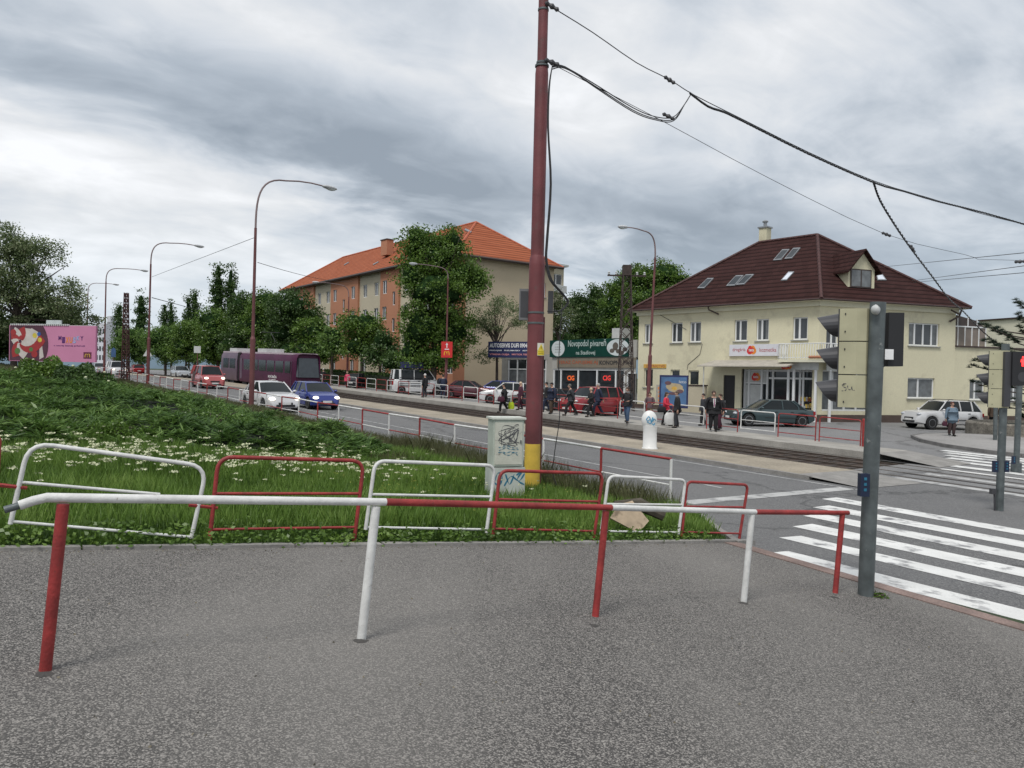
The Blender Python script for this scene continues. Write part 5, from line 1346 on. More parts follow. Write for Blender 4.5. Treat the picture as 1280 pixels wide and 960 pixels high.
# near one
T1b = P(1082, 748, 8.6); T1b.z = H(*st(T1b)); T1t = P(1097.5, 378, 8.6)
tl1 = thing('traffic_light', 'nearest grey traffic light pole with a cream three lens head seen from the side', 'traffic light', T1b, group='traffic light poles at the crossing'); to = tl1.location
mb = MB(); mb.ptube([T1b-UP*.1, T1b, T1t], .084, 20); mb.build('pole', M['galv'], tl1, org=to, smooth=50)
hc_ = P(1066, 448, 8.72); hg_ = (510-386)/960*8.72; face1 = (Vector((-.88, .47, 0)))
signal_head(tl1, to, P(1068, 448, 8.78), face1, .34, .30, hg_)
mb = MB()
for v in (396, 497): a = P(1084, v, 8.75); b = P(1096, v, 8.6); mb.ptube([a, b], .022, 8)
mb.build('bracket', M['lgrey'], tl1, org=to)
mb = MB(); c = P(1090, 388, 8.5); mb.lathe([(.03, 0), (.05, .02), (.06, .05), (.03, .08)], 12, Matrix.Rotation(R(80), 3, 'Y'), c); mb.build('cable_cap', M['lgrey'], tl1, org=to, smooth=50)
ph = P(1112, 425, 8.75); mb = MB(); mb.box(ph, (.17, .30, .60)); mb.build('pedestrian_head', M['black'], tl1, org=to)
mb = MB(); mb.box(P(1111.5, 443, 8.55), (.095, .006, .115)); mb.build('sticker', M['letter_white'], tl1, org=to)
mb = MB()
for v in (394, 456): mb.ptube([P(1104, v, 8.65), P(1098, v, 8.62)], .03, 8)
mb.build('pedestrian_bracket', M['black'], tl1, org=to)
push_box(tl1, to, P(1079.5, 606, 8.46))
mb = MB(); scribble(mb, P(1052, 492, 8.56), Vector((1, 0, 0)), UP, [(0, .03), (.04, .035), (.05, .06), (.01, .08), (.01, .105), (.05, .11)][::-1], .012); scribble(mb, P(1058, 492, 8.555), Vector((1, 0, 0)), UP, [(.01, .09), (.02, .05), (.05, .045), (.06, .08), (.065, .04), (.09, .04)], .011); mb.build('scribble', M['gblack'], tl1, org=to)
mb = MB(); scribble(mb, P(1047, 487, 8.55), Vector((1, 0, 0)), UP, [(0, .05), (.01, .05)], .002); mb = None
# second
T2b = G(1249, 638); T2t = P(1257, 430, T2b.y)
Y2 = T2b.y
tl2 = thing('traffic_light', 'traffic light pole near the right edge with a lit red walking figure', 'traffic light', T2b, group='traffic light poles at the crossing'); to = tl2.location
mb = MB(); mb.ptube([T2b-UP*.2, T2t], .085*Y2/17.7, 16); mb.build('pole', M['galv'], tl2, org=to, smooth=50)
signal_head(tl2, to, P(1249, 474, Y2+.1), Vector((-.82, .57, 0)), .34, .38, (510-438)/960*Y2)
mb = MB(); mb.box(P(1258, 474, Y2-.1), (.14, .1, 1.22)); mb.build('bracket', M['dgrey'], tl2, org=to)
pc = P(1272, 461, Y2-.1); pw = 20/960*Y2; phh = 42/960*Y2; mb = MB(); mb.box(pc, (pw, .2, phh)); ph2 = mb.build('pedestrian_head', M['black'], tl2, org=to)
fc = P(1275, 452, Y2-.1)+Vector((0, -.105, 0)); k = Y2/960
mb = MB(); yv = Vector((0, 0, 0))
def blob(x, z, rx, rz): mb.poly([fc+Vector((x*k+math.cos(t)*rx*k, 0, z*k+math.sin(t)*rz*k)) for t in [2*math.pi*i/12 for i in range(12)]])
blob(0, 5, 1.3, 1.5)
mb.poly([fc+Vector((x*k, -.001, z*k)) for x, z in ((-2.6, 3), (2.6, 3), (3, -1), (1.8, -1), (1.6, -6), (.4, -6), (0, -2.5), (-.4, -6), (-1.6, -6), (-1.8, -1), (-3, -1))][::-1])
mb.build('red_figure', M['lit'], ph2, org=to)
mb = MB(); mb.poly([fc+Vector((math.cos(t)*6*k, .002, -19*k+math.sin(t)*6*k)) for t in [2*math.pi*i/16 for i in range(16)]]); mb.build('unlit_lens', M['dgrey'], ph2, org=to)
push_box(tl2, to, P(1244, 583, Y2-.15)); push_box(tl2, to, P(1257.5, 583, Y2-.05))
mb = MB(); a = G(1243.5, 638); mb.ptube([a, P(1243, 617, a.y)], .02, 6); mb.box(P(1241, 614, a.y), (.1, .1, .12)); mb.build('ground_stub', M['dgrey'], tl2, org=to)
# third pole
T3b = G(1270, 590); tl3 = thing('signal_pole', 'thin grey signal pole at the right edge behind the red walking figure', 'pole', T3b); to = tl3.location
mb = MB(); mb.ptube([T3b-UP*.1, P(1276, 440, T3b.y)], .09, 12); mb.ptube([T3b, T3b+UP*.3], .16, 12); mb.build('pole', M['galv'], tl3, org=to, smooth=50)
push_box(tl3, to, P(1267, 575, T3b.y-.2))
# small pole under the second head (bin / sign)
pp_ = P(1244, 548, 36); pp_.z = Rd(*st(pp_))+.1; mb = MB(); mb.ptube([pp_, P(1244.5, 508, 36)], .09, 10); tag(mb.build('metal_post', M['galv'], None, org=pp_, smooth=50), 'short grey metal post standing at the round planter', 'post')
# weeds at the pole foot are part of the undergrowth (see plants)

# ================================================================== white beacon bollard with blue graffiti
bb_ = G(812, 561, .1); bs_ = bb_.y/960
bol = thing('traffic_bollard', 'white round headed traffic bollard with a blue scrawl on the tram refuge', 'bollard', bb_); Ht = 48*bs_
M['bolwhite'] = mat('bollard_white', (.70, .70, .68), .4, 0, .06, 3, dirt=((.35, .33, .3), .68, 5))
mb = MB(); r0 = 8.7*bs_; mb.lathe([(r0*1.15, -.05), (r0*1.15, .03), (r0, .06), (r0*.98, Ht*.5), (r0*1.05, Ht*.6)], 20, None, bb_); mb.build('post', M['bolwhite'], bol, org=bb_, smooth=50)
mb = MB(); mb.ell(bb_+UP*(Ht*.75)-Vector((1.2*bs_, 0, 0)), (9.8*bs_, 7.5*bs_, 12*bs_), 20, 12); hd_ = mb.build('head', M['bolwhite'], bol, org=bb_, smooth=80)
mb = MB()
def onell(x, z):
    a, b, c = 9.8*bs_, 7.5*bs_, 12*bs_; q = max(.05, 1-(x/a)**2-(z/c)**2); return bb_+UP*(Ht*.75+z)+Vector((x-1.2*bs_, -b*math.sqrt(q)-.006, 0))
for pts in ([(-5, 1), (-2, 5), (0, 2), (-3, -1), (-5, 1)], [(-1, 4), (1, -2), (3, 4), (4, -1)], [(-4, -2), (0, -4), (5, 2), (7, 0)], [(2, -4), (5, -6), (6, -3)]):
    for (x0, z0), (x1, z1) in zip(pts[:-1], pts[1:]):
        mb.ptube([onell((x0+(x1-x0)*f)*bs_, (z0+(z1-z0)*f)*bs_) for f in (0, .33, .66, 1)], .014, 5)
mb.build('graffiti', M['gblue2'], hd_, org=bb_)

# ================================================================== advertising light box by the house
lb0 = P(824, 496, 49); lb1 = P(860, 496, 48.5); lbb = Fac(lb0, lb1); zb_, zt_ = P(842, 517, 48.7).z, P(842, 469, 48.7).z
lbx = thing('advertising_panel', 'blue framed poster light box standing in front of the cream house', 'advertising panel', lbb.pt(lbb.w/2, gz)); lo = lbx.location
mb = MB(); lbb.box(mb, 0, lbb.w, zb_+.35, zt_, -.2, 0); mb.build('case', M['navy'], lbx, org=lo)
mb = MB(); lbb.box(mb, lbb.w*.3, lbb.w*.7, gz-.5, zb_+.35, -.18, -.02); mb.build('foot', M['dgrey'], lbx, org=lo)
mb = MB(); lbb.box(mb, .1, lbb.w-.1, zb_+.5, zt_-.12, .002, .006); post_ = mb.build('poster', mat('blue_poster', (.08, .16, .30), .3, 0, .25, 2), lbx, org=lo)
mb = MB()
for (x, z, rx, rz_, mi) in ((.55, .62, .28, .16, 0), (.42, .66, .2, .13, 0), (.66, .54, .2, .1, 0), (.52, .6, .1, .07, 1), (.3, .78, .12, .07, 2), (.72, .5, .12, .07, 2), (.5, .42, .2, .05, 2)):
    mb.poly([lbb.pt(lbb.w*(x+math.cos(t)*rx), zb_+.5+(zt_-zb_-.6)*(z+math.sin(t)*rz_), .008+.001*len(mb.f)) for t in [2*math.pi*i/9+.3 for i in range(9)]], mi)
mb.build('poster_picture', [mat('poster_beige', (.45, .36, .22), .5), M['signyellow'], mat('poster_brown', (.13, .07, .08), .5)], post_, org=lo)
mb = MB(); mb.text('leto', lbb.pt(lbb.w*.68, zt_-.5, .008), lbb.u, UP, w=.45, h=.18); mb.build('lettering', M['letter_white'], post_, org=lo)
# small white and red price board
q0, q1 = P(822, 490, 51.5), P(830.5, 490, 51.5); Fq2 = Fac(q0, q1); sb = thing('price_board', 'small cream board with big red characters left of the blue poster', 'sign', Fq2.pt(0, gz))
z0_, z1_ = P(826, 504, 51.5).z, P(826, 481, 51.5).z
mb = MB(); Fq2.box(mb, -.1, Fq2.w, z0_, z1_, -.05, 0); mb.build('board', M['signyellow'] if False else M['canopy'], sb, org=sb.location)
mb = MB(); mb.text('%', Fq2.pt(.0, z0_+.7, .003), Fq2.u, UP, w=.38, h=.4, bold=.02); mb.text('S', Fq2.pt(.03, z0_+.1, .003), Fq2.u, UP, w=.33, h=.5, bold=.03); mb.build('lettering', M['logo_orange'], sb, org=sb.location)

# ================================================================== pink billboard at the left
b0 = P(11.5, 430, 48.5); b1 = P(119.5, 430, 47.5); BF = Fac(b0, b1)
zt_ = P(65, 407, 48).z; zb_ = P(65, 452, 48).z; bil = thing('billboard', 'large pink billboard with a swirled ice cream picture above the bushes', 'billboard', BF.pt(BF.w/2, W(*st(BF.pt(BF.w/2, 0))).z)); bo = bil.location
M['pink'] = mat('billboard_pink', (.56, .22, .36), .6, 0, .05, 1)
mb = MB(); BF.box(mb, 0, BF.w, zb_, zt_, -.15, 0); mb.build('board', M['pink'], bil, org=bo)
mb = MB(); hB = zt_-zb_; wB = BF.w
# picture zone: dark round with white/red swirls, cut by an arc
arcx = lambda z: wB*.46*(math.sqrt(max(0, 1-((z-zb_)/hB-.45)**2*.9)))
zs = [zb_+.03+(hB-.06)*i/14 for i in range(15)]
for a, b in zip(zs[:-1], zs[1:]): mb.quad(BF.pt(.04, a, .003), BF.pt(arcx(a), a, .003), BF.pt(arcx(b), b, .003), BF.pt(.04, b, .003), 0)
for a, b in zip(zs[:-1], zs[1:]): mb.quad(BF.pt(arcx(a), a, .004), BF.pt(arcx(a)+.07, a, .004), BF.pt(arcx(b)+.07, b, .004), BF.pt(arcx(b), b, .004), 1)
pc_ = (wB*.13, zb_+hB*.55)
def inpic(x, z): return .05 < x < arcx(z)-.05 and zb_+.05 < z < zt_-.05
mb2 = MB()
for arm in range(9):
    prev = None; wcol = 0 if arm % 2 == 0 else 1
    for i in range(16):
        r = .12+i*.145; an = arm*2*math.pi/9+i*.16; wd = .10+.028*i
        x, z = pc_[0]+math.cos(an)*r, pc_[1]+math.sin(an)*r; nx, nz_2 = -math.sin(an+.5)*wd, math.cos(an+.5)*wd
        A_, B_ = (x-nx, z-nz_2), (x+nx, z+nz_2)
        if prev and inpic(*A_) and inpic(*B_) and inpic(*prev[0]) and inpic(*prev[1]):
            d = .006+.0008*arm; mb2.quad(BF.pt(*prev[0], d), BF.pt(*A_, d), BF.pt(*B_, d), BF.pt(*prev[1], d), wcol)
        prev = (A_, B_)
for (x, z, r, mi) in ((.30, .72, .16, 2), (.36, .60, .15, 2), (.35, .76, .13, 3), (.10, .28, .2, 4), (.26, .33, .14, 4), (.17, .1, .2, 1), (.3, .2, .22, 1), (.05, .8, .2, 1), (.14, .66, .14, 1), (.06, .08, .22, 5)):
    c = (wB*x, zb_+hB*z)
    pts = [(c[0]+math.cos(t)*r, c[1]+math.sin(t)*r) for t in [2*math.pi*i/12 for i in range(12)]]
    if all(inpic(*p) for p in pts): mb2.poly([BF.pt(*p, .016+.0006*len(mb2.f)/40) for p in pts], mi)
pic = mb.build('picture', [mat('picture_maroon', (.09, .03, .05), .5, 0, .3, 1), M['pink']], bil, org=bo)
mb2.build('swirl', [mat('swirl_white', (.55, .50, .46), .5), mat('swirl_red', (.33, .03, .03), .5), mat('sweet_yellow', (.6, .48, .06), .5), mat('sweet_blue', (.03, .1, .35), .5), mat('sweet_green', (.09, .17, .05), .5), mat('pale_blue', (.25, .45, .62), .5)], pic, org=bo)
mb = MB(); cols4 = 'MAFLURRY'
for i, ch_ in enumerate('MIXUŠKY'):
    mb.text(ch_, BF.pt(wB*.575+i*wB*.042, zb_+hB*(.60-(.08 if 0 < i < 5 else 0)), .004), BF.u, UP, w=wB*.034, h=hB*(.12+(.05 if 0 < i < 5 else 0)), mi=(0, 0, 1, 1, 2, 2, 0)[i], bold=.03)
mb.text('v novej letnej príchuti', BF.pt(wB*.52, zb_+hB*.42, .004), BF.u, UP, w=wB*.36, h=hB*.05, mi=0, bold=.02)
mb.build('lettering', [mat('billboard_purple', (.10, .02, .14), .5), M['logo_orange'], M['pale'] if 'pale' in M else mat('soft_blue', (.3, .4, .65), .5)], bil, org=bo)
mb = MB(); BF.box(mb, wB*.865, wB*.955, zb_+hB*.10, zb_+hB*.28, .001, .008); mb.build('logo_square', mat('logo_maroon', (.12, .02, .05), .5), bil, org=bo)
mb = MB(); arches(mb, BF, wB*.91, zb_+hB*.135, wB*.055, hB*.10, .011, .06); mb.build('logo_arches', M['signyellow'], bil, org=bo)
mb = MB()
n_ = 30
for i in range(n_): a = .1+i*(wB*.68)/n_; BF.box(mb, a, a+.09, zt_, zt_+.10, -.1, .05)
BF.box(mb, 0, wB, zt_, zt_+.03, -.12, -.03); mb.build('top_teeth', M['lgrey'], bil, org=bo)
mb = MB(); BF.box(mb, wB*.43, wB*.60, zt_+.10, zt_+.34, -.1, 0); mb.build('top_plate', M['disc'], bil, org=bo)
for a in (.5, wB/2, wB-.5):
    mb = MB(); q = BF.pt(a, 0, -.25); mb.ptube([Vector((q.x, q.y, H(*st(q))-.3)), Vector((q.x, q.y, zt_-.1))], .07, 8); mb.build('leg', M['dgrey'], bil, org=bo)

# ================================================================== traffic signs far left
for (u, v, Y, kind, lb) in ((247, 437, 80, 'plate', 'small white plate on a thin pole left of the red van'), (185, 441, 90, 'tri', 'back of a grey triangular road sign on the verge'), (142, 440, 92, 'blue', 'blue round topped road sign between the lamps at far left')):
    c = P(u, v, Y); g = Vector((c.x, c.y, H(*st(c)))); s_ = thing('road_sign', lb, 'road sign', g); mb = MB(); mb.ptube([g-UP*.2, Vector((c.x, c.y, c.z+.3))], .04, 6); mb.build('pole', M['lampred'], s_, org=g)
    F_ = Fac(c-Vector((.45, 0, 0)), c+Vector((.45, 0, 0))); mb = MB()
    if kind == 'tri': mb.prism([F_.pt(-.1, c.z-.4, .06), F_.pt(1.0, c.z-.4, .06), F_.pt(.45, c.z+.55, .06)], F_.n*.02)
    elif kind == 'blue': mb.prism([F_.pt(.2, c.z-.6, .06), F_.pt(.75, c.z-.6, .06), F_.pt(.75, c.z+.3, .06), F_.pt(.475, c.z+.55, .06), F_.pt(.2, c.z+.3, .06)], F_.n*.02)
    else: F_.box(mb, .1, .8, c.z-.35, c.z+.35, .06, .08)
    mb.build('plate', M['lgrey'] if kind != 'blue' else mat('sign_blue', (.04, .09, .2), .5), s_, org=g)

# ================================================================== overhead wires
wires = []
def wire(pts, r, name, label, sag=0., group='overhead wires', twist=0):
    """pts: (u, v, Y)"""
    Q = [P(*p) for p in pts]; out = []
    for i in range(len(Q)-1):
        n_ = 14
        for k in range(n_):
            f = k/n_; q = Q[i].lerp(Q[i+1], f); q.z -= sag*4*f*(1-f)*(Q[i+1]-Q[i]).length**1*.01; out.append(q)
    out.append(Q[-1]); mb = MB()
    if twist:
        for s_ in range(twist):
            mb.ptube([q+Vector((0, math.sin(i*.9+s_*2.1)*r*1.6, math.cos(i*.9+s_*2.1)*r*1.6)) for i, q in enumerate(out)], r, 5)
    else: mb.ptube(out, r, 5)
    o = mb.build(name, M['wire'], None, org=Q[0]); tag(o, label, 'wire', group); return o
def smooth_pts(pts, n_=5):
    out = []
    for i in range(len(pts)-1):
        p0 = pts[max(i-1, 0)]; p1 = pts[i]; p2 = pts[i+1]; p3 = pts[min(i+2, len(pts)-1)]
        for k in range(n_):
            t = k/n_; out.append(tuple(.5*((2*b)+(-a+c)*t+(2*a-5*b+4*c-d)*t*t+(-a+3*b-3*c+d)*t**3) for a, b, c, d in zip(p0, p1, p2, p3)))
    return out+[pts[-1]]
def Yc(u): return 15.3+(u-688)/592*12
C1 = [(u, v, Yc(u)) for u, v in ((690, 9), (740, 40), (795, 78), (836, 99), (868, 119), (930, 150), (1010, 190), (1092, 226), (1160, 247), (1230, 268), (1300, 285))]
wire(smooth_pts(C1, 3), .011, 'span_wire', 'upper span wire running from the top of the maroon mast to the right edge')
C2 = [(u, v, Yc(u)) for u, v in ((862, 116), (885, 133), (905, 140), (930, 152), (1010, 192), (1092, 228), (1130, 239), (1170, 251), (1230, 266), (1300, 286))]
wire(smooth_pts(C2, 3), .013, 'twisted_cable', 'thick twisted black cable hung along the upper span wire', twist=3)
for k, (dv, sg_) in enumerate(((0, 0), (2.5, 3), (-1.5, 5))):
    C3 = [(u, v, Yc(u)) for u, v in ((690, 84+dv), (706, 84+dv*.5), (740, 103+sg_*.7), (790, 134+sg_), (820, 146+sg_*.8), (842, 146+sg_), (856, 130), (864, 117))]
    wire(smooth_pts(C3, 5), .012, 'drooping_cable', ('topmost', 'middle', 'lowest')[k]+' of the three drooping black cables between mast and span wire')
C4 = [(690, 80, 15.3), (760, 116, 16.8), (835, 155, 18.3), (960, 222, 20.8), (1105, 292, 23.8), (1205, 318, 26), (1222, 324, 26.4)]
wire(smooth_pts(C4, 3), .007, 'thin_wire', 'thin lower span wire running down to the trolley wires on the right')
for k in range(3):
    C5 = [(u+dx*(.4+k*.5), v, 15.1-.05*k) for u, v, dx in ((690, 84, 0), (685.5, 110, 1), (684, 160, 1.2), (687, 230, 1.6), (682, 300, 2), (681, 325, 2), (686, 350, 3), (702, 368, 2), (708, 378, 2), (700, 388, 1), (684, 389, 0))]
    wire(smooth_pts(C5, 4), .011, 'mast_cable', ('innermost', 'middle', 'outermost')[k]+' black cable hanging down beside the maroon mast')
C6 = [(698, 470, 14.9), (699.5, 520, 14.9), (694, 560, 14.9), (691, 590, 14.9), (696, 607, 14.9)]
wire(smooth_pts([(703, 380, 14.9), (700, 420, 14.9)]+C6, 4), .009, 'loose_cable', 'loose black cable dangling to the grass right of the maroon mast')
C7 = [(1092, 228, Yc(1092)), (1100, 250, 24), (1118, 280, 25), (1140, 312, 27), (1165, 345, 31), (1186, 373, 36), (1203, 388, 41), (1222, 408, 45), (1240, 424, 46), (1262, 440, 47)]
wire(smooth_pts(C7, 4), .019, 'feeder_cable', 'black feeder cable dropping from the span wire past the right corner of the roof', twist=2)
for k, (pts, lb) in enumerate((([(1100, 334, 45), (1290, 315, 20)], 'topmost trolley wire at the right edge'), ([(1140, 351, 45), (1290, 331, 20)], 'middle trolley wire at the right edge'), ([(1142, 353, 45), (1290, 340, 20)], 'lowest trolley wire at the right edge'), ([(1222, 324, 26.4), (1290, 326, 22)], 'short pull off wire between the trolley wires'))):
    wire(pts, .010 if k < 3 else .006, 'trolley_wire', lb)
wire([(190, 346, 56), (318, 297, 35)], .012, 'thin_wire', 'thin wire between the two nearest street lamps'); wire([(322, 328, 35), (440, 352, 80)], .014, 'thin_wire', 'thin wire from the nearest lamp across to the orange block', sag=.6)
wire([(190, 372, 56), (250, 388, 118)], .03, 'thin_wire', 'thin far wire behind the second street lamp')
# insulators
def insul(u, v, Y, lb, ang):
    c = P(u, v, Y); mb = MB(); Mx = Matrix.Rotation(R(90), 3, 'Y'); Mx = Matrix.Rotation(R(ang), 3, 'Y') @ Mx
    mb.lathe([(.012, -.16), (.05, -.12), (.03, -.06), (.06, 0), (.03, .06), (.05, .12), (.012, .16)], 10, Mx, c); o = mb.build('insulator', M['dgrey'], None, org=c, smooth=30); tag(o, lb, 'insulator', 'wire insulators')
insul(837, 100, Yc(837), 'dark insulator on the upper span wire', 32); insul(835.5, 145.5, Yc(835), 'insulator where the drooping cables meet the thin wire', 25)
insul(1108, 293, 24, 'insulator on the thin wire in front of the cream house roof', 20); insul(1141, 311, 27, 'insulator on the feeder cable', 60); insul(1275, 327, 22, 'insulator on the trolley wire at the right edge', -5)
insul(690, 8, 15.2, 'insulator at the very top of the maroon mast', 30); insul(690, 78, 15.2, 'lower insulator clamped to the maroon mast', 20)
# ================================================================== vehicles (x forward, y left, origin on the ground)
def carpaint(name, col): 
    m_ = mat(name, col, .28, .15, .05, 1.2, spec=.6, dirt=((col[0]*.6+.03, col[1]*.6+.03, col[2]*.6+.025), .68, 2.2)); m_.node_tree.nodes['Principled BSDF'].inputs['Coat Weight'].default_value = .5; m_.node_tree.nodes['Principled BSDF'].inputs['Coat Roughness'].default_value = .08; return m_
M['tyre'] = mat('tyre_rubber', (.015, .015, .016), .85); M['rim'] = mat('alloy_rim', (.35, .36, .37), .35, .6); M['steelrim'] = mat('steel_rim', (.12, .12, .125), .5, .3)
M['headlit'] = mat('lit_headlight', (1., .88, .70), .3, emit=3.2); M['headoff'] = mat('headlight_glass', (.45, .47, .5), .12); M['tail'] = mat('tail_light', (.30, .01, .01), .25)
M['plate'] = mat('number_plate', (.7, .7, .68), .5); M['trim'] = mat('black_trim', (.02, .02, .022), .5); M['carglass'] = mat('car_glass', (.014, .018, .020), .12, 0, .2, 2, spec=.28)
def lerpc(pts, x):
    if x <= pts[0][0]: return pts[0][1]
    for (x0, y0), (x1, y1) in zip(pts[:-1], pts[1:]):
        if x <= x1: return y0+(y1-y0)*(x-x0)/(x1-x0)
    return pts[-1][1]
def make_car(name, label, cat, paint, L_=4.3, Wd=1.75, Ht=1.45, kind='hatch', lit=False, wheel=.31, clear=.18, rim='rim', group=None, roofrails=False, plate_txt=None):
    o = thing(name, label, cat, (0, 0, 0), group=group); hl = L_/2; w = Wd/2
    belt = {'hatch': .64, 'sedan': .64, 'wagon': .64, 'suv': .64, 'van': .60}[kind]*Ht
    # top outline of the lower body: (x, z)
    hood = {'hatch': belt-.10, 'sedan': belt-.08, 'wagon': belt-.08, 'suv': belt-.05, 'van': belt-.06}[kind]
    nose = {'hatch': 0.52, 'sedan': 0.50, 'wagon': .5, 'suv': .62, 'van': .58}[kind]*hood+.12
    wsb = hl-{'hatch': 1.02, 'sedan': 1.30, 'wagon': 1.25, 'suv': 1.22, 'van': .85}[kind]     # windscreen foot
    wst = wsb-{'hatch': .72, 'sedan': .80, 'wagon': .78, 'suv': .62, 'van': .55}[kind]
    rwt = -hl+{'hatch': .50, 'sedan': 1.18, 'wagon': .40, 'suv': .55, 'van': .16}[kind]
    rwb = -hl+{'hatch': .12, 'sedan': .52, 'wagon': .10, 'suv': .16, 'van': .05}[kind]
    tail = {'hatch': belt, 'sedan': belt+.02, 'wagon': belt, 'suv': belt, 'van': belt}[kind]
    topc = [(-hl, tail*.80), (-hl+.06, tail*.96), (rwb, tail), (wsb-.1, belt), (wsb, belt-.01), (hl-.42, hood), (hl-.14, (hood+nose)/2+.06), (hl, nose*.78)]
    widc = [(-hl, w*.84), (-hl+.22, w*.95), (-hl*.55, w), (hl*.5, w), (hl-.45, w*.96), (hl-.16, w*.88), (hl, w*.70)]
    botc = [(-hl, clear+.14), (-hl+.3, clear), (hl-.4, clear), (hl, clear+.08)]
    xf, xr = hl-.82, -hl+.78                                                     # axles
    ra = wheel+.065
    xs_ = sorted(set([-hl, -hl+.06, -hl+.14, -hl+.3, hl-.06, hl-.14, hl-.26, hl-.42, hl, wsb, rwb]+[-hl+.3+(L_-.6)*i/14 for i in range(15)]+[c+ra*math.cos(math.pi*i/8) for c in (xf, xr) for i in range(9)]))
    xs_ = [x for i, x in enumerate(xs_) if i == 0 or x-xs_[i-1] > .012]
    ring = []; mb = MB()
    for x in xs_:
        zt = lerpc(topc, x); ww = lerpc(widc, x); zb = lerpc(botc, x)
        arch = zb
        for c in (xf, xr):
            if abs(x-c) < ra: arch = max(arch, wheel+math.sqrt(max(0, ra*ra-(x-c)**2)))
        hgt = zt-zb; mid = max(zb+hgt*.5, arch+.05)
        half = [(ww*.82, zb if arch == zb else arch-.0), (ww*.97, arch if arch > zb else zb+.06), (ww, mid), (ww*.985, max(zt-.10, mid+.02)), (ww*.93, zt-.025), (ww*.80, zt), (ww*.4, zt+.022), (0, zt+.028)]
        r_ = [(x, y, z) for y, z in half]+[(x, -y, z) for y, z in half[-2::-1]]
        ring.append(r_)
    k = len(ring[0]); vs = [q for r_ in ring for q in r_]; fs = []
    for i in range(len(ring)-1):
        for j in range(k-1): fs.append((i*k+j, i*k+j+1, (i+1)*k+j+1, (i+1)*k+j))
        fs.append((i*k+k-1, i*k, (i+1)*k, (i+1)*k+k-1))
    fs.append(tuple(range(k-1, -1, -1))); fs.append(tuple(range((len(ring)-1)*k, len(ring)*k)))
    mb.add(vs, fs); body = mb.build('body', paint, o, smooth=38)
    # greenhouse
    gw, tw = w*.90, w*.70; zr = Ht
    def sec(f): # f 0 at belt 1 at roof
        z = belt-.02+(zr-.05-belt+.02)*f; y = gw+(tw-gw)*f**1.2; xa = wsb+.02+(wst-wsb)*f; xb = rwb-.02+(rwt-rwb)*f
        return xa, xb, y, z
    mb = MB(); vs = []; n_ = 5
    for i in range(n_):
        xa, xb, y, z = sec(i/(n_-1)); bow = .07*(1-.3*i/(n_-1)); vs += [(xa-bow, y, z), (xa, y*.55, z), (xa+.02, 0, z), (xa, -y*.55, z), (xa-bow, -y, z), (xb+bow*.5, -y, z), (xb, 0, z), (xb+bow*.5, y, z)]
    fs = [(i*8+j, i*8+(j+1) % 8, (i+1)*8+(j+1) % 8, (i+1)*8+j) for i in range(n_-1) for j in range(8)]; fs.append(tuple(range((n_-1)*8, n_*8)))
    mb.add(vs, fs); mb.build('window_glass', M['carglass'], o, smooth=25)
    # roof skin
    mb = MB(); xa, xb, y, z = sec(1.); vs = []; rows = 7
    for i in range(rows):
        f = i/(rows-1); x = xa+.0+(xb-xa)*f; cz = Ht-.045+.045*math.sin(math.pi*min(1, max(0, f*.85+.1))); 
        vs += [(x, y+.012, z-.035), (x, y*.93, z+.018), (x, y*.5, cz), (x, 0, cz+.008), (x, -y*.5, cz), (x, -y*.93, z+.018), (x, -y-.012, z-.035)]
    vs = [(q[0]+(.035 if i//7 == 0 else (-.03 if i//7 == rows-1 else 0)), q[1], q[2]-(.02 if i//7 in (0, rows-1) else 0)) for i, q in enumerate(vs)]
    mb.add(vs, [(i*7+j, i*7+j+1, (i+1)*7+j+1, (i+1)*7+j) for i in range(rows-1) for j in range(6)]+[tuple(range(7)), tuple(range((rows-1)*7+6, (rows-1)*7-1, -1))])
    mb.build('roof', paint, o, smooth=50)
    mb = MB()
    for sy in (-1, 1):
        def edge(xfun, r):
            pts = []
            for i in range(5):
                xa, xb, y, z = sec(i/4); pts.append((xfun(xa, xb), sy*(y+.004), z))
            mb.ptube(pts, r, 6)
        edge(lambda a, b: a-.075, .036); edge(lambda a, b: b+.045, .05 if kind != 'van' else .09)
        xm = (wsb+rwb)/2-.05; edge(lambda a, b: xm, .038)
        if kind in ('wagon', 'suv', 'van', 'sedan', 'hatch'): xq = rwb+(.62 if kind != 'sedan' else .45); edge(lambda a, b: max(xq, b+.2) if kind != 'van' else xq, .045 if kind != 'van' else .12)
    mb.build('pillar', paint, o, smooth=40)
    if roofrails:
        for sy in (-1, 1): mb = MB(); mb.ptube([(wst-.2, sy*tw*.92, Ht-.03), (wst-.3, sy*tw*.92, Ht+.03), (rwt+.3, sy*tw*.92, Ht+.03), (rwt+.2, sy*tw*.92, Ht-.03)], .018, 6); mb.build('roof_rail', M['trim'], o)
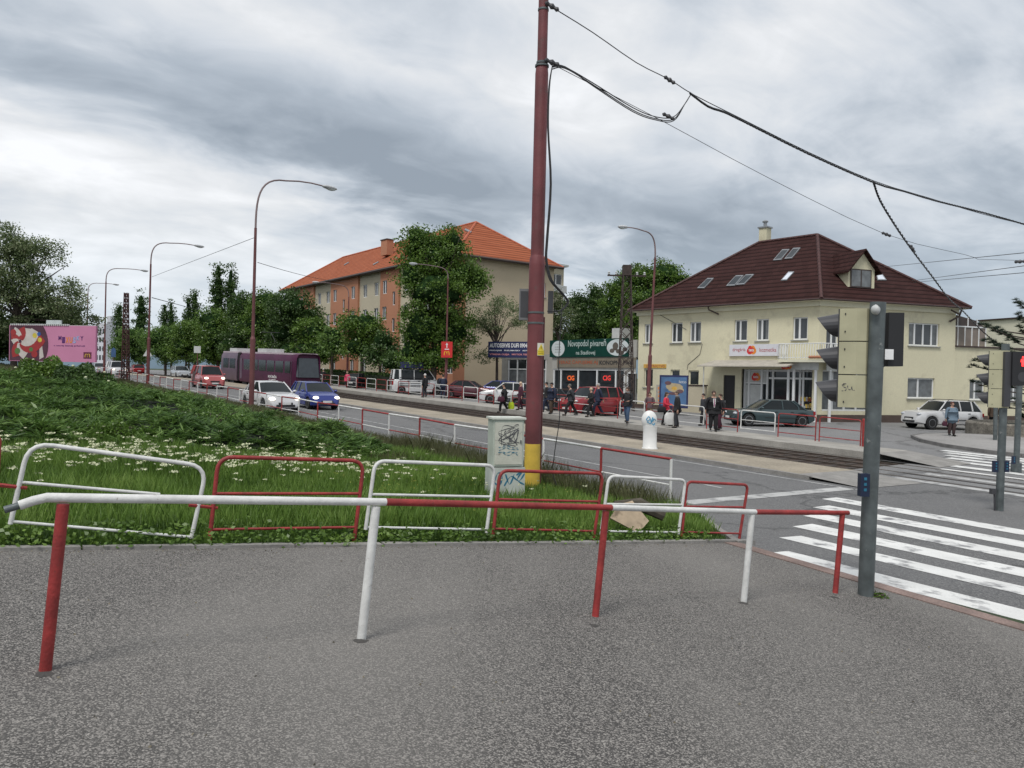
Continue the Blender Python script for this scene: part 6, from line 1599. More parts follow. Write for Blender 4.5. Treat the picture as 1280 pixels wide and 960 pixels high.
    # wheels
    for xc in (xf, xr):
        for sy in (-1, 1):
            Mw = Matrix.Rotation(R(90)*-sy, 3, 'X'); c = (xc, sy*(w-.11), wheel)
            mb = MB(); mb.lathe([(wheel*.55, -.09), (wheel*.96, -.09), (wheel, -.06), (wheel, .06), (wheel*.96, .09), (wheel*.66, .092)], 20, Mw, c); wh = mb.build('wheel', M['tyre'], o, smooth=40)
            mb = MB(); mb.lathe([(wheel*.655, .05), (wheel*.655, .093), (wheel*.60, .095), (wheel*.58, .05)], 20, Mw, c)
            for i in range(7):
                an = 2*math.pi*i/7; Ms = Mw @ Matrix.Rotation(an, 3, 'Z'); mb.box(Vector(c)+Ms @ Vector((wheel*.33, 0, .075)), (wheel*.56, .035, .02), Ms)
            mb.lathe([(0.001, .09), (.045, .088), (.05, .05)], 10, Mw, c); mb.build('rim', M[rim], wh, smooth=40)
            mb = MB(); mb.lathe([(0.001, .03), (wheel*.6, .035)], 16, Mw, c); mb.build('brake_disc', M['trim'], wh)
            mb = MB(); Mq = Mw; mb.lathe([(.001, -.1), (ra*.99, -.1)], 18, Mq, (xc, sy*(w-.11), wheel)); mb.build('wheel_well', M['black'], o)
    # lights and details
    zl = lerpc(topc, hl-.16)-.07; yl = lerpc(widc, hl-.14)*.80
    for sy in (-1, 1):
        mb = MB(); mb.ell((hl-.17, sy*yl, zl-.03), (.15, .17, .085), 12, 8, Matrix.Rotation(sy*R(-28), 3, 'Z')); mb.build('headlight', M['headlit' if lit else 'headoff'], o, smooth=60)
        mb = MB(); tz = tail*.80; mb.box((-hl+.06, sy*w*.76, tz), (.14, .22, .20 if kind != 'van' else .5), Matrix.Rotation(sy*R(12), 3, 'Z')); mb.build('tail_light', M['tail'], o)
        mb = MB(); mb.ell((wsb-.22, sy*(w+.10), belt+.05), (.07, .10, .065), 8, 6); mb.tube([(wsb-.2, sy*w*.9, belt), (wsb-.22, sy*(w+.08), belt+.04)], .02, 5); mb.build('mirror', paint, o, smooth=60)
    mb = MB(); gzc = lerpc(topc, hl-.03)-.08; mb.box((hl-.045, 0, gzc+.02), (.10, yl*1.15, .12)); mb.build('grille', M['trim'], o)
    mb = MB(); mb.box((hl-.02, 0, clear+.16), (.10, yl*1.5, .11)); mb.build('air_intake', M['trim'], o)
    for sx in (1, -1):
        mb = MB(); mb.box((sx*(hl+.034), 0, clear+.27 if sx > 0 else tail*.55), (.012, .50, .11)); mb.build('number_plate', M['plate'], o)
    mb = MB()
    for sy in (-1, 1):
        mb.box(((wsb+rwb)/2, sy*(w+.001), belt*.52), (L_*.42, .02, .035)); 
        for xh in ((wsb+rwb)/2+.35, (wsb+rwb)/2-.55): mb.box((xh, sy*(w*.99+.01), belt-.14), (.16, .03, .03))
    mb.build('side_trim', M['trim'], o)
    return o
def put(o, u, v, heading, dz=0., Y=None):
    """heading in world degrees (0 = +x)"""
    p = G(u, v, 0) if Y is None else P(u, v, Y); s, t = st(p); p.z = H(s, t)+dz
    o.location = p; d = Vector((math.cos(R(heading)), math.sin(R(heading)), 0)); q = p+d; dzs = H(*st(p+d*1.3))-H(*st(p-d*1.3)); o.rotation_euler = (0, -math.atan2(dzs, 2.6) if abs(dzs) < .5 else 0, R(heading)); return o
sth = math.degrees(rz_of(D)); toward = sth+180
W_ = carpaint('white_car_paint', (.62, .62, .62)); BL = carpaint('blue_car_paint', (.018, .035, .22)); RD = carpaint('red_car_paint', (.28, .012, .018)); MR = carpaint('dark_maroon_paint', (.07, .012, .02))
GR = carpaint('dark_green_grey_paint', (.028, .05, .055)); DK = carpaint('dark_paint', (.02, .022, .028)); SV = carpaint('silver_paint', (.36, .38, .40)); PNK = carpaint('faded_red_van_paint', (.42, .09, .09))
put(make_car('white_car', 'white saloon car with lit headlights driving closest to the fence', 'car', W_, 4.45, 1.78, 1.46, 'sedan', lit=True), 338, 507, toward, Y=39)
put(make_car('blue_car', 'blue hatchback with lit headlights beside the white saloon', 'car', BL, 3.95, 1.66, 1.45, 'hatch', lit=True), 393, 505, toward-2, Y=42.5)
pv = put(make_car('red_van', 'faded red van with lit headlights and a dark circle on its side', 'van', PNK, 4.15, 1.8, 1.82, 'van', lit=True), 260, 483, toward, Y=62)
mb = MB(); 
for sy in (-1, 1): mb.add([(-.9+math.cos(t)*.42, sy*.905, .95+math.sin(t)*.42) for t in [2*math.pi*i/16 for i in range(16)]], [tuple(range(16))])
mb.build('side_circle', MR, pv)
put(make_car('white_car', 'white van with one lit headlight coming between the lamp posts at far left', 'van', W_, 4.4, 1.8, 1.75, 'van', lit=True), 146, 465, toward, Y=88)
put(make_car('white_car', 'small pale car half hidden behind the flowering bush at far left', 'car', SV, 4.2, 1.75, 1.5, 'hatch', lit=False), 125, 462, toward, Y=100)
put(make_car('red_car', 'small dark red car far down the street behind the lattice mast', 'car', RD, 4.1, 1.75, 1.45, 'hatch'), 171, 459, sth, Y=120)
put(make_car('silver_car', 'small silver car parked under the trees left of the red van', 'car', SV, 4.2, 1.75, 1.5, 'wagon'), 226, 463, sth+180, Y=95)
put(make_car('dark_car', 'dark estate car parked behind the person in pink', 'car', DK, 4.4, 1.75, 1.45, 'wagon'), 455, 481, sth-60, Y=76)
put(make_car('maroon_car', 'dark maroon saloon car parked right of the red advertising board', 'car', MR, 4.4, 1.75, 1.45, 'sedan'), 588, 490, toward+38, Y=61)
put(make_car('white_car', 'white hatchback parked in front of the grey service shop', 'car', W_, 3.9, 1.7, 1.55, 'hatch'), 632, 496, 182, Y=55.5)
put(make_car('blue_car', 'blue car half hidden behind the white hatchback', 'car', BL, 4.0, 1.7, 1.45, 'hatch'), 620, 484, 170, Y=64)
put(make_car('grey_car', 'dark grey car seen between the maroon mast and the white hatchback', 'car', DK, 4.2, 1.7, 1.42, 'hatch'), 668, 500, 190, Y=50)
put(make_car('red_car', 'big bright red car parked in front of the pub', 'car', RD, 4.5, 1.85, 1.72, 'suv'), 740, 508, 222, Y=46)
put(make_car('dark_green_car', 'dark green saloon car parked in front of the shop with alloy wheels', 'car', GR, 4.62, 1.78, 1.46, 'sedan', wheel=.33), 960, 528, 187, Y=42.2)
put(make_car('white_car', 'white off road car with black roof rails before the cream house wall', 'car', W_, 4.3, 1.82, 1.66, 'suv', wheel=.35, clear=.26, roofrails=True), 1176, 531, 192, Y=44.5)
# striped white van near the tall tree, with a roof board
v_ = make_car('striped_van', 'white van with dark stripes and a blue board on its roof beside the tall tree', 'van', W_, 4.6, 1.9, 2.1, 'van'); put(v_, 522, 486, toward+70, Y=66)
mb = MB()
for k in range(5):
    for sy in (-1, 1): mb.box((-.4, sy*.955, .75+.16*k), (2.6, .012, .05))
    mb.box((-2.31, 0, .9+.16*k), (.03, 1.4, .05))
mb.build('stripes', M['trim'], v_)
mb = MB(); mb.box((-.6, 0, 2.45), (1.8, 1.5, .5)); mb.build('roof_board', M['navy'], v_)
# ---- tram: two purple sections
tr = thing('tram', 'purple articulated tram with pale roof and large front window on the near track', 'tram', (0, 0, 0))
M['purple'] = mat('tram_purple', (.065, .010, .040), .5, 0, .25, .6, spec=.25); M['tramroof'] = mat('tram_roof', (.42, .34, .38), .5, 0, .12, 1); M['tramgrey'] = mat('tram_grey', (.085, .045, .075), .4, 0, .3, .8); M['tramdark'] = mat('tram_bellows', (.02, .018, .02), .8)
def tram_sec(x0, x1, mt, front=False, nm='car_body'):
    w = 1.25; prof = [(w*.94, .35), (w, .55), (w, 2.2), (w*.96, 2.75), (w*.82, 3.05)]; mb = MB(); ring = []
    xs_ = [x0]+([x1-1.1, x1-.45, x1-.1, x1] if front else [x1])
    for i, x in enumerate(xs_):
        sc = 1.; sl = 0
        if front and i >= 2: sc = (.93, .82, .76)[i-2]
        r_ = []
        for (y, z) in prof+[(w*.5, 3.12)]:
            dx = -(z-1.2)*.20 if (front and i == len(xs_)-1 and z > 1.2) else 0
            r_.append((x+dx, y*sc, z))
        r_ += [(q[0], -q[1], q[2]) for q in r_[::-1]]; ring.append(r_)
    k = len(ring[0]); vs = [q for r_ in ring for q in r_]
    fs = [(i*k+j, i*k+(j+1) % k, (i+1)*k+(j+1) % k, (i+1)*k+j) for i in range(len(ring)-1) for j in range(k)]+[tuple(range(k)), tuple(range(len(ring)*k-1, (len(ring)-1)*k-1, -1))]
    mb.add(vs, fs); return mb.build(nm, mt, tr, smooth=35)
tram_sec(-7.2, 7.4, M['purple'], True); tram_sec(-13.4, -8.0, M['tramgrey'], False, 'rear_body')
mb = MB(); mb.box((-7.6, 0, 1.75), (.9, 2.2, 2.5))
for k in range(5): mb.box((-7.9+.15*k, 0, 1.75), (.05, 2.36, 2.66))
mb.build('bellows', M['tramdark'], tr)
for x0, x1 in ((-7.2, 6.6), (-13.4, -8.0)): mb = MB(); mb.box(((x0+x1)/2, 0, 3.10), (x1-x0, 2.1, .14)); mb.build('roof', M['tramroof'], tr)
mb = MB(); mb.box((-2, 0, 3.32), (2.4, 1.6, .36)); mb.build('roof_unit', M['lgrey'], tr)
mb = MB(); mb.box((-10.8, 0, 3.32), (2.4, 1.6, .36)); mb.build('roof_unit', M['lgrey'], tr)
for x0, x1 in ((5.3, 6.5), (3.0, 4.9), (.8, 2.7), (-1.4, .5), (-3.6, -1.7), (-5.8, -3.9), (-10.4, -8.6), (-12.6, -10.8)):
    for sy in (-1, 1): mb = MB(); mb.box(((x0+x1)/2, sy*1.252, 2.0), (x1-x0, .02, .95)); mb.build('side_window', M['carglass'], tr)
mb = MB()
for sy in (-1, 1): mb.box((6.72, sy*1.19, 1.5), (.05, .10, 2.0)); mb.box((-6.6, sy*1.254, 1.6), (.5, .03, 1.9))
mb.build('door', M['tramgrey'], tr)
mb = MB(); vs = [(7.43, -.86, 1.22), (7.43, .86, 1.22), (7.16, .80, 2.78), (7.16, -.80, 2.78)]; mb.add([(x+.03, y, z) for x, y, z in vs], [(0, 1, 2, 3)]); mb.add([(7.43+.02, .88, 1.22), (7.33, 1.02, 1.25), (6.98, 1.0, 2.7), (7.16, .82, 2.78)], [(0, 1, 2, 3)]); mb.add([(7.45, -.88, 1.22), (7.33, -1.02, 1.25), (6.98, -1.0, 2.7), (7.16, -.82, 2.78)], [(0, 1, 2, 3)])
mb.build('windscreen', mat('tram_windscreen', (.05, .06, .07), .1, spec=.45), tr)
for sy in (-1, 1): mb = MB(); mb.ell((7.38, sy*.68, .85), (.08, .14, .09), 10, 6); mb.build('headlight', M['headoff'], tr)
mb = MB(); mb.box((7.30, 0, .48), (.35, 1.9, .22)); mb.build('bumper', M['tramdark'], tr)
mb = MB()
for x in (5, 3.2, -4.2, -6, -10, -12): mb.box((x, 0, .28), (1.3, 2.2, .4))
mb.build('bogie', M['tramdark'], tr)
mb = MB(); nrmy = -1.272
mb.text('ONE', (1.0-.9, 1.258, 1.15), (-1, 0, 0), (0, 0, 1), w=1.4, h=.42, bold=.04) if False else None
mb.text('NOVÁ ZNAČKA', (1.2, -1.258, .98), (1, 0, 0), (0, 0, 1), w=2.2, h=.30, bold=.03); mb.text('V MESTE', (1.4, -1.258, .62), (1, 0, 0), (0, 0, 1), w=1.8, h=.26, bold=.03)
mb.text('NOVÁ ZNAČKA', (3.4, 1.258, .98), (-1, 0, 0), (0, 0, 1), w=2.2, h=.30, bold=.03); mb.text('V MESTE', (3.2, 1.258, .62), (-1, 0, 0), (0, 0, 1), w=1.8, h=.26, bold=.03)
mb.build('side_lettering', M['letter_white'], tr)
mb = MB(); mb.tube([(-2, 0, 3.5), (-.9, 0, 4.2), (-2.1, 0, 5.0)], .03, 5); mb.tube([(-2.1, -.8, 5.0), (-2.1, .8, 5.0)], .03, 5); mb.build('pantograph', M['trim'], tr)
s = 60.2; t = 23.3; q = Vector((D.x*s+N.x*t, D.y*s+N.y*t, Rd(s, t)-.0)); 
d7 = -D; tr.location = q+D*7.4; tr.rotation_euler = (0, 0.022, rz_of(d7)); tr.location.z = Rd(s+7.4, t)-.02
# ================================================================== people
def cm(name, col, r=.85): return mat(name, col, r, 0, .12, 6, .2, 30)
M['skin'] = cm('skin', (.42, .25, .18), .55); M['shoe'] = cm('dark_shoes', (.02, .018, .016), .5)
def skin_obj(name, mt, parent, verts, edges, radii, root=0, sub=1):
    me = bpy.data.meshes.new(name); me.from_pydata([tuple(v) for v in verts], edges, []); me.materials.append(mt)
    ob = bpy.data.objects.new(name, me); COL.objects.link(ob); ob.parent = parent
    sk = ob.modifiers.new('Skin', 'SKIN'); sk.use_smooth_shade = True
    lay = me.skin_vertices[0].data
    for i, r_ in enumerate(radii): lay[i].radius = r_ if hasattr(r_, '__len__') else (r_, r_)
    lay[root].use_root = True
    if sub: sb = ob.modifiers.new('Sub', 'SUBSURF'); sb.levels = sub; sb.render_levels = sub
    return ob
class Sk:
    def __init__(s): s.v = []; s.e = []; s.r = []
    def a(s, p, r, par=None):
        s.v.append(Vector(p)); s.r.append(r)
        if par is not None: s.e.append((par, len(s.v)-1))
        return len(s.v)-1
def person(label, u, v, Y, hgt, facing, top, bottom, coat=0., hair=(.05, .035, .03), stride=.5, arms='swing', build=1., cap=None, hairlong=False, scarf=None, shirt=None, seed=0, lean=0., dz=None):
    """facing: world heading in degrees; local +x forward, +y left; returns root and hand positions"""
    p = P(u, v, Y); s_, t_ = st(p); base = H(s_, t_)
    if 14.4 < s_ < 110 and 26.45 < t_ < 28.75: base = Rd(s_, t_)+.22
    if t_ > 33.6 and s_ < 18.8 and t_ < 44.5: base = Rd(s_, t_)+.13
    if dz is not None: base += dz
    root = thing('person', label, 'person', (p.x, p.y, base), R(facing)); k = hgt/1.75; b = build*1.14
    hip, kn, an = .93*k, .50*k, .085*k; sh, nk = 1.43*k, 1.50*k; st2 = stride*.5
    sw = .19*k*b**.4
    legs = []
    for i, sy in enumerate((1, -1)):
        f = st2 if i == 0 else -st2
        H_ = Vector((0, sy*.09*k, hip)); A_ = Vector((f*.72*k, sy*.10*k, an+(.05*k if f < 0 else 0))); K_ = (H_+A_)/2+Vector((.06*k+abs(f)*.10, 0, .03*k)); T_ = A_+Vector((.15*k, sy*.02*k, -.045*k))
        legs.append((H_, K_, A_, T_))
    dl = min(0, 0); ln = Vector((lean*.12*k, 0, 0))
    chest = Vector((.0, 0, 1.22*k))+ln*.6; shc = Vector((0, 0, sh))+ln; neck = Vector((.01*k, 0, nk))+ln; head = Vector((.035*k, 0, 1.62*k))+ln*1.4; crown = Vector((.02*k, 0, 1.70*k))+ln*1.5
    armv = []
    for i, sy in enumerate((1, -1)):
        S_ = shc+Vector((0, sy*sw, -.02*k)); f = -st2 if i == 0 else st2
        if arms == 'swing': E_ = S_+Vector((f*.22*k-.02, sy*.06*k, -.29*k)); H_ = E_+Vector((f*.30*k+.06*k, 0, -.25*k))
        elif arms == 'bag' : E_ = S_+Vector((.0, sy*.07*k, -.30*k)); H_ = E_+Vector((.03*k, sy*.02, -.27*k))
        elif arms == 'front': E_ = S_+Vector((.04*k, sy*.08*k, -.28*k)); H_ = E_+Vector((.22*k, -sy*.10*k, -.05*k))
        elif arms == 'wide': E_ = S_+Vector((-.03*k, sy*.09*k, -.27*k)); H_ = E_+Vector((.06*k, sy*.02*k, -.24*k))
        armv.append((S_, E_, H_))
    # body: one continuous figure with hands and fingers
    g = Sk(); pel = g.a((0, 0, hip+.03*k), (.12*k*b, .15*k*b)); ch = g.a(chest, (.11*k*b, .15*k*b), pel); sc = g.a(shc-Vector((0, 0, .03*k)), (.08*k, .10*k), ch); nkv = g.a(neck, .052*k, sc)
    jw = g.a(head-Vector((-.012*k, 0, .055*k)), (.062*k, .066*k), nkv); hd = g.a(head, (.080*k, .092*k), jw); cr_ = g.a(crown, (.066*k, .078*k), hd)
    nz_i = g.a(head+Vector((.105*k, 0, -.012*k)), .012*k, hd)
    for (H_, K_, A_, T_) in legs:
        h = g.a(H_-Vector((0, 0, .05*k)), .085*k*b, pel); kk = g.a(K_, .055*k, h); aa = g.a(A_, .034*k, kk); g.a(A_.lerp(T_, .6), .018*k, aa)
    for i, (S_, E_, H_) in enumerate(armv):
        s0 = g.a(S_, .055*k, sc); e0 = g.a(E_, .040*k, s0); w0 = g.a(H_, .026*k, e0); d = (H_-E_).normalized(); sy = 1 if i == 0 else -1
        pm = g.a(H_+d*.06*k, (.016*k, .036*k), w0); fw = Vector((1, 0, 0)); 
        for j in range(4):
            sp = fw*((j-1.5)*.018*k); q = g.a(H_+d*.10*k+sp, .0085*k, pm); g.a(H_+d*((.155, .17, .165, .145)[j])*k+sp*1.1+Vector((0, -sy*.02*k, 0)), .0075*k, q)
        th = g.a(H_+d*.05*k+fw*.045*k, .0095*k, w0); g.a(H_+d*.095*k+fw*.06*k-Vector((0, sy*.01*k, 0)), .008*k, th)
    skin_obj('body', M['skin'], root, g.v, g.e, g.r, pel)
    # trousers or bare/stocking legs
    g = Sk(); pel = g.a((0, 0, hip+.06*k), (.135*k*b, .17*k*b))
    for (H_, K_, A_, T_) in legs:
        h = g.a(H_-Vector((0, 0, .06*k)), (.105*k*b, .10*k*b), pel); kk = g.a(K_, .082*k*b**.7, h); g.a(A_+Vector((-.005, 0, -.015*k)), .068*k*b**.5, kk)
    skin_obj('trousers', bottom, root, g.v, g.e, g.r, pel)
    for (H_, K_, A_, T_) in legs:
        g = Sk(); a_ = g.a(A_+Vector((-.06*k, 0, -.035*k)), .048*k); m_ = g.a(A_+Vector((.04*k, 0, -.035*k)), (.046*k, .052*k), a_); g.a(T_+Vector((.05*k, 0, .005*k)), (.036*k, .046*k), m_); skin_obj('shoe', M['shoe'], root, g.v, g.e, g.r, 0)
    # jacket / coat with sleeves
    g = Sk(); wa = g.a((0, 0, 1.02*k), (.150*k*b, .185*k*b)); ch = g.a(chest, (.145*k*b, .185*k*b), wa); sc = g.a(shc-Vector((0, 0, .035*k)), (.105*k, .12*k), ch); g.a(shc+Vector((0, 0, .035*k)), .07*k, sc)
    if coat > 0: hm = g.a((0, 0, (1.02-.5*coat)*k), (.155*k*b, .20*k*b), wa); g.a((0, 0, (1.02-coat)*k), (.165*k*b, .215*k*b), hm)
    else: g.a((0, 0, .90*k), (.150*k*b, .18*k*b), wa)
    for (S_, E_, H_) in armv:
        s0 = g.a(S_, .080*k*b**.5, sc); e0 = g.a(E_, .062*k*b**.5, s0); g.a(H_-(H_-E_).normalized()*.01*k, .046*k, e0)
    skin_obj('coat' if coat > .15 else 'jacket', top, root, g.v, g.e, g.r, wa)
    # hair or cap
    hm_ = cm('hair_%d' % seed, hair) if cap is None else cap
    mb = MB(); hc_ = head+Vector((-.018*k, 0, .035*k)); rings_ = []; n_ = 12
    for i in range(7):
        ph = R(-28)+R(118)*i/6
        for j in range(n_):
            an_ = 2*math.pi*j/n_; fr = math.cos(an_); lowf = -.02*k if fr < .2 else .03*k*fr
            q = Vector((.098*k*math.cos(ph)*fr*(1.04), .092*k*math.cos(ph)*math.sin(an_), .105*k*math.sin(ph)))
            if i <= 1: q.z += max(0, fr)*.055*k*(2-i)/2; q.x -= max(0, fr)*.012*k*(2-i)
            rings_.append(hc_+q)
    mb.add(rings_, [(i*n_+j, i*n_+(j+1) % n_, (i+1)*n_+(j+1) % n_, (i+1)*n_+j) for i in range(6) for j in range(n_)]); 
    if hairlong: mb.ell(hc_+Vector((-.055*k, 0, -.09*k)), (.065*k, .085*k, .12*k), 10, 6)
    if cap is not None: mb.box(hc_+Vector((.11*k, 0, .03*k)), (.10*k, .13*k, .012*k))
    mb.build('hair' if cap is None else 'cap', hm_, root, smooth=70)
    for sy in (1, -1):
        mb = MB(); mb.ell(head+Vector((.082*k, sy*.032*k, .010*k)), (.008*k, .013*k, .008*k), 6, 4); mb.build('eye', M['black'], root)
        mb = MB(); mb.ell(head+Vector((-.002*k, sy*.090*k, -.008*k)), (.018*k, .010*k, .030*k), 6, 4); mb.build('ear', M['skin'], root)
    mb = MB(); mb.ell(head+Vector((.080*k, 0, -.05*k)), (.008*k, .022*k, .006*k), 6, 4); mb.build('mouth', cm('lips_%d' % seed, (.28, .09, .08)), root)
    if shirt is not None:
        mb = MB(); x = .152*k*b; mb.add([(x-.02*k, -.055*k, 1.42*k), (x-.02*k, .055*k, 1.42*k), (x+.012*k, .05*k, 1.22*k), (x+.014*k, .02*k, 1.04*k), (x+.014*k, -.02*k, 1.04*k), (x+.012*k, -.05*k, 1.22*k)], [(0, 1, 2, 3, 4, 5)]); mb.build('shirt', shirt[0], root)
        mb = MB(); mb.add([(x-.012*k, -.016*k, 1.41*k), (x-.012*k, .016*k, 1.41*k), (x+.02*k, .026*k, 1.12*k), (x+.02*k, 0, 1.06*k), (x+.02*k, -.026*k, 1.12*k)], [(0, 1, 2, 3, 4)]); mb.build('tie', shirt[1], root)
    if scarf is not None:
        mb = MB(); n_ = 14; mb.ptube([neck+Vector((math.cos(t)*.085*k, math.sin(t)*.09*k, .0)) for t in [2*math.pi*i/n_ for i in range(n_+1)]], .035*k, 7); mb.build('scarf', scarf, root, smooth=60)
    Mr = Matrix.Rotation(R(facing), 3, 'Z')
    return root, [root.location+Mr @ a[2] for a in armv], root.location+Mr @ chest
def bag(name, label, pos, size, mt, cat='bag', drop=.12):
    o = thing(name, label, cat, (pos.x, pos.y, pos.z-drop-size[2])); w_, d_, h_ = size; mb = MB()
    lv = [(0, .80), (.15, 1.0), (.5, 1.06), (.8, .92), (1., .62)]; n_ = 12; vs = []
    for f, sc in lv:
        for j in range(n_):
            an = 2*math.pi*j/n_; c, s = math.cos(an), math.sin(an); wob = 1+.06*math.sin(j*2.3+f*7)
            vs.append((math.copysign(abs(c)**.6, c)*w_/2*sc*wob, math.copysign(abs(s)**.6, s)*d_/2*sc*wob, h_*f))
    mb.add(vs, [(i*n_+j, i*n_+(j+1) % n_, (i+1)*n_+(j+1) % n_, (i+1)*n_+j) for i in range(len(lv)-1) for j in range(n_)]+[tuple(range(n_)), tuple(range(len(lv)*n_-1, (len(lv)-1)*n_-1, -1))]); mb.build('bag_body', mt, o, smooth=60)
    mb = MB(); mb.ptube([(-w_*.25, 0, h_*.95), (-w_*.15, 0, h_+drop*.8), (0, 0, h_+drop), (w_*.15, 0, h_+drop*.8), (w_*.25, 0, h_*.95)], .012, 5); mb.build('handle', mt, o); return o
K = {n: cm('cloth_'+n, c) for n, c in dict(black=(.012, .012, .014), navy=(.014, .02, .045), charcoal=(.03, .032, .038), maroon=(.06, .012, .028), brown=(.07, .045, .03), red=(.55, .03, .06), pink=(.60, .06, .14), jeans=(.05, .09, .16), greyblue=(.12, .17, .22), tan=(.24, .17, .11), white=(.6, .6, .58), grey=(.2, .2, .2), check=(.11, .07, .08), lime=(.40, .52, .02), stocking=(.05, .03, .03)).items()}
L2, R2 = 180, 0      # facing left / right in the picture
person('white haired person in a black jacket left of the one under the red advert', 531, 498, 56, 1.74, 150, K['black'], K['charcoal'], hair=(.6, .58, .55), stride=.15, arms='bag', seed=1)
person('person in dark blue clothes waiting under the red advertising board', 553.5, 499.5, 55.5, 1.74, 100, K['navy'], K['navy'], hair=(.03, .025, .02), stride=.2, arms='front', seed=2)
bp = P(549, 477, 56.1); o = thing('backpack', 'black backpack on the back of the person under the red advert', 'backpack', bp-UP*.25); mb = MB(); mb.ell((0, 0, .25), (.18, .16, .26), 12, 8); mb.build('bag_body', K['black'], o, smooth=60); mb = MB(); mb.ptube([(-.08, -.1, .45), (0, -.22, .38), (.02, -.2, .12)], .02, 5); mb.build('strap', K['black'], o)
_, h, _ = person('person in a black coat with dark hair walking left with a lime green bag', 630, 510.5, 45.5, 1.72, 190, K['black'], K['black'], coat=.28, hair=(.02, .018, .015), stride=.75, arms='bag', build=1.1, seed=3)
bag('shopping_bag', 'bright lime green shopping bag in the hand of the walking person in black', h[1]+Vector((.5, -.05, -.1)), (.36, .16, .42), K['lime'], drop=.10); bag('handbag', 'dull purple handbag hanging on the left side of the person with the lime bag', h[0]+Vector((-.2, -.15, .25)), (.42, .18, .32), K['maroon'], drop=.1)
person('blond person in a long maroon coat just left of the big mast', 650.5, 512, 45, 1.66, 200, K['maroon'], K['maroon'], coat=.42, hair=(.55, .42, .30), stride=.45, arms='bag', seed=4, hairlong=True)
person('person in black walking just right of the big mast', 683, 514.5, 44, 1.72, 185, K['black'], K['navy'], hair=(.02, .018, .015), stride=.55, seed=5)
person('heavy person in a navy coat and brown trousers with a dark cap', 689.5, 516.5, 42.5, 1.74, 215, K['navy'], K['brown'], coat=.22, stride=.35, build=1.25, cap=K['black'], seed=6, arms='bag')
person('person in a dark jacket striding left in front of the pub window', 714, 519.5, 41.5, 1.72, 185, K['charcoal'], K['black'], hair=(.12, .11, .10), stride=.95, seed=7, lean=.6, build=1.1)
person('short blond person in black beside the grey haired person in navy', 738.5, 522.5, 41, 1.58, 200, K['black'], K['black'], hair=(.5, .42, .28), stride=.7, seed=8, arms='front')
person('grey haired person in a navy jacket walking behind the short blond one', 747.5, 520, 41.8, 1.80, 190, K['navy'], K['navy'], hair=(.32, .30, .28), stride=.85, seed=9)
person('person in a dark zip jacket and blue jeans facing the tracks', 784, 528, 37.5, 1.76, 235, K['black'], K['jeans'], hair=(.05, .03, .02), stride=.45, arms='front', seed=10, scarf=K['grey'])
person('person in a checked shirt leaning by the lamp post behind the bollard', 812, 521, 42, 1.62, 250, K['check'], K['tan'], hair=(.04, .03, .02), stride=.3, arms='front', seed=11)
_, h, _ = person('person in a bright red jacket with a dark bag', 832, 531, 36.5, 1.62, 330, K['red'], K['black'], hair=(.06, .04, .03), stride=.45, arms='front', seed=12, hairlong=True)
bag('handbag', 'black handbag carried by the person in the red jacket', h[1]+Vector((-.35, .1, -.02)), (.42, .2, .28), K['black'], drop=.05)
_, h, _ = person('person in a long black coat with a pale scarf holding a white bag', 846, 535, 35.5, 1.72, 180, K['black'], K['charcoal'], coat=.38, hair=(.10, .07, .05), stride=.2, arms='bag', seed=13, scarf=K['grey'])
bag('shopping_bag', 'white plastic shopping bag between the red jacket and the black coat', Vector((h[1].x-.28, h[1].y-.2, h[1].z-.0)), (.52, .2, .56), K['white'], drop=.12)
person('person in a dark jacket walking behind the railing toward the poster', 879, 529, 40.5, 1.70, 195, K['charcoal'], K['black'], hair=(.03, .02, .02), stride=.5, seed=14, arms='wide')
person('large person in a black suit with white shirt and pink tie on the platform', 891, 541, 34.2, 1.82, 265, K['black'], K['black'], hair=(.06, .04, .03), stride=.12, arms='wide', build=1.3, seed=15, shirt=(K['white'], cm('pink_tie', (.30, .12, .20))), coat=.12)
person('person in dark clothes hidden right behind the person in the black suit', 900, 539.5, 35.2, 1.66, 200, K['black'], K['maroon'], hair=(.05, .03, .02), stride=.35, seed=16, coat=.3, arms='wide')
_, h, _ = person('person in a grey blue knee length coat before the white off road car', 1189, 546.5, 37.4, 1.68, 268, K['greyblue'], K['stocking'], coat=.42, hair=(.10, .04, .03), stride=.06, arms='bag', build=1.12, seed=17)
bag('handbag', 'small dark red handbag held by the person in the grey blue coat', h[1]+Vector((-.05, 0, -.02)), (.24, .12, .24), K['maroon'], drop=.06)
person('person in a brown coat standing behind the second traffic light', 1241, 532, 44, 1.72, 80, K['brown'], K['black'], coat=.25, hair=(.05, .04, .03), stride=.25, seed=18)
person('person in a pink jacket at the far end of the platform', 434, 484, 71, 1.62, 250, K['pink'], K['black'], hair=(.4, .3, .2), stride=.3, seed=19, dz=None)
person('dark clad person with a pale cap far along the platform near the tram', 404, 478, 78, 1.72, 250, K['black'], K['black'], hair=(.6, .6, .6), stride=.2, seed=20)
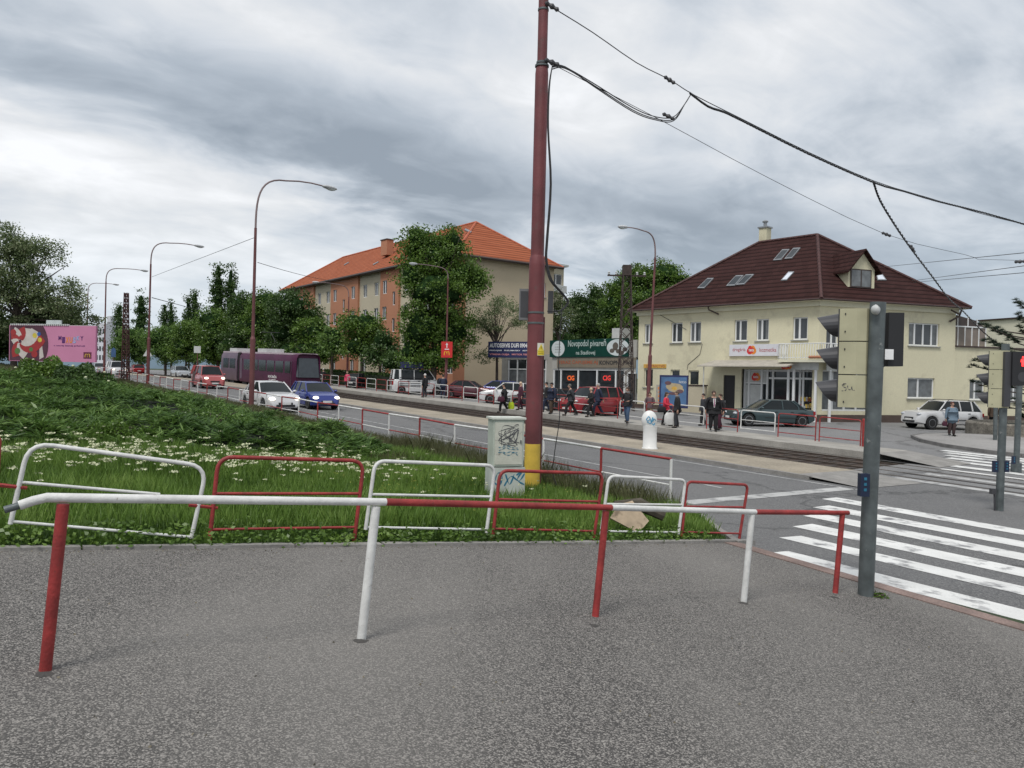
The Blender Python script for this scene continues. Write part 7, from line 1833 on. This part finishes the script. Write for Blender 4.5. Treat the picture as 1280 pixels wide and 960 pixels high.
# ================================================================== plants
def fast_mesh(name, V, nv, mt, parent=None, org=(0, 0, 0), **kw):
    """V: (n*nv, 3) array, faces of nv consecutive vertices"""
    V = (V-np.array(org, dtype=float)).astype(np.float32); n = len(V)//nv; me = bpy.data.meshes.new(name)
    me.vertices.add(len(V)); me.vertices.foreach_set('co', V.ravel()); me.loops.add(n*nv); me.loops.foreach_set('vertex_index', np.arange(n*nv, dtype=np.int32))
    me.polygons.add(n); me.polygons.foreach_set('loop_start', np.arange(0, n*nv, nv, dtype=np.int32)); me.polygons.foreach_set('loop_total', np.full(n, nv, dtype=np.int32))
    me.materials.append(mt); me.update(calc_edges=True); ob = bpy.data.objects.new(name, me); COL.objects.link(ob)
    if parent is not None: ob.parent = parent
    else: ob.location = org
    return tag(ob, **kw)
def leaves(C, size, rg, flat=.0, aspect=.62):
    """leaf quads (pointed) at centres C"""
    n = len(C); a = rg.normal(size=(n, 3)); a[:, 2] *= (1-flat); a /= np.linalg.norm(a, axis=1)[:, None]
    b = rg.normal(size=(n, 3)); b -= a*np.sum(a*b, axis=1)[:, None]; b /= np.linalg.norm(b, axis=1)[:, None]
    s = size*rg.uniform(.6, 1.3, n)[:, None]; q = np.stack([C-a*s*.5, C+b*s*aspect*.5+a*s*.05, C+a*s*.5, C-b*s*aspect*.5+a*s*.05], axis=1)
    return q.reshape(-1, 3)
def tree(name, label, cat, Y, base_uv, ells, mt, leaf=.26, dens=1., trunk=.2, group=None, clump=1., limbs=True, sparse=0.):
    """ells: photo ellipses (u, v, ru, rv) at depth Y, turned into ellipsoids standing around the trunk"""
    rg = np.random.default_rng(int(abs(base_uv[0])*7+abs(base_uv[1])+Y)); pr = random.Random(int(Y*10+base_uv[0]))
    b = P(base_uv[0], base_uv[1], Y); b.z = H(*st(b))-.05; o = thing(name, label, cat, b, group=group); pts = []; E = []
    for (u, v, ru, rv) in ells:
        c = P(u, v, Y); c.y += pr.uniform(-.5, .5)*ru/960*Y*.6; rx, rz = ru/960*Y, rv/960*Y; ry = (rx*.7+rz*.3)
        E.append((c, rx, ry, rz)); area = (rx*rz+rx*ry+ry*rz)*4.2; nc = max(10, int(area*.95*(1-sparse)/clump**2))
        d = rg.normal(size=(nc, 3)); d /= np.linalg.norm(d, axis=1)[:, None]; r = rg.uniform(.35, 1., nc)**.55
        cc = np.array(c)[None, :]+d*r[:, None]*np.array([rx, ry, rz])
        nl = max(10, int(72*dens/(leaf/.26)**1.6)); sg = .46*clump
        off = np.clip(rg.normal(size=(nc, nl, 3)), -1.7, 1.7)*np.array([sg, sg, sg*.62])*rg.uniform(.6, 1.25, nc)[:, None, None]
        pts.append((cc[:, None, :]+off).reshape(-1, 3))
    C = np.concatenate(pts); C = C[C[:, 2] > b.z+.3]
    fast_mesh('crown', leaves(C, leaf*.86, rg, .25), 4, mt, o, b)
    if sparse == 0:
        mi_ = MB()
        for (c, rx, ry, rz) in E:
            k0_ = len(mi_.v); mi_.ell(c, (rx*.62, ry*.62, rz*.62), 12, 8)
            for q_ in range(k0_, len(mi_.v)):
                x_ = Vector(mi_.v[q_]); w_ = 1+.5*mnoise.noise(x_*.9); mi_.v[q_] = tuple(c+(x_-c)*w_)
        mi_.build('crown_shade_core', M['inner'], o, org=b, smooth=80)  # dark filler blobs: close gaps and paint shade inside dense crowns
    mb = MB(); top = sum((e[0] for e in E), Vector())/len(E); k1 = b.lerp(Vector((b.x+(top.x-b.x)*.3, b.y, top.z)), .55)
    mb.ptube([b-UP*.2, b+UP*.3, k1, top], [trunk*1.25, trunk, trunk*.75, trunk*.35], 9)
    if limbs:
        for (c, rx, ry, rz) in E:
            for j in range(4):
                e_ = c+Vector((pr.uniform(-.8, .8)*rx, pr.uniform(-.8, .8)*ry, pr.uniform(-.3, .8)*rz)); s_ = k1.lerp(top, pr.uniform(0, .6)); m_ = s_.lerp(e_, .5)+UP*pr.uniform(0, .5); mb.ptube([s_, m_, e_], [trunk*.42, trunk*.25, trunk*.07], 6)
    mb.build('trunk', M['bark'], o, org=b, smooth=50)
    return o
M['inner'] = mat('painted_crown_shade', (.016, .034, .012), 1, 0, .5, 2.5, .8, 6, spec=0, fine=.5, fscale=9)  # crown shade put into one dark colour
TG = 'street trees along the far side of the road'
tree('locust_tree', 'tall loose pale green tree behind the billboard at the left edge', 'tree', 53, (17, 468), [(-5, 335, 48, 42), (45, 330, 34, 34), (75, 375, 36, 28), (20, 385, 50, 40), (-45, 360, 45, 60), (98, 405, 26, 24), (10, 305, 30, 22)], M['leaf_locust'], .17, 1.0, .22, sparse=.25, clump=.85)
tree('dark_tree', 'dark green tree standing low behind the left end of the billboard', 'tree', 56, (-20, 470), [(-20, 425, 45, 40), (30, 425, 45, 28), (75, 420, 40, 24), (60, 400, 40, 25)], M['leaf_dark'], .26, 1.1, .2)
for i, (u, vt, ru, Y, lb) in enumerate(((149, 380, 6.5, 150, 'leftmost dark poplar, behind the maroon lattice mast'), (176, 366, 8.5, 140, 'dark poplar between the second and third street lamp'), (206, 380, 5, 170, 'slim far poplar right of the second street lamp'), (214, 376, 5, 170, 'slim far poplar, right one of a close pair'),
                                   (236, 371, 6, 150, 'narrow poplar, left one of the pair right of the small white plate'), (243.5, 365, 6.5, 150, 'narrow poplar, right one of the pair above the red van'), (273, 331, 9, 118, 'tallest dark poplar left of the nearest street lamp'), (289, 335, 8.5, 118, 'second tallest dark poplar just left of the nearest street lamp'))):
    vb = 455; h = vb-vt; tree('poplar', lb, 'tree', Y, (u, vb+5), [(u, vt+h*f, ru*w_, h*.13) for f, w_ in ((.10, .45), (.22, .75), (.36, .95), (.5, 1.), (.64, 1.), (.78, .95), (.9, .8))], M['leaf_dark'], .40, .9, .22, 'dark poplars on the skyline', limbs=False)
for (Y, base, el, mt, lb) in (
    (125, (160, 462), [(165, 425, 18, 18), (150, 435, 12, 14), (172, 440, 16, 14)], 'leaf_lime', 'pale green tree behind the triangular sign at far left'),
    (112, (207, 464), [(200, 425, 20, 16), (218, 420, 18, 17), (208, 440, 22, 12)], 'leaf_lime', 'light green tree behind the far silver car'),
    (108, (232, 466), [(235, 415, 20, 16), (228, 435, 20, 16), (248, 430, 16, 22)], 'leaf', 'green tree behind the small white road plate'),
    (100, (272, 470), [(268, 405, 24, 22), (280, 425, 24, 24), (262, 440, 20, 16)], 'leaf', 'green tree behind the red van below the poplars'),
    (96, (303, 472), [(302, 385, 20, 22), (310, 410, 26, 28), (295, 435, 24, 20)], 'leaf_dark', 'dark tree directly behind the left half of the tram'),
    (92, (330, 474), [(335, 380, 22, 18), (328, 405, 28, 26), (340, 435, 30, 20)], 'leaf', 'tree whose crown shows right of the nearest street lamp'),
    (88, (362, 476), [(366, 385, 28, 24), (385, 400, 22, 22), (358, 415, 30, 26), (372, 440, 34, 18)], 'leaf_dark', 'broad dark tree above the middle of the tram'),
    (84, (395, 478), [(392, 415, 24, 22), (402, 436, 24, 20), (383, 440, 22, 18)], 'leaf', 'round green tree above the tram front'),
    (80, (414, 480), [(414, 420, 16, 15), (420, 432, 18, 12)], 'leaf_lime', 'small yellow green tree just right of the tram'),
    (77, (452, 482), [(440, 405, 18, 16), (458, 410, 22, 20), (450, 432, 26, 18)], 'leaf', 'green tree in front of the orange block beside the grey lamp'),
    (74, (474, 483), [(478, 428, 17, 16), (470, 445, 16, 14), (488, 442, 12, 14)], 'leaf_dark', 'low dark tree between the grey lamp and the tall tree')):
    tree('street_tree', lb, 'tree', Y, base, el, M[mt], .30, 1.0, .17, TG)
tree('tall_tree', 'tallest bright green tree in front of the corner of the orange block', 'tree', 66, (541, 489), [(522, 303, 20, 24), (563, 305, 22, 24), (541, 322, 34, 28), (520, 345, 26, 28), (578, 345, 28, 26), (548, 365, 44, 34), (596, 352, 14, 20), (530, 405, 32, 32), (562, 410, 32, 34), (545, 445, 36, 22), (515, 438, 22, 22)], M['leaf'], .25, 1.0, .30)
tree('low_tree', 'dark low tree at the foot of the tall tree left of the red advert', 'tree', 69, (505, 486), [(504, 450, 22, 16), (490, 455, 16, 12)], M['leaf_dark'], .25, 1.1, .14)
tree('blossom_tree', 'small loose tree with cream blossom in front of the beige end wall', 'tree', 71, (621, 489), [(608, 392, 17, 13), (628, 382, 20, 12), (645, 398, 18, 15), (618, 410, 18, 8), (600, 405, 10, 8), (612, 445, 18, 9)], M['leaf_locust'], .17, .62, .15, sparse=.35, clump=.8)
tree('blossom_tree', 'loose tree with pale blossom showing right of the maroon mast', 'tree', 84, (700, 490), [(690, 378, 14, 16), (705, 395, 17, 20), (688, 408, 15, 15)], M['leaf_locust'], .2, .8, .15, sparse=.2, clump=.85)
for (Y, base, el, mt, lb) in (
    (92, (722, 488), [(722, 380, 18, 16), (728, 405, 24, 26), (712, 430, 26, 20)], 'leaf_dark', 'dark tree behind the left half of the pub sign'),
    (94, (748, 488), [(744, 368, 12, 14), (750, 388, 20, 22), (752, 420, 26, 26)], 'leaf_dark', 'bluish dark tree behind the middle of the pub sign'),
    (86, (775, 488), [(772, 362, 16, 16), (768, 385, 20, 24), (775, 420, 24, 28)], 'leaf', 'tree directly behind the dark lattice mast'),
    (84, (815, 488), [(800, 350, 24, 20), (828, 345, 26, 20), (848, 358, 22, 16), (812, 375, 36, 24), (798, 410, 26, 34)], 'leaf', 'big round tree rising behind the left end of the cream house roof')):
    tree('background_tree', lb, 'tree', Y, base, el, M[mt], .28, 1.2, .25, 'trees behind the pub')
def bush(name, label, c, r, n, mt, leaf, group=None, cat='bush', flowers=None, woody=True):
    rg = np.random.default_rng(int(abs(c.x*100)+abs(c.y))); z = H(*st(c)); c = Vector((c.x, c.y, z)); o = thing(name, label, cat, c, group=group)
    d = rg.normal(size=(n, 3)); d /= np.linalg.norm(d, axis=1)[:, None]; d[:, 2] = np.abs(d[:, 2]); rr = rg.uniform(.3, 1, n)**.4*(1+.18*np.sin(d[:, 0]*7+d[:, 1]*5))
    C = np.array(c)+d*rr[:, None]*np.array(r); fast_mesh('foliage', leaves(C, leaf, rg, .2), 4, mt, o, c)
    mb = MB()
    for j in range(7): an = j*.9; mb.ptube([c-UP*.1, c+Vector((math.cos(an)*r[0]*.3, math.sin(an)*r[1]*.3, r[2]*.45)), c+Vector((math.cos(an)*r[0]*.7, math.sin(an)*r[1]*.7, r[2]*.75))], [.03, .02, .008], 5)
    mb.build('stem', M['bark'], o, org=c)
    if flowers:
        k = flowers; d = rg.normal(size=(k, 3)); d /= np.linalg.norm(d, axis=1)[:, None]; d[:, 2] = np.abs(d[:, 2]); C = np.array(c)+d*np.array(r)*1.02
        mb = MB()
        for q in C: mb.ell(q, (.07, .07, .05), 6, 4)
        mb.build('blossoms', M['flower'], o, org=c, **({'kind': 'stuff'}))
    return o
q = P(58, 480, 36); bush('flowering_bush', 'rounded bush with pale flowers in front of the billboard, left half', q, (1.5, 1.3, 1.05), 5200, M['leaf'], .13, flowers=16, group='bushes in front of the billboard')
q = P(100, 482, 34.5); bush('flowering_bush', 'rounded bush with pale flowers in front of the billboard, right half', q, (1.35, 1.2, .95), 4800, M['leaf_dark'], .13, flowers=10, group='bushes in front of the billboard')
q = P(592, 482, 62.5); bush('shrub', 'bright green shrub behind the maroon parked car', q, (1.0, .8, 1.1), 1600, M['leaf_lime'], .16)
for i, (u0, u1, Y, lb) in enumerate(((398, 440, 84, 'left'), (440, 482, 77, 'middle'), (482, 520, 71.5, 'right'))):
    a = P(u0, 480, Y); b = P(u1, 482, Y-4); a.z = H(*st(a)); b.z = H(*st(b)); o = thing('hedge', 'clipped dark green hedge under the street trees, %s stretch' % lb, 'hedge', a, group='clipped hedge in front of the orange block')
    n = 5500; f = rng.random(n); C = np.array(a)[None]*(1-f[:, None])+np.array(b)[None]*f[:, None]; e_ = rng.integers(0, 3, n); y = np.where(e_ == 0, -.5, np.where(e_ == 1, .5, rng.uniform(-.5, .5, n))); z = np.where(e_ == 2, 1.45, rng.uniform(.05, 1.45, n))+rng.normal(0, .06, n)
    C[:, 1] += y; C[:, 2] += z; fast_mesh('foliage', leaves(C, .2, rng), 4, M['leaf_dark'], o, a)
    mb = MB(); dd = b-a; mb.box((a+b)/2+UP*.66, (dd.length, .8, 1.3), Matrix.Rotation(rz_of(dd), 3, 'Z')); mb.build('dark_core', M['shade_and_soil'], o, org=a)  # plain dark box filling the inside of the hedge
# ---- round concrete planter with the pine
pc0 = P(1290, 545, 40.5); pz = Rd(*st(pc0))+.13; pc0.z = pz; pln = thing('round_planter', 'large round rough concrete planter at the right edge holding a pine', 'planter', pc0)
mb = MB(); mb.lathe([(3.05, -.2), (3.05, .52), (3.0, .60), (2.72, .60), (2.66, .40), (0.001, .42)], 48, None, pc0); mb.build('rim_wall', mat('pebbled_concrete', (.17, .155, .13), .95, 0, .3, 3, .8, 18, fine=.35, fscale=14), pln, org=pc0, smooth=30)
mb = MB(); mb.lathe([(2.68, .40), (2.3, .47), (0.001, .52)], 32, None, pc0); mb.build('planting_soil', M['shade_and_soil'], pln, org=pc0)
pn = thing('pine_tree', 'sparse dark pine leaning out of the round planter at the right edge', 'tree', pc0+UP*.4); tb = pc0+UP*.4
tt = [tb, tb+Vector((.15, 0, 1.6)), tb+Vector((.0, .1, 3.4)), P(1286, 380, 40.5), P(1285, 330, 40.5)]
mb = MB(); mb.ptube(tt, [.16, .14, .11, .07, .02], 8); needles = []; rg = np.random.default_rng(5)
tips = [(1215, 448, 2.6), (1222, 404, 3.4), (1240, 412, 3.), (1236, 424, 3), (1258, 420, 3), (1212, 456, 2), (1246, 432, 2), (1272, 392, 3), (1270, 375, 3), (1262, 440, 2), (1228, 470, 2), (1222, 490, 2), (1238, 500, 1.), (1268, 500, 1), (1275, 410, 3), (1262, 455, 2), (1250, 475, 2), (1240, 446, 2), (1275, 520, 1), (1310, 400, 3), (1330, 440, 2), (1320, 480, 1), (1232, 408, 3), (1230, 425, 2), (1215, 478, 2)]
for (u, v, lv) in tips:
    e_ = P(u, v, 40.5+rg.uniform(-1.2, 1.0)); s_ = Vector((tb.x, tb.y, min(max(e_.z-.6, tb.z+.8), P(1285, 345, 40.5).z))); m_ = s_.lerp(e_, .55)-UP*.12; mb.ptube([s_, m_, e_], [.045, .03, .012], 5)
    for f in np.linspace(.35, 1.05, 9):
        c = np.array(m_.lerp(e_, (f-.35)/.7) if f > .35 else m_)+rg.normal(0, .06, 3); n = 60; d = rg.normal(size=(n, 3)); d /= np.linalg.norm(d, axis=1)[:, None]; d[:, 2] = np.abs(d[:, 2])*.9-.15
        sd_ = np.cross(d, rg.normal(size=(n, 3))); sd_ /= np.linalg.norm(sd_, axis=1)[:, None]; L_ = rg.uniform(.16, .30, n)[:, None]
        needles.append(np.stack([c+sd_*.012, c-sd_*.012, c+d*L_], axis=1).reshape(-1, 3))
mb.build('trunk', M['bark'], pn, org=tb, smooth=50); fast_mesh('needles', np.concatenate(needles), 3, M['leaf_pine'], pn, tb)
M['grass_dark'] = leaf_mat('kerb_grass_blades', (.02, .05, .012), (.06, .12, .022), (.14, .23, .05), .8)
# ---- grass, flowers, junipers: uncountable ground cover
def nz2(s, t, f, o_=0.): return mnoise.noise(Vector((s*f+o_, t*f, o_*1.7)))
def grass_patch(name, label, s0, s1, t0, t1, n, hmin, hmax, mt, wd, seed, keep=None):
    rg = np.random.default_rng(seed); S = rg.uniform(s0, s1, n); T = rg.uniform(t0, t1, n); V = []
    ok = np.ones(n, bool); Z = np.empty(n); Hs = np.empty(n)
    for i in range(n):
        s, t = S[i], T[i]
        if s < ks(t)+.10 or t > TB(s)-.12 or (keep and not keep(s, t)): ok[i] = False; continue
        Z[i] = H(s, t)-.07; q = .5+.5*nz2(s, t, .55, seed)+.35*nz2(s, t, 2.1, seed+3); Hs[i] = hmin+(hmax-hmin)*max(0, min(1, q))
    S, T, Z, Hs = S[ok], T[ok], Z[ok], Hs[ok]; n = len(S); Hs = Hs*rg.uniform(.6, 1.25, n)+.04
    X = D.x*S+N.x*T; Y_ = D.y*S+N.y*T; B = np.stack([X, Y_, Z], 1); an = rg.uniform(0, 6.283, n); side = np.stack([np.cos(an), np.sin(an), np.zeros(n)], 1)*(wd*rg.uniform(.6, 1.4, n))[:, None]
    la = rg.uniform(0, 6.283, n); ln = rg.uniform(.05, .55, n)*Hs; tip = B+np.stack([np.cos(la)*ln, np.sin(la)*ln, Hs], 1); mid = B*.45+tip*.55; mid[:, 2] += Hs*.10
    q = np.stack([B-side, B+side, mid+side*.8, tip, mid-side*.8], 1).reshape(-1, 3)
    return fast_mesh(name, q, 5, mt, label=label, cat='grass', kind='stuff')
grass_patch('meadow_grass', 'lush green grass growing behind the guard rail panels', 7.2, 18.5, -4.5, 11.2, 135000, .13, .36, M['grass'], .006, 21, lambda s, t: s > ks(t)+.75)
grass_patch('kerb_grass', 'dense low grass and weeds spilling over the kerb', 7.2, 9.2, -4, 10.6, 46000, .05, .15, M['grass_dark'], .007, 22)
grass_patch('verge_grass', 'drier grass on the verge beside the roadside fence', 16, 48, 7.6, 11.25, 42000, .12, .34, M['grass_dry'], .011, 23)
grass_patch('verge_seed_heads', 'tall pale seed heads along the roadside fence', 9.9, 20, 9.9, 11.3, 9000, .3, .7, M['grass_dry'], .004, 24)
grass_patch('bank_grass', 'short grass on the top of the bank below the billboard', 31, 70, -6, 11.2, 60000, .12, .3, M['grass_dry'], .02, 25)
# low broad weeds
rg = np.random.default_rng(31); n = 1700; T = rg.uniform(-3.5, 9.2, n); S = np.array([ks(t) for t in T])+.14+rg.gamma(1.2, .28, n)-.09
B = np.array([(D.x*s+N.x*t, D.y*s+N.y*t, H(s, t)+rg.uniform(-.02, .12)) for s, t in zip(S, T)]); C = np.repeat(B, 5, 0)+rg.normal(0, .05, (n*5, 3)); fast_mesh('low_weeds', leaves(C, .055, rg, .6), 4, M['leaf_lime'] if False else M['leaf'], label='low leafy weeds along the kerb edge', cat='weeds', kind='stuff')
# umbels
def umbels(name, label, n, fs, ft, mt, hh, r, seed, dots=11):
    rg = np.random.default_rng(seed); V = []; St = []
    for i in range(n):
        s, t = fs(rg), ft(rg)
        if s < ks(t)+.3 or t > TB(s)-.3: continue
        z = H(s, t)-.05; h = hh*rg.uniform(.75, 1.25); c = np.array([D.x*s+N.x*t, D.y*s+N.y*t, z+h]); rr = r*rg.uniform(.6, 1.3)
        off = rg.normal(size=(dots, 3))*np.array([rr, rr, rr*.15])*.55; V.append(leaves(c+off, r*.62, rg, .8, 1.)); a = np.array([.004, 0, 0]); St.append(np.array([c-a-[0, 0, h], c+a-[0, 0, h], c]))
    fast_mesh(name, np.concatenate(V), 4, mt, label=label, cat='flowers', kind='stuff'); fast_mesh(name+'_stems', np.concatenate(St), 3, M['grass'], label='thin green stems under the '+label, cat='stems', kind='stuff')
umbels('white_umbels', 'band of cream white flower umbels in front of the junipers', 320, lambda g: g.normal(13.2, .8), lambda g: g.choice([.9, 2.0, 2.6, 3.6, 4.6, 5.4, 6.2])+g.normal(0, .42), M['flower'], .40, .056, 41, 18)
umbels('scattered_umbels', 'scattered white flower heads in the meadow', 110, lambda g: g.uniform(10, 16.5), lambda g: g.uniform(-.5, 9.5), M['flower'], .42, .04, 42)
umbels('tiny_flowers', 'tiny yellowish flowers near the maroon mast', 420, lambda g: g.uniform(8.8, 14), lambda g: g.uniform(5.0, 10.8), M['yflower'], .30, .014, 43, 4)
# junipers
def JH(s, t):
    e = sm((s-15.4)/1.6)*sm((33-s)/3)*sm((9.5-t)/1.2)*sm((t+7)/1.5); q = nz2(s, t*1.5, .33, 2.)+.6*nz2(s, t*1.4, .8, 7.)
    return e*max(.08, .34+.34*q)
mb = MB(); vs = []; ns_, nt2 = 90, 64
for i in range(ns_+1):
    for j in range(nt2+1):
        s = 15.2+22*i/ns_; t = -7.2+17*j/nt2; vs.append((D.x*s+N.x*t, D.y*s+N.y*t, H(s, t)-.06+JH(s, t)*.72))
mb.add(vs, [(i*(nt2+1)+j, (i+1)*(nt2+1)+j, (i+1)*(nt2+1)+j+1, i*(nt2+1)+j+1) for i in range(ns_) for j in range(nt2)]); mb.build('juniper_shade_layer', M['shade_and_soil'], kind='stuff', label='dark sheet painting the shade under the spreading junipers', cat='ground cover', smooth=60)  # smooth dark sheet stands in for shade below the sprays
rg = np.random.default_rng(51); Q = []
nf = 6200
for i in range(nf):
    s = 15.3+21.5*rg.random()**1.25; t = rg.uniform(-3.5, 9.3) if s > 24 else rg.uniform(-1.5, 9.3); j = JH(s, t)
    if j < .12: continue
    z = H(s, t)+j*rg.uniform(.70, 1.12); c = np.array([D.x*s+N.x*t, D.y*s+N.y*t, z]); m_ = 22; dirn = rg.uniform(0, 6.283); a = dirn+rg.normal(0, .75, m_); L_ = rg.uniform(.10, .30, m_); r0 = rg.uniform(0, .10, m_)
    d = np.stack([np.cos(a), np.sin(a), rg.normal(.10, .22, m_)], 1); sdv = np.stack([-np.sin(a), np.cos(a), rg.normal(0, .4, m_)], 1)*rg.uniform(.010, .022, m_)[:, None]
    p0 = c+d*r0[:, None]; p1 = p0+d*L_[:, None]; mdp = (p0+p1)/2; Q.append(np.stack([p0, mdp-sdv, p1, mdp+sdv], 1).reshape(-1, 3))
fast_mesh('juniper_cover', np.concatenate(Q), 4, M['juniper'], label='wide mass of spreading dark green junipers on the bank', cat='ground cover', kind='stuff')
for (u, v, Y, r, mt, lb) in ((262, 535, 19.5, (1.0, .7, .75), 'leaf_lime', 'yellow green leafy bush on the right flank of the junipers'), (225, 512, 24, (1.0, .8, .7), 'leaf', 'bright green leafy bush in the middle of the junipers'), (140, 575, 15.2, (.6, .4, .45), 'leaf', 'low grey green bush at the lower edge of the junipers'), (395, 572, 17.5, (.8, .5, .4), 'leaf_lime', 'low light green bush near the right tip of the junipers')):
    bush('leafy_bush', lb, P(u, v, Y), r, 2600, M[mt], .065, group='leafy bushes among the junipers')
# grit lying on the footpath
rg = np.random.default_rng(77); n = 900; T = np.concatenate([rg.uniform(-4, 9, 500), rg.uniform(-3, 8, 400)]); S = np.concatenate([np.array([ks(t) for t in T[:500]])-.03-rg.gamma(1.1, .12, 500), rg.uniform(1.5, 8, 400)])
B = np.array([(D.x*s+N.x*t, D.y*s+N.y*t, Hpave(s, t)+.004) for s, t in zip(S, T)]); fast_mesh('grit', leaves(B, .016, rg, .5, .9), 4, mat('grit', (.16, .14, .10), .9, 0, .4, 30), label='loose grit and dry bits lying on the footpath', cat='grit', kind='stuff')
# weed at the foot of the near traffic light
q = T1b+Vector((.12, -.02, 0)); bush('weed', 'small green weed at the foot of the nearest traffic light pole', q, (.12, .08, .05), 130, M['leaf'], .035, cat='weed')
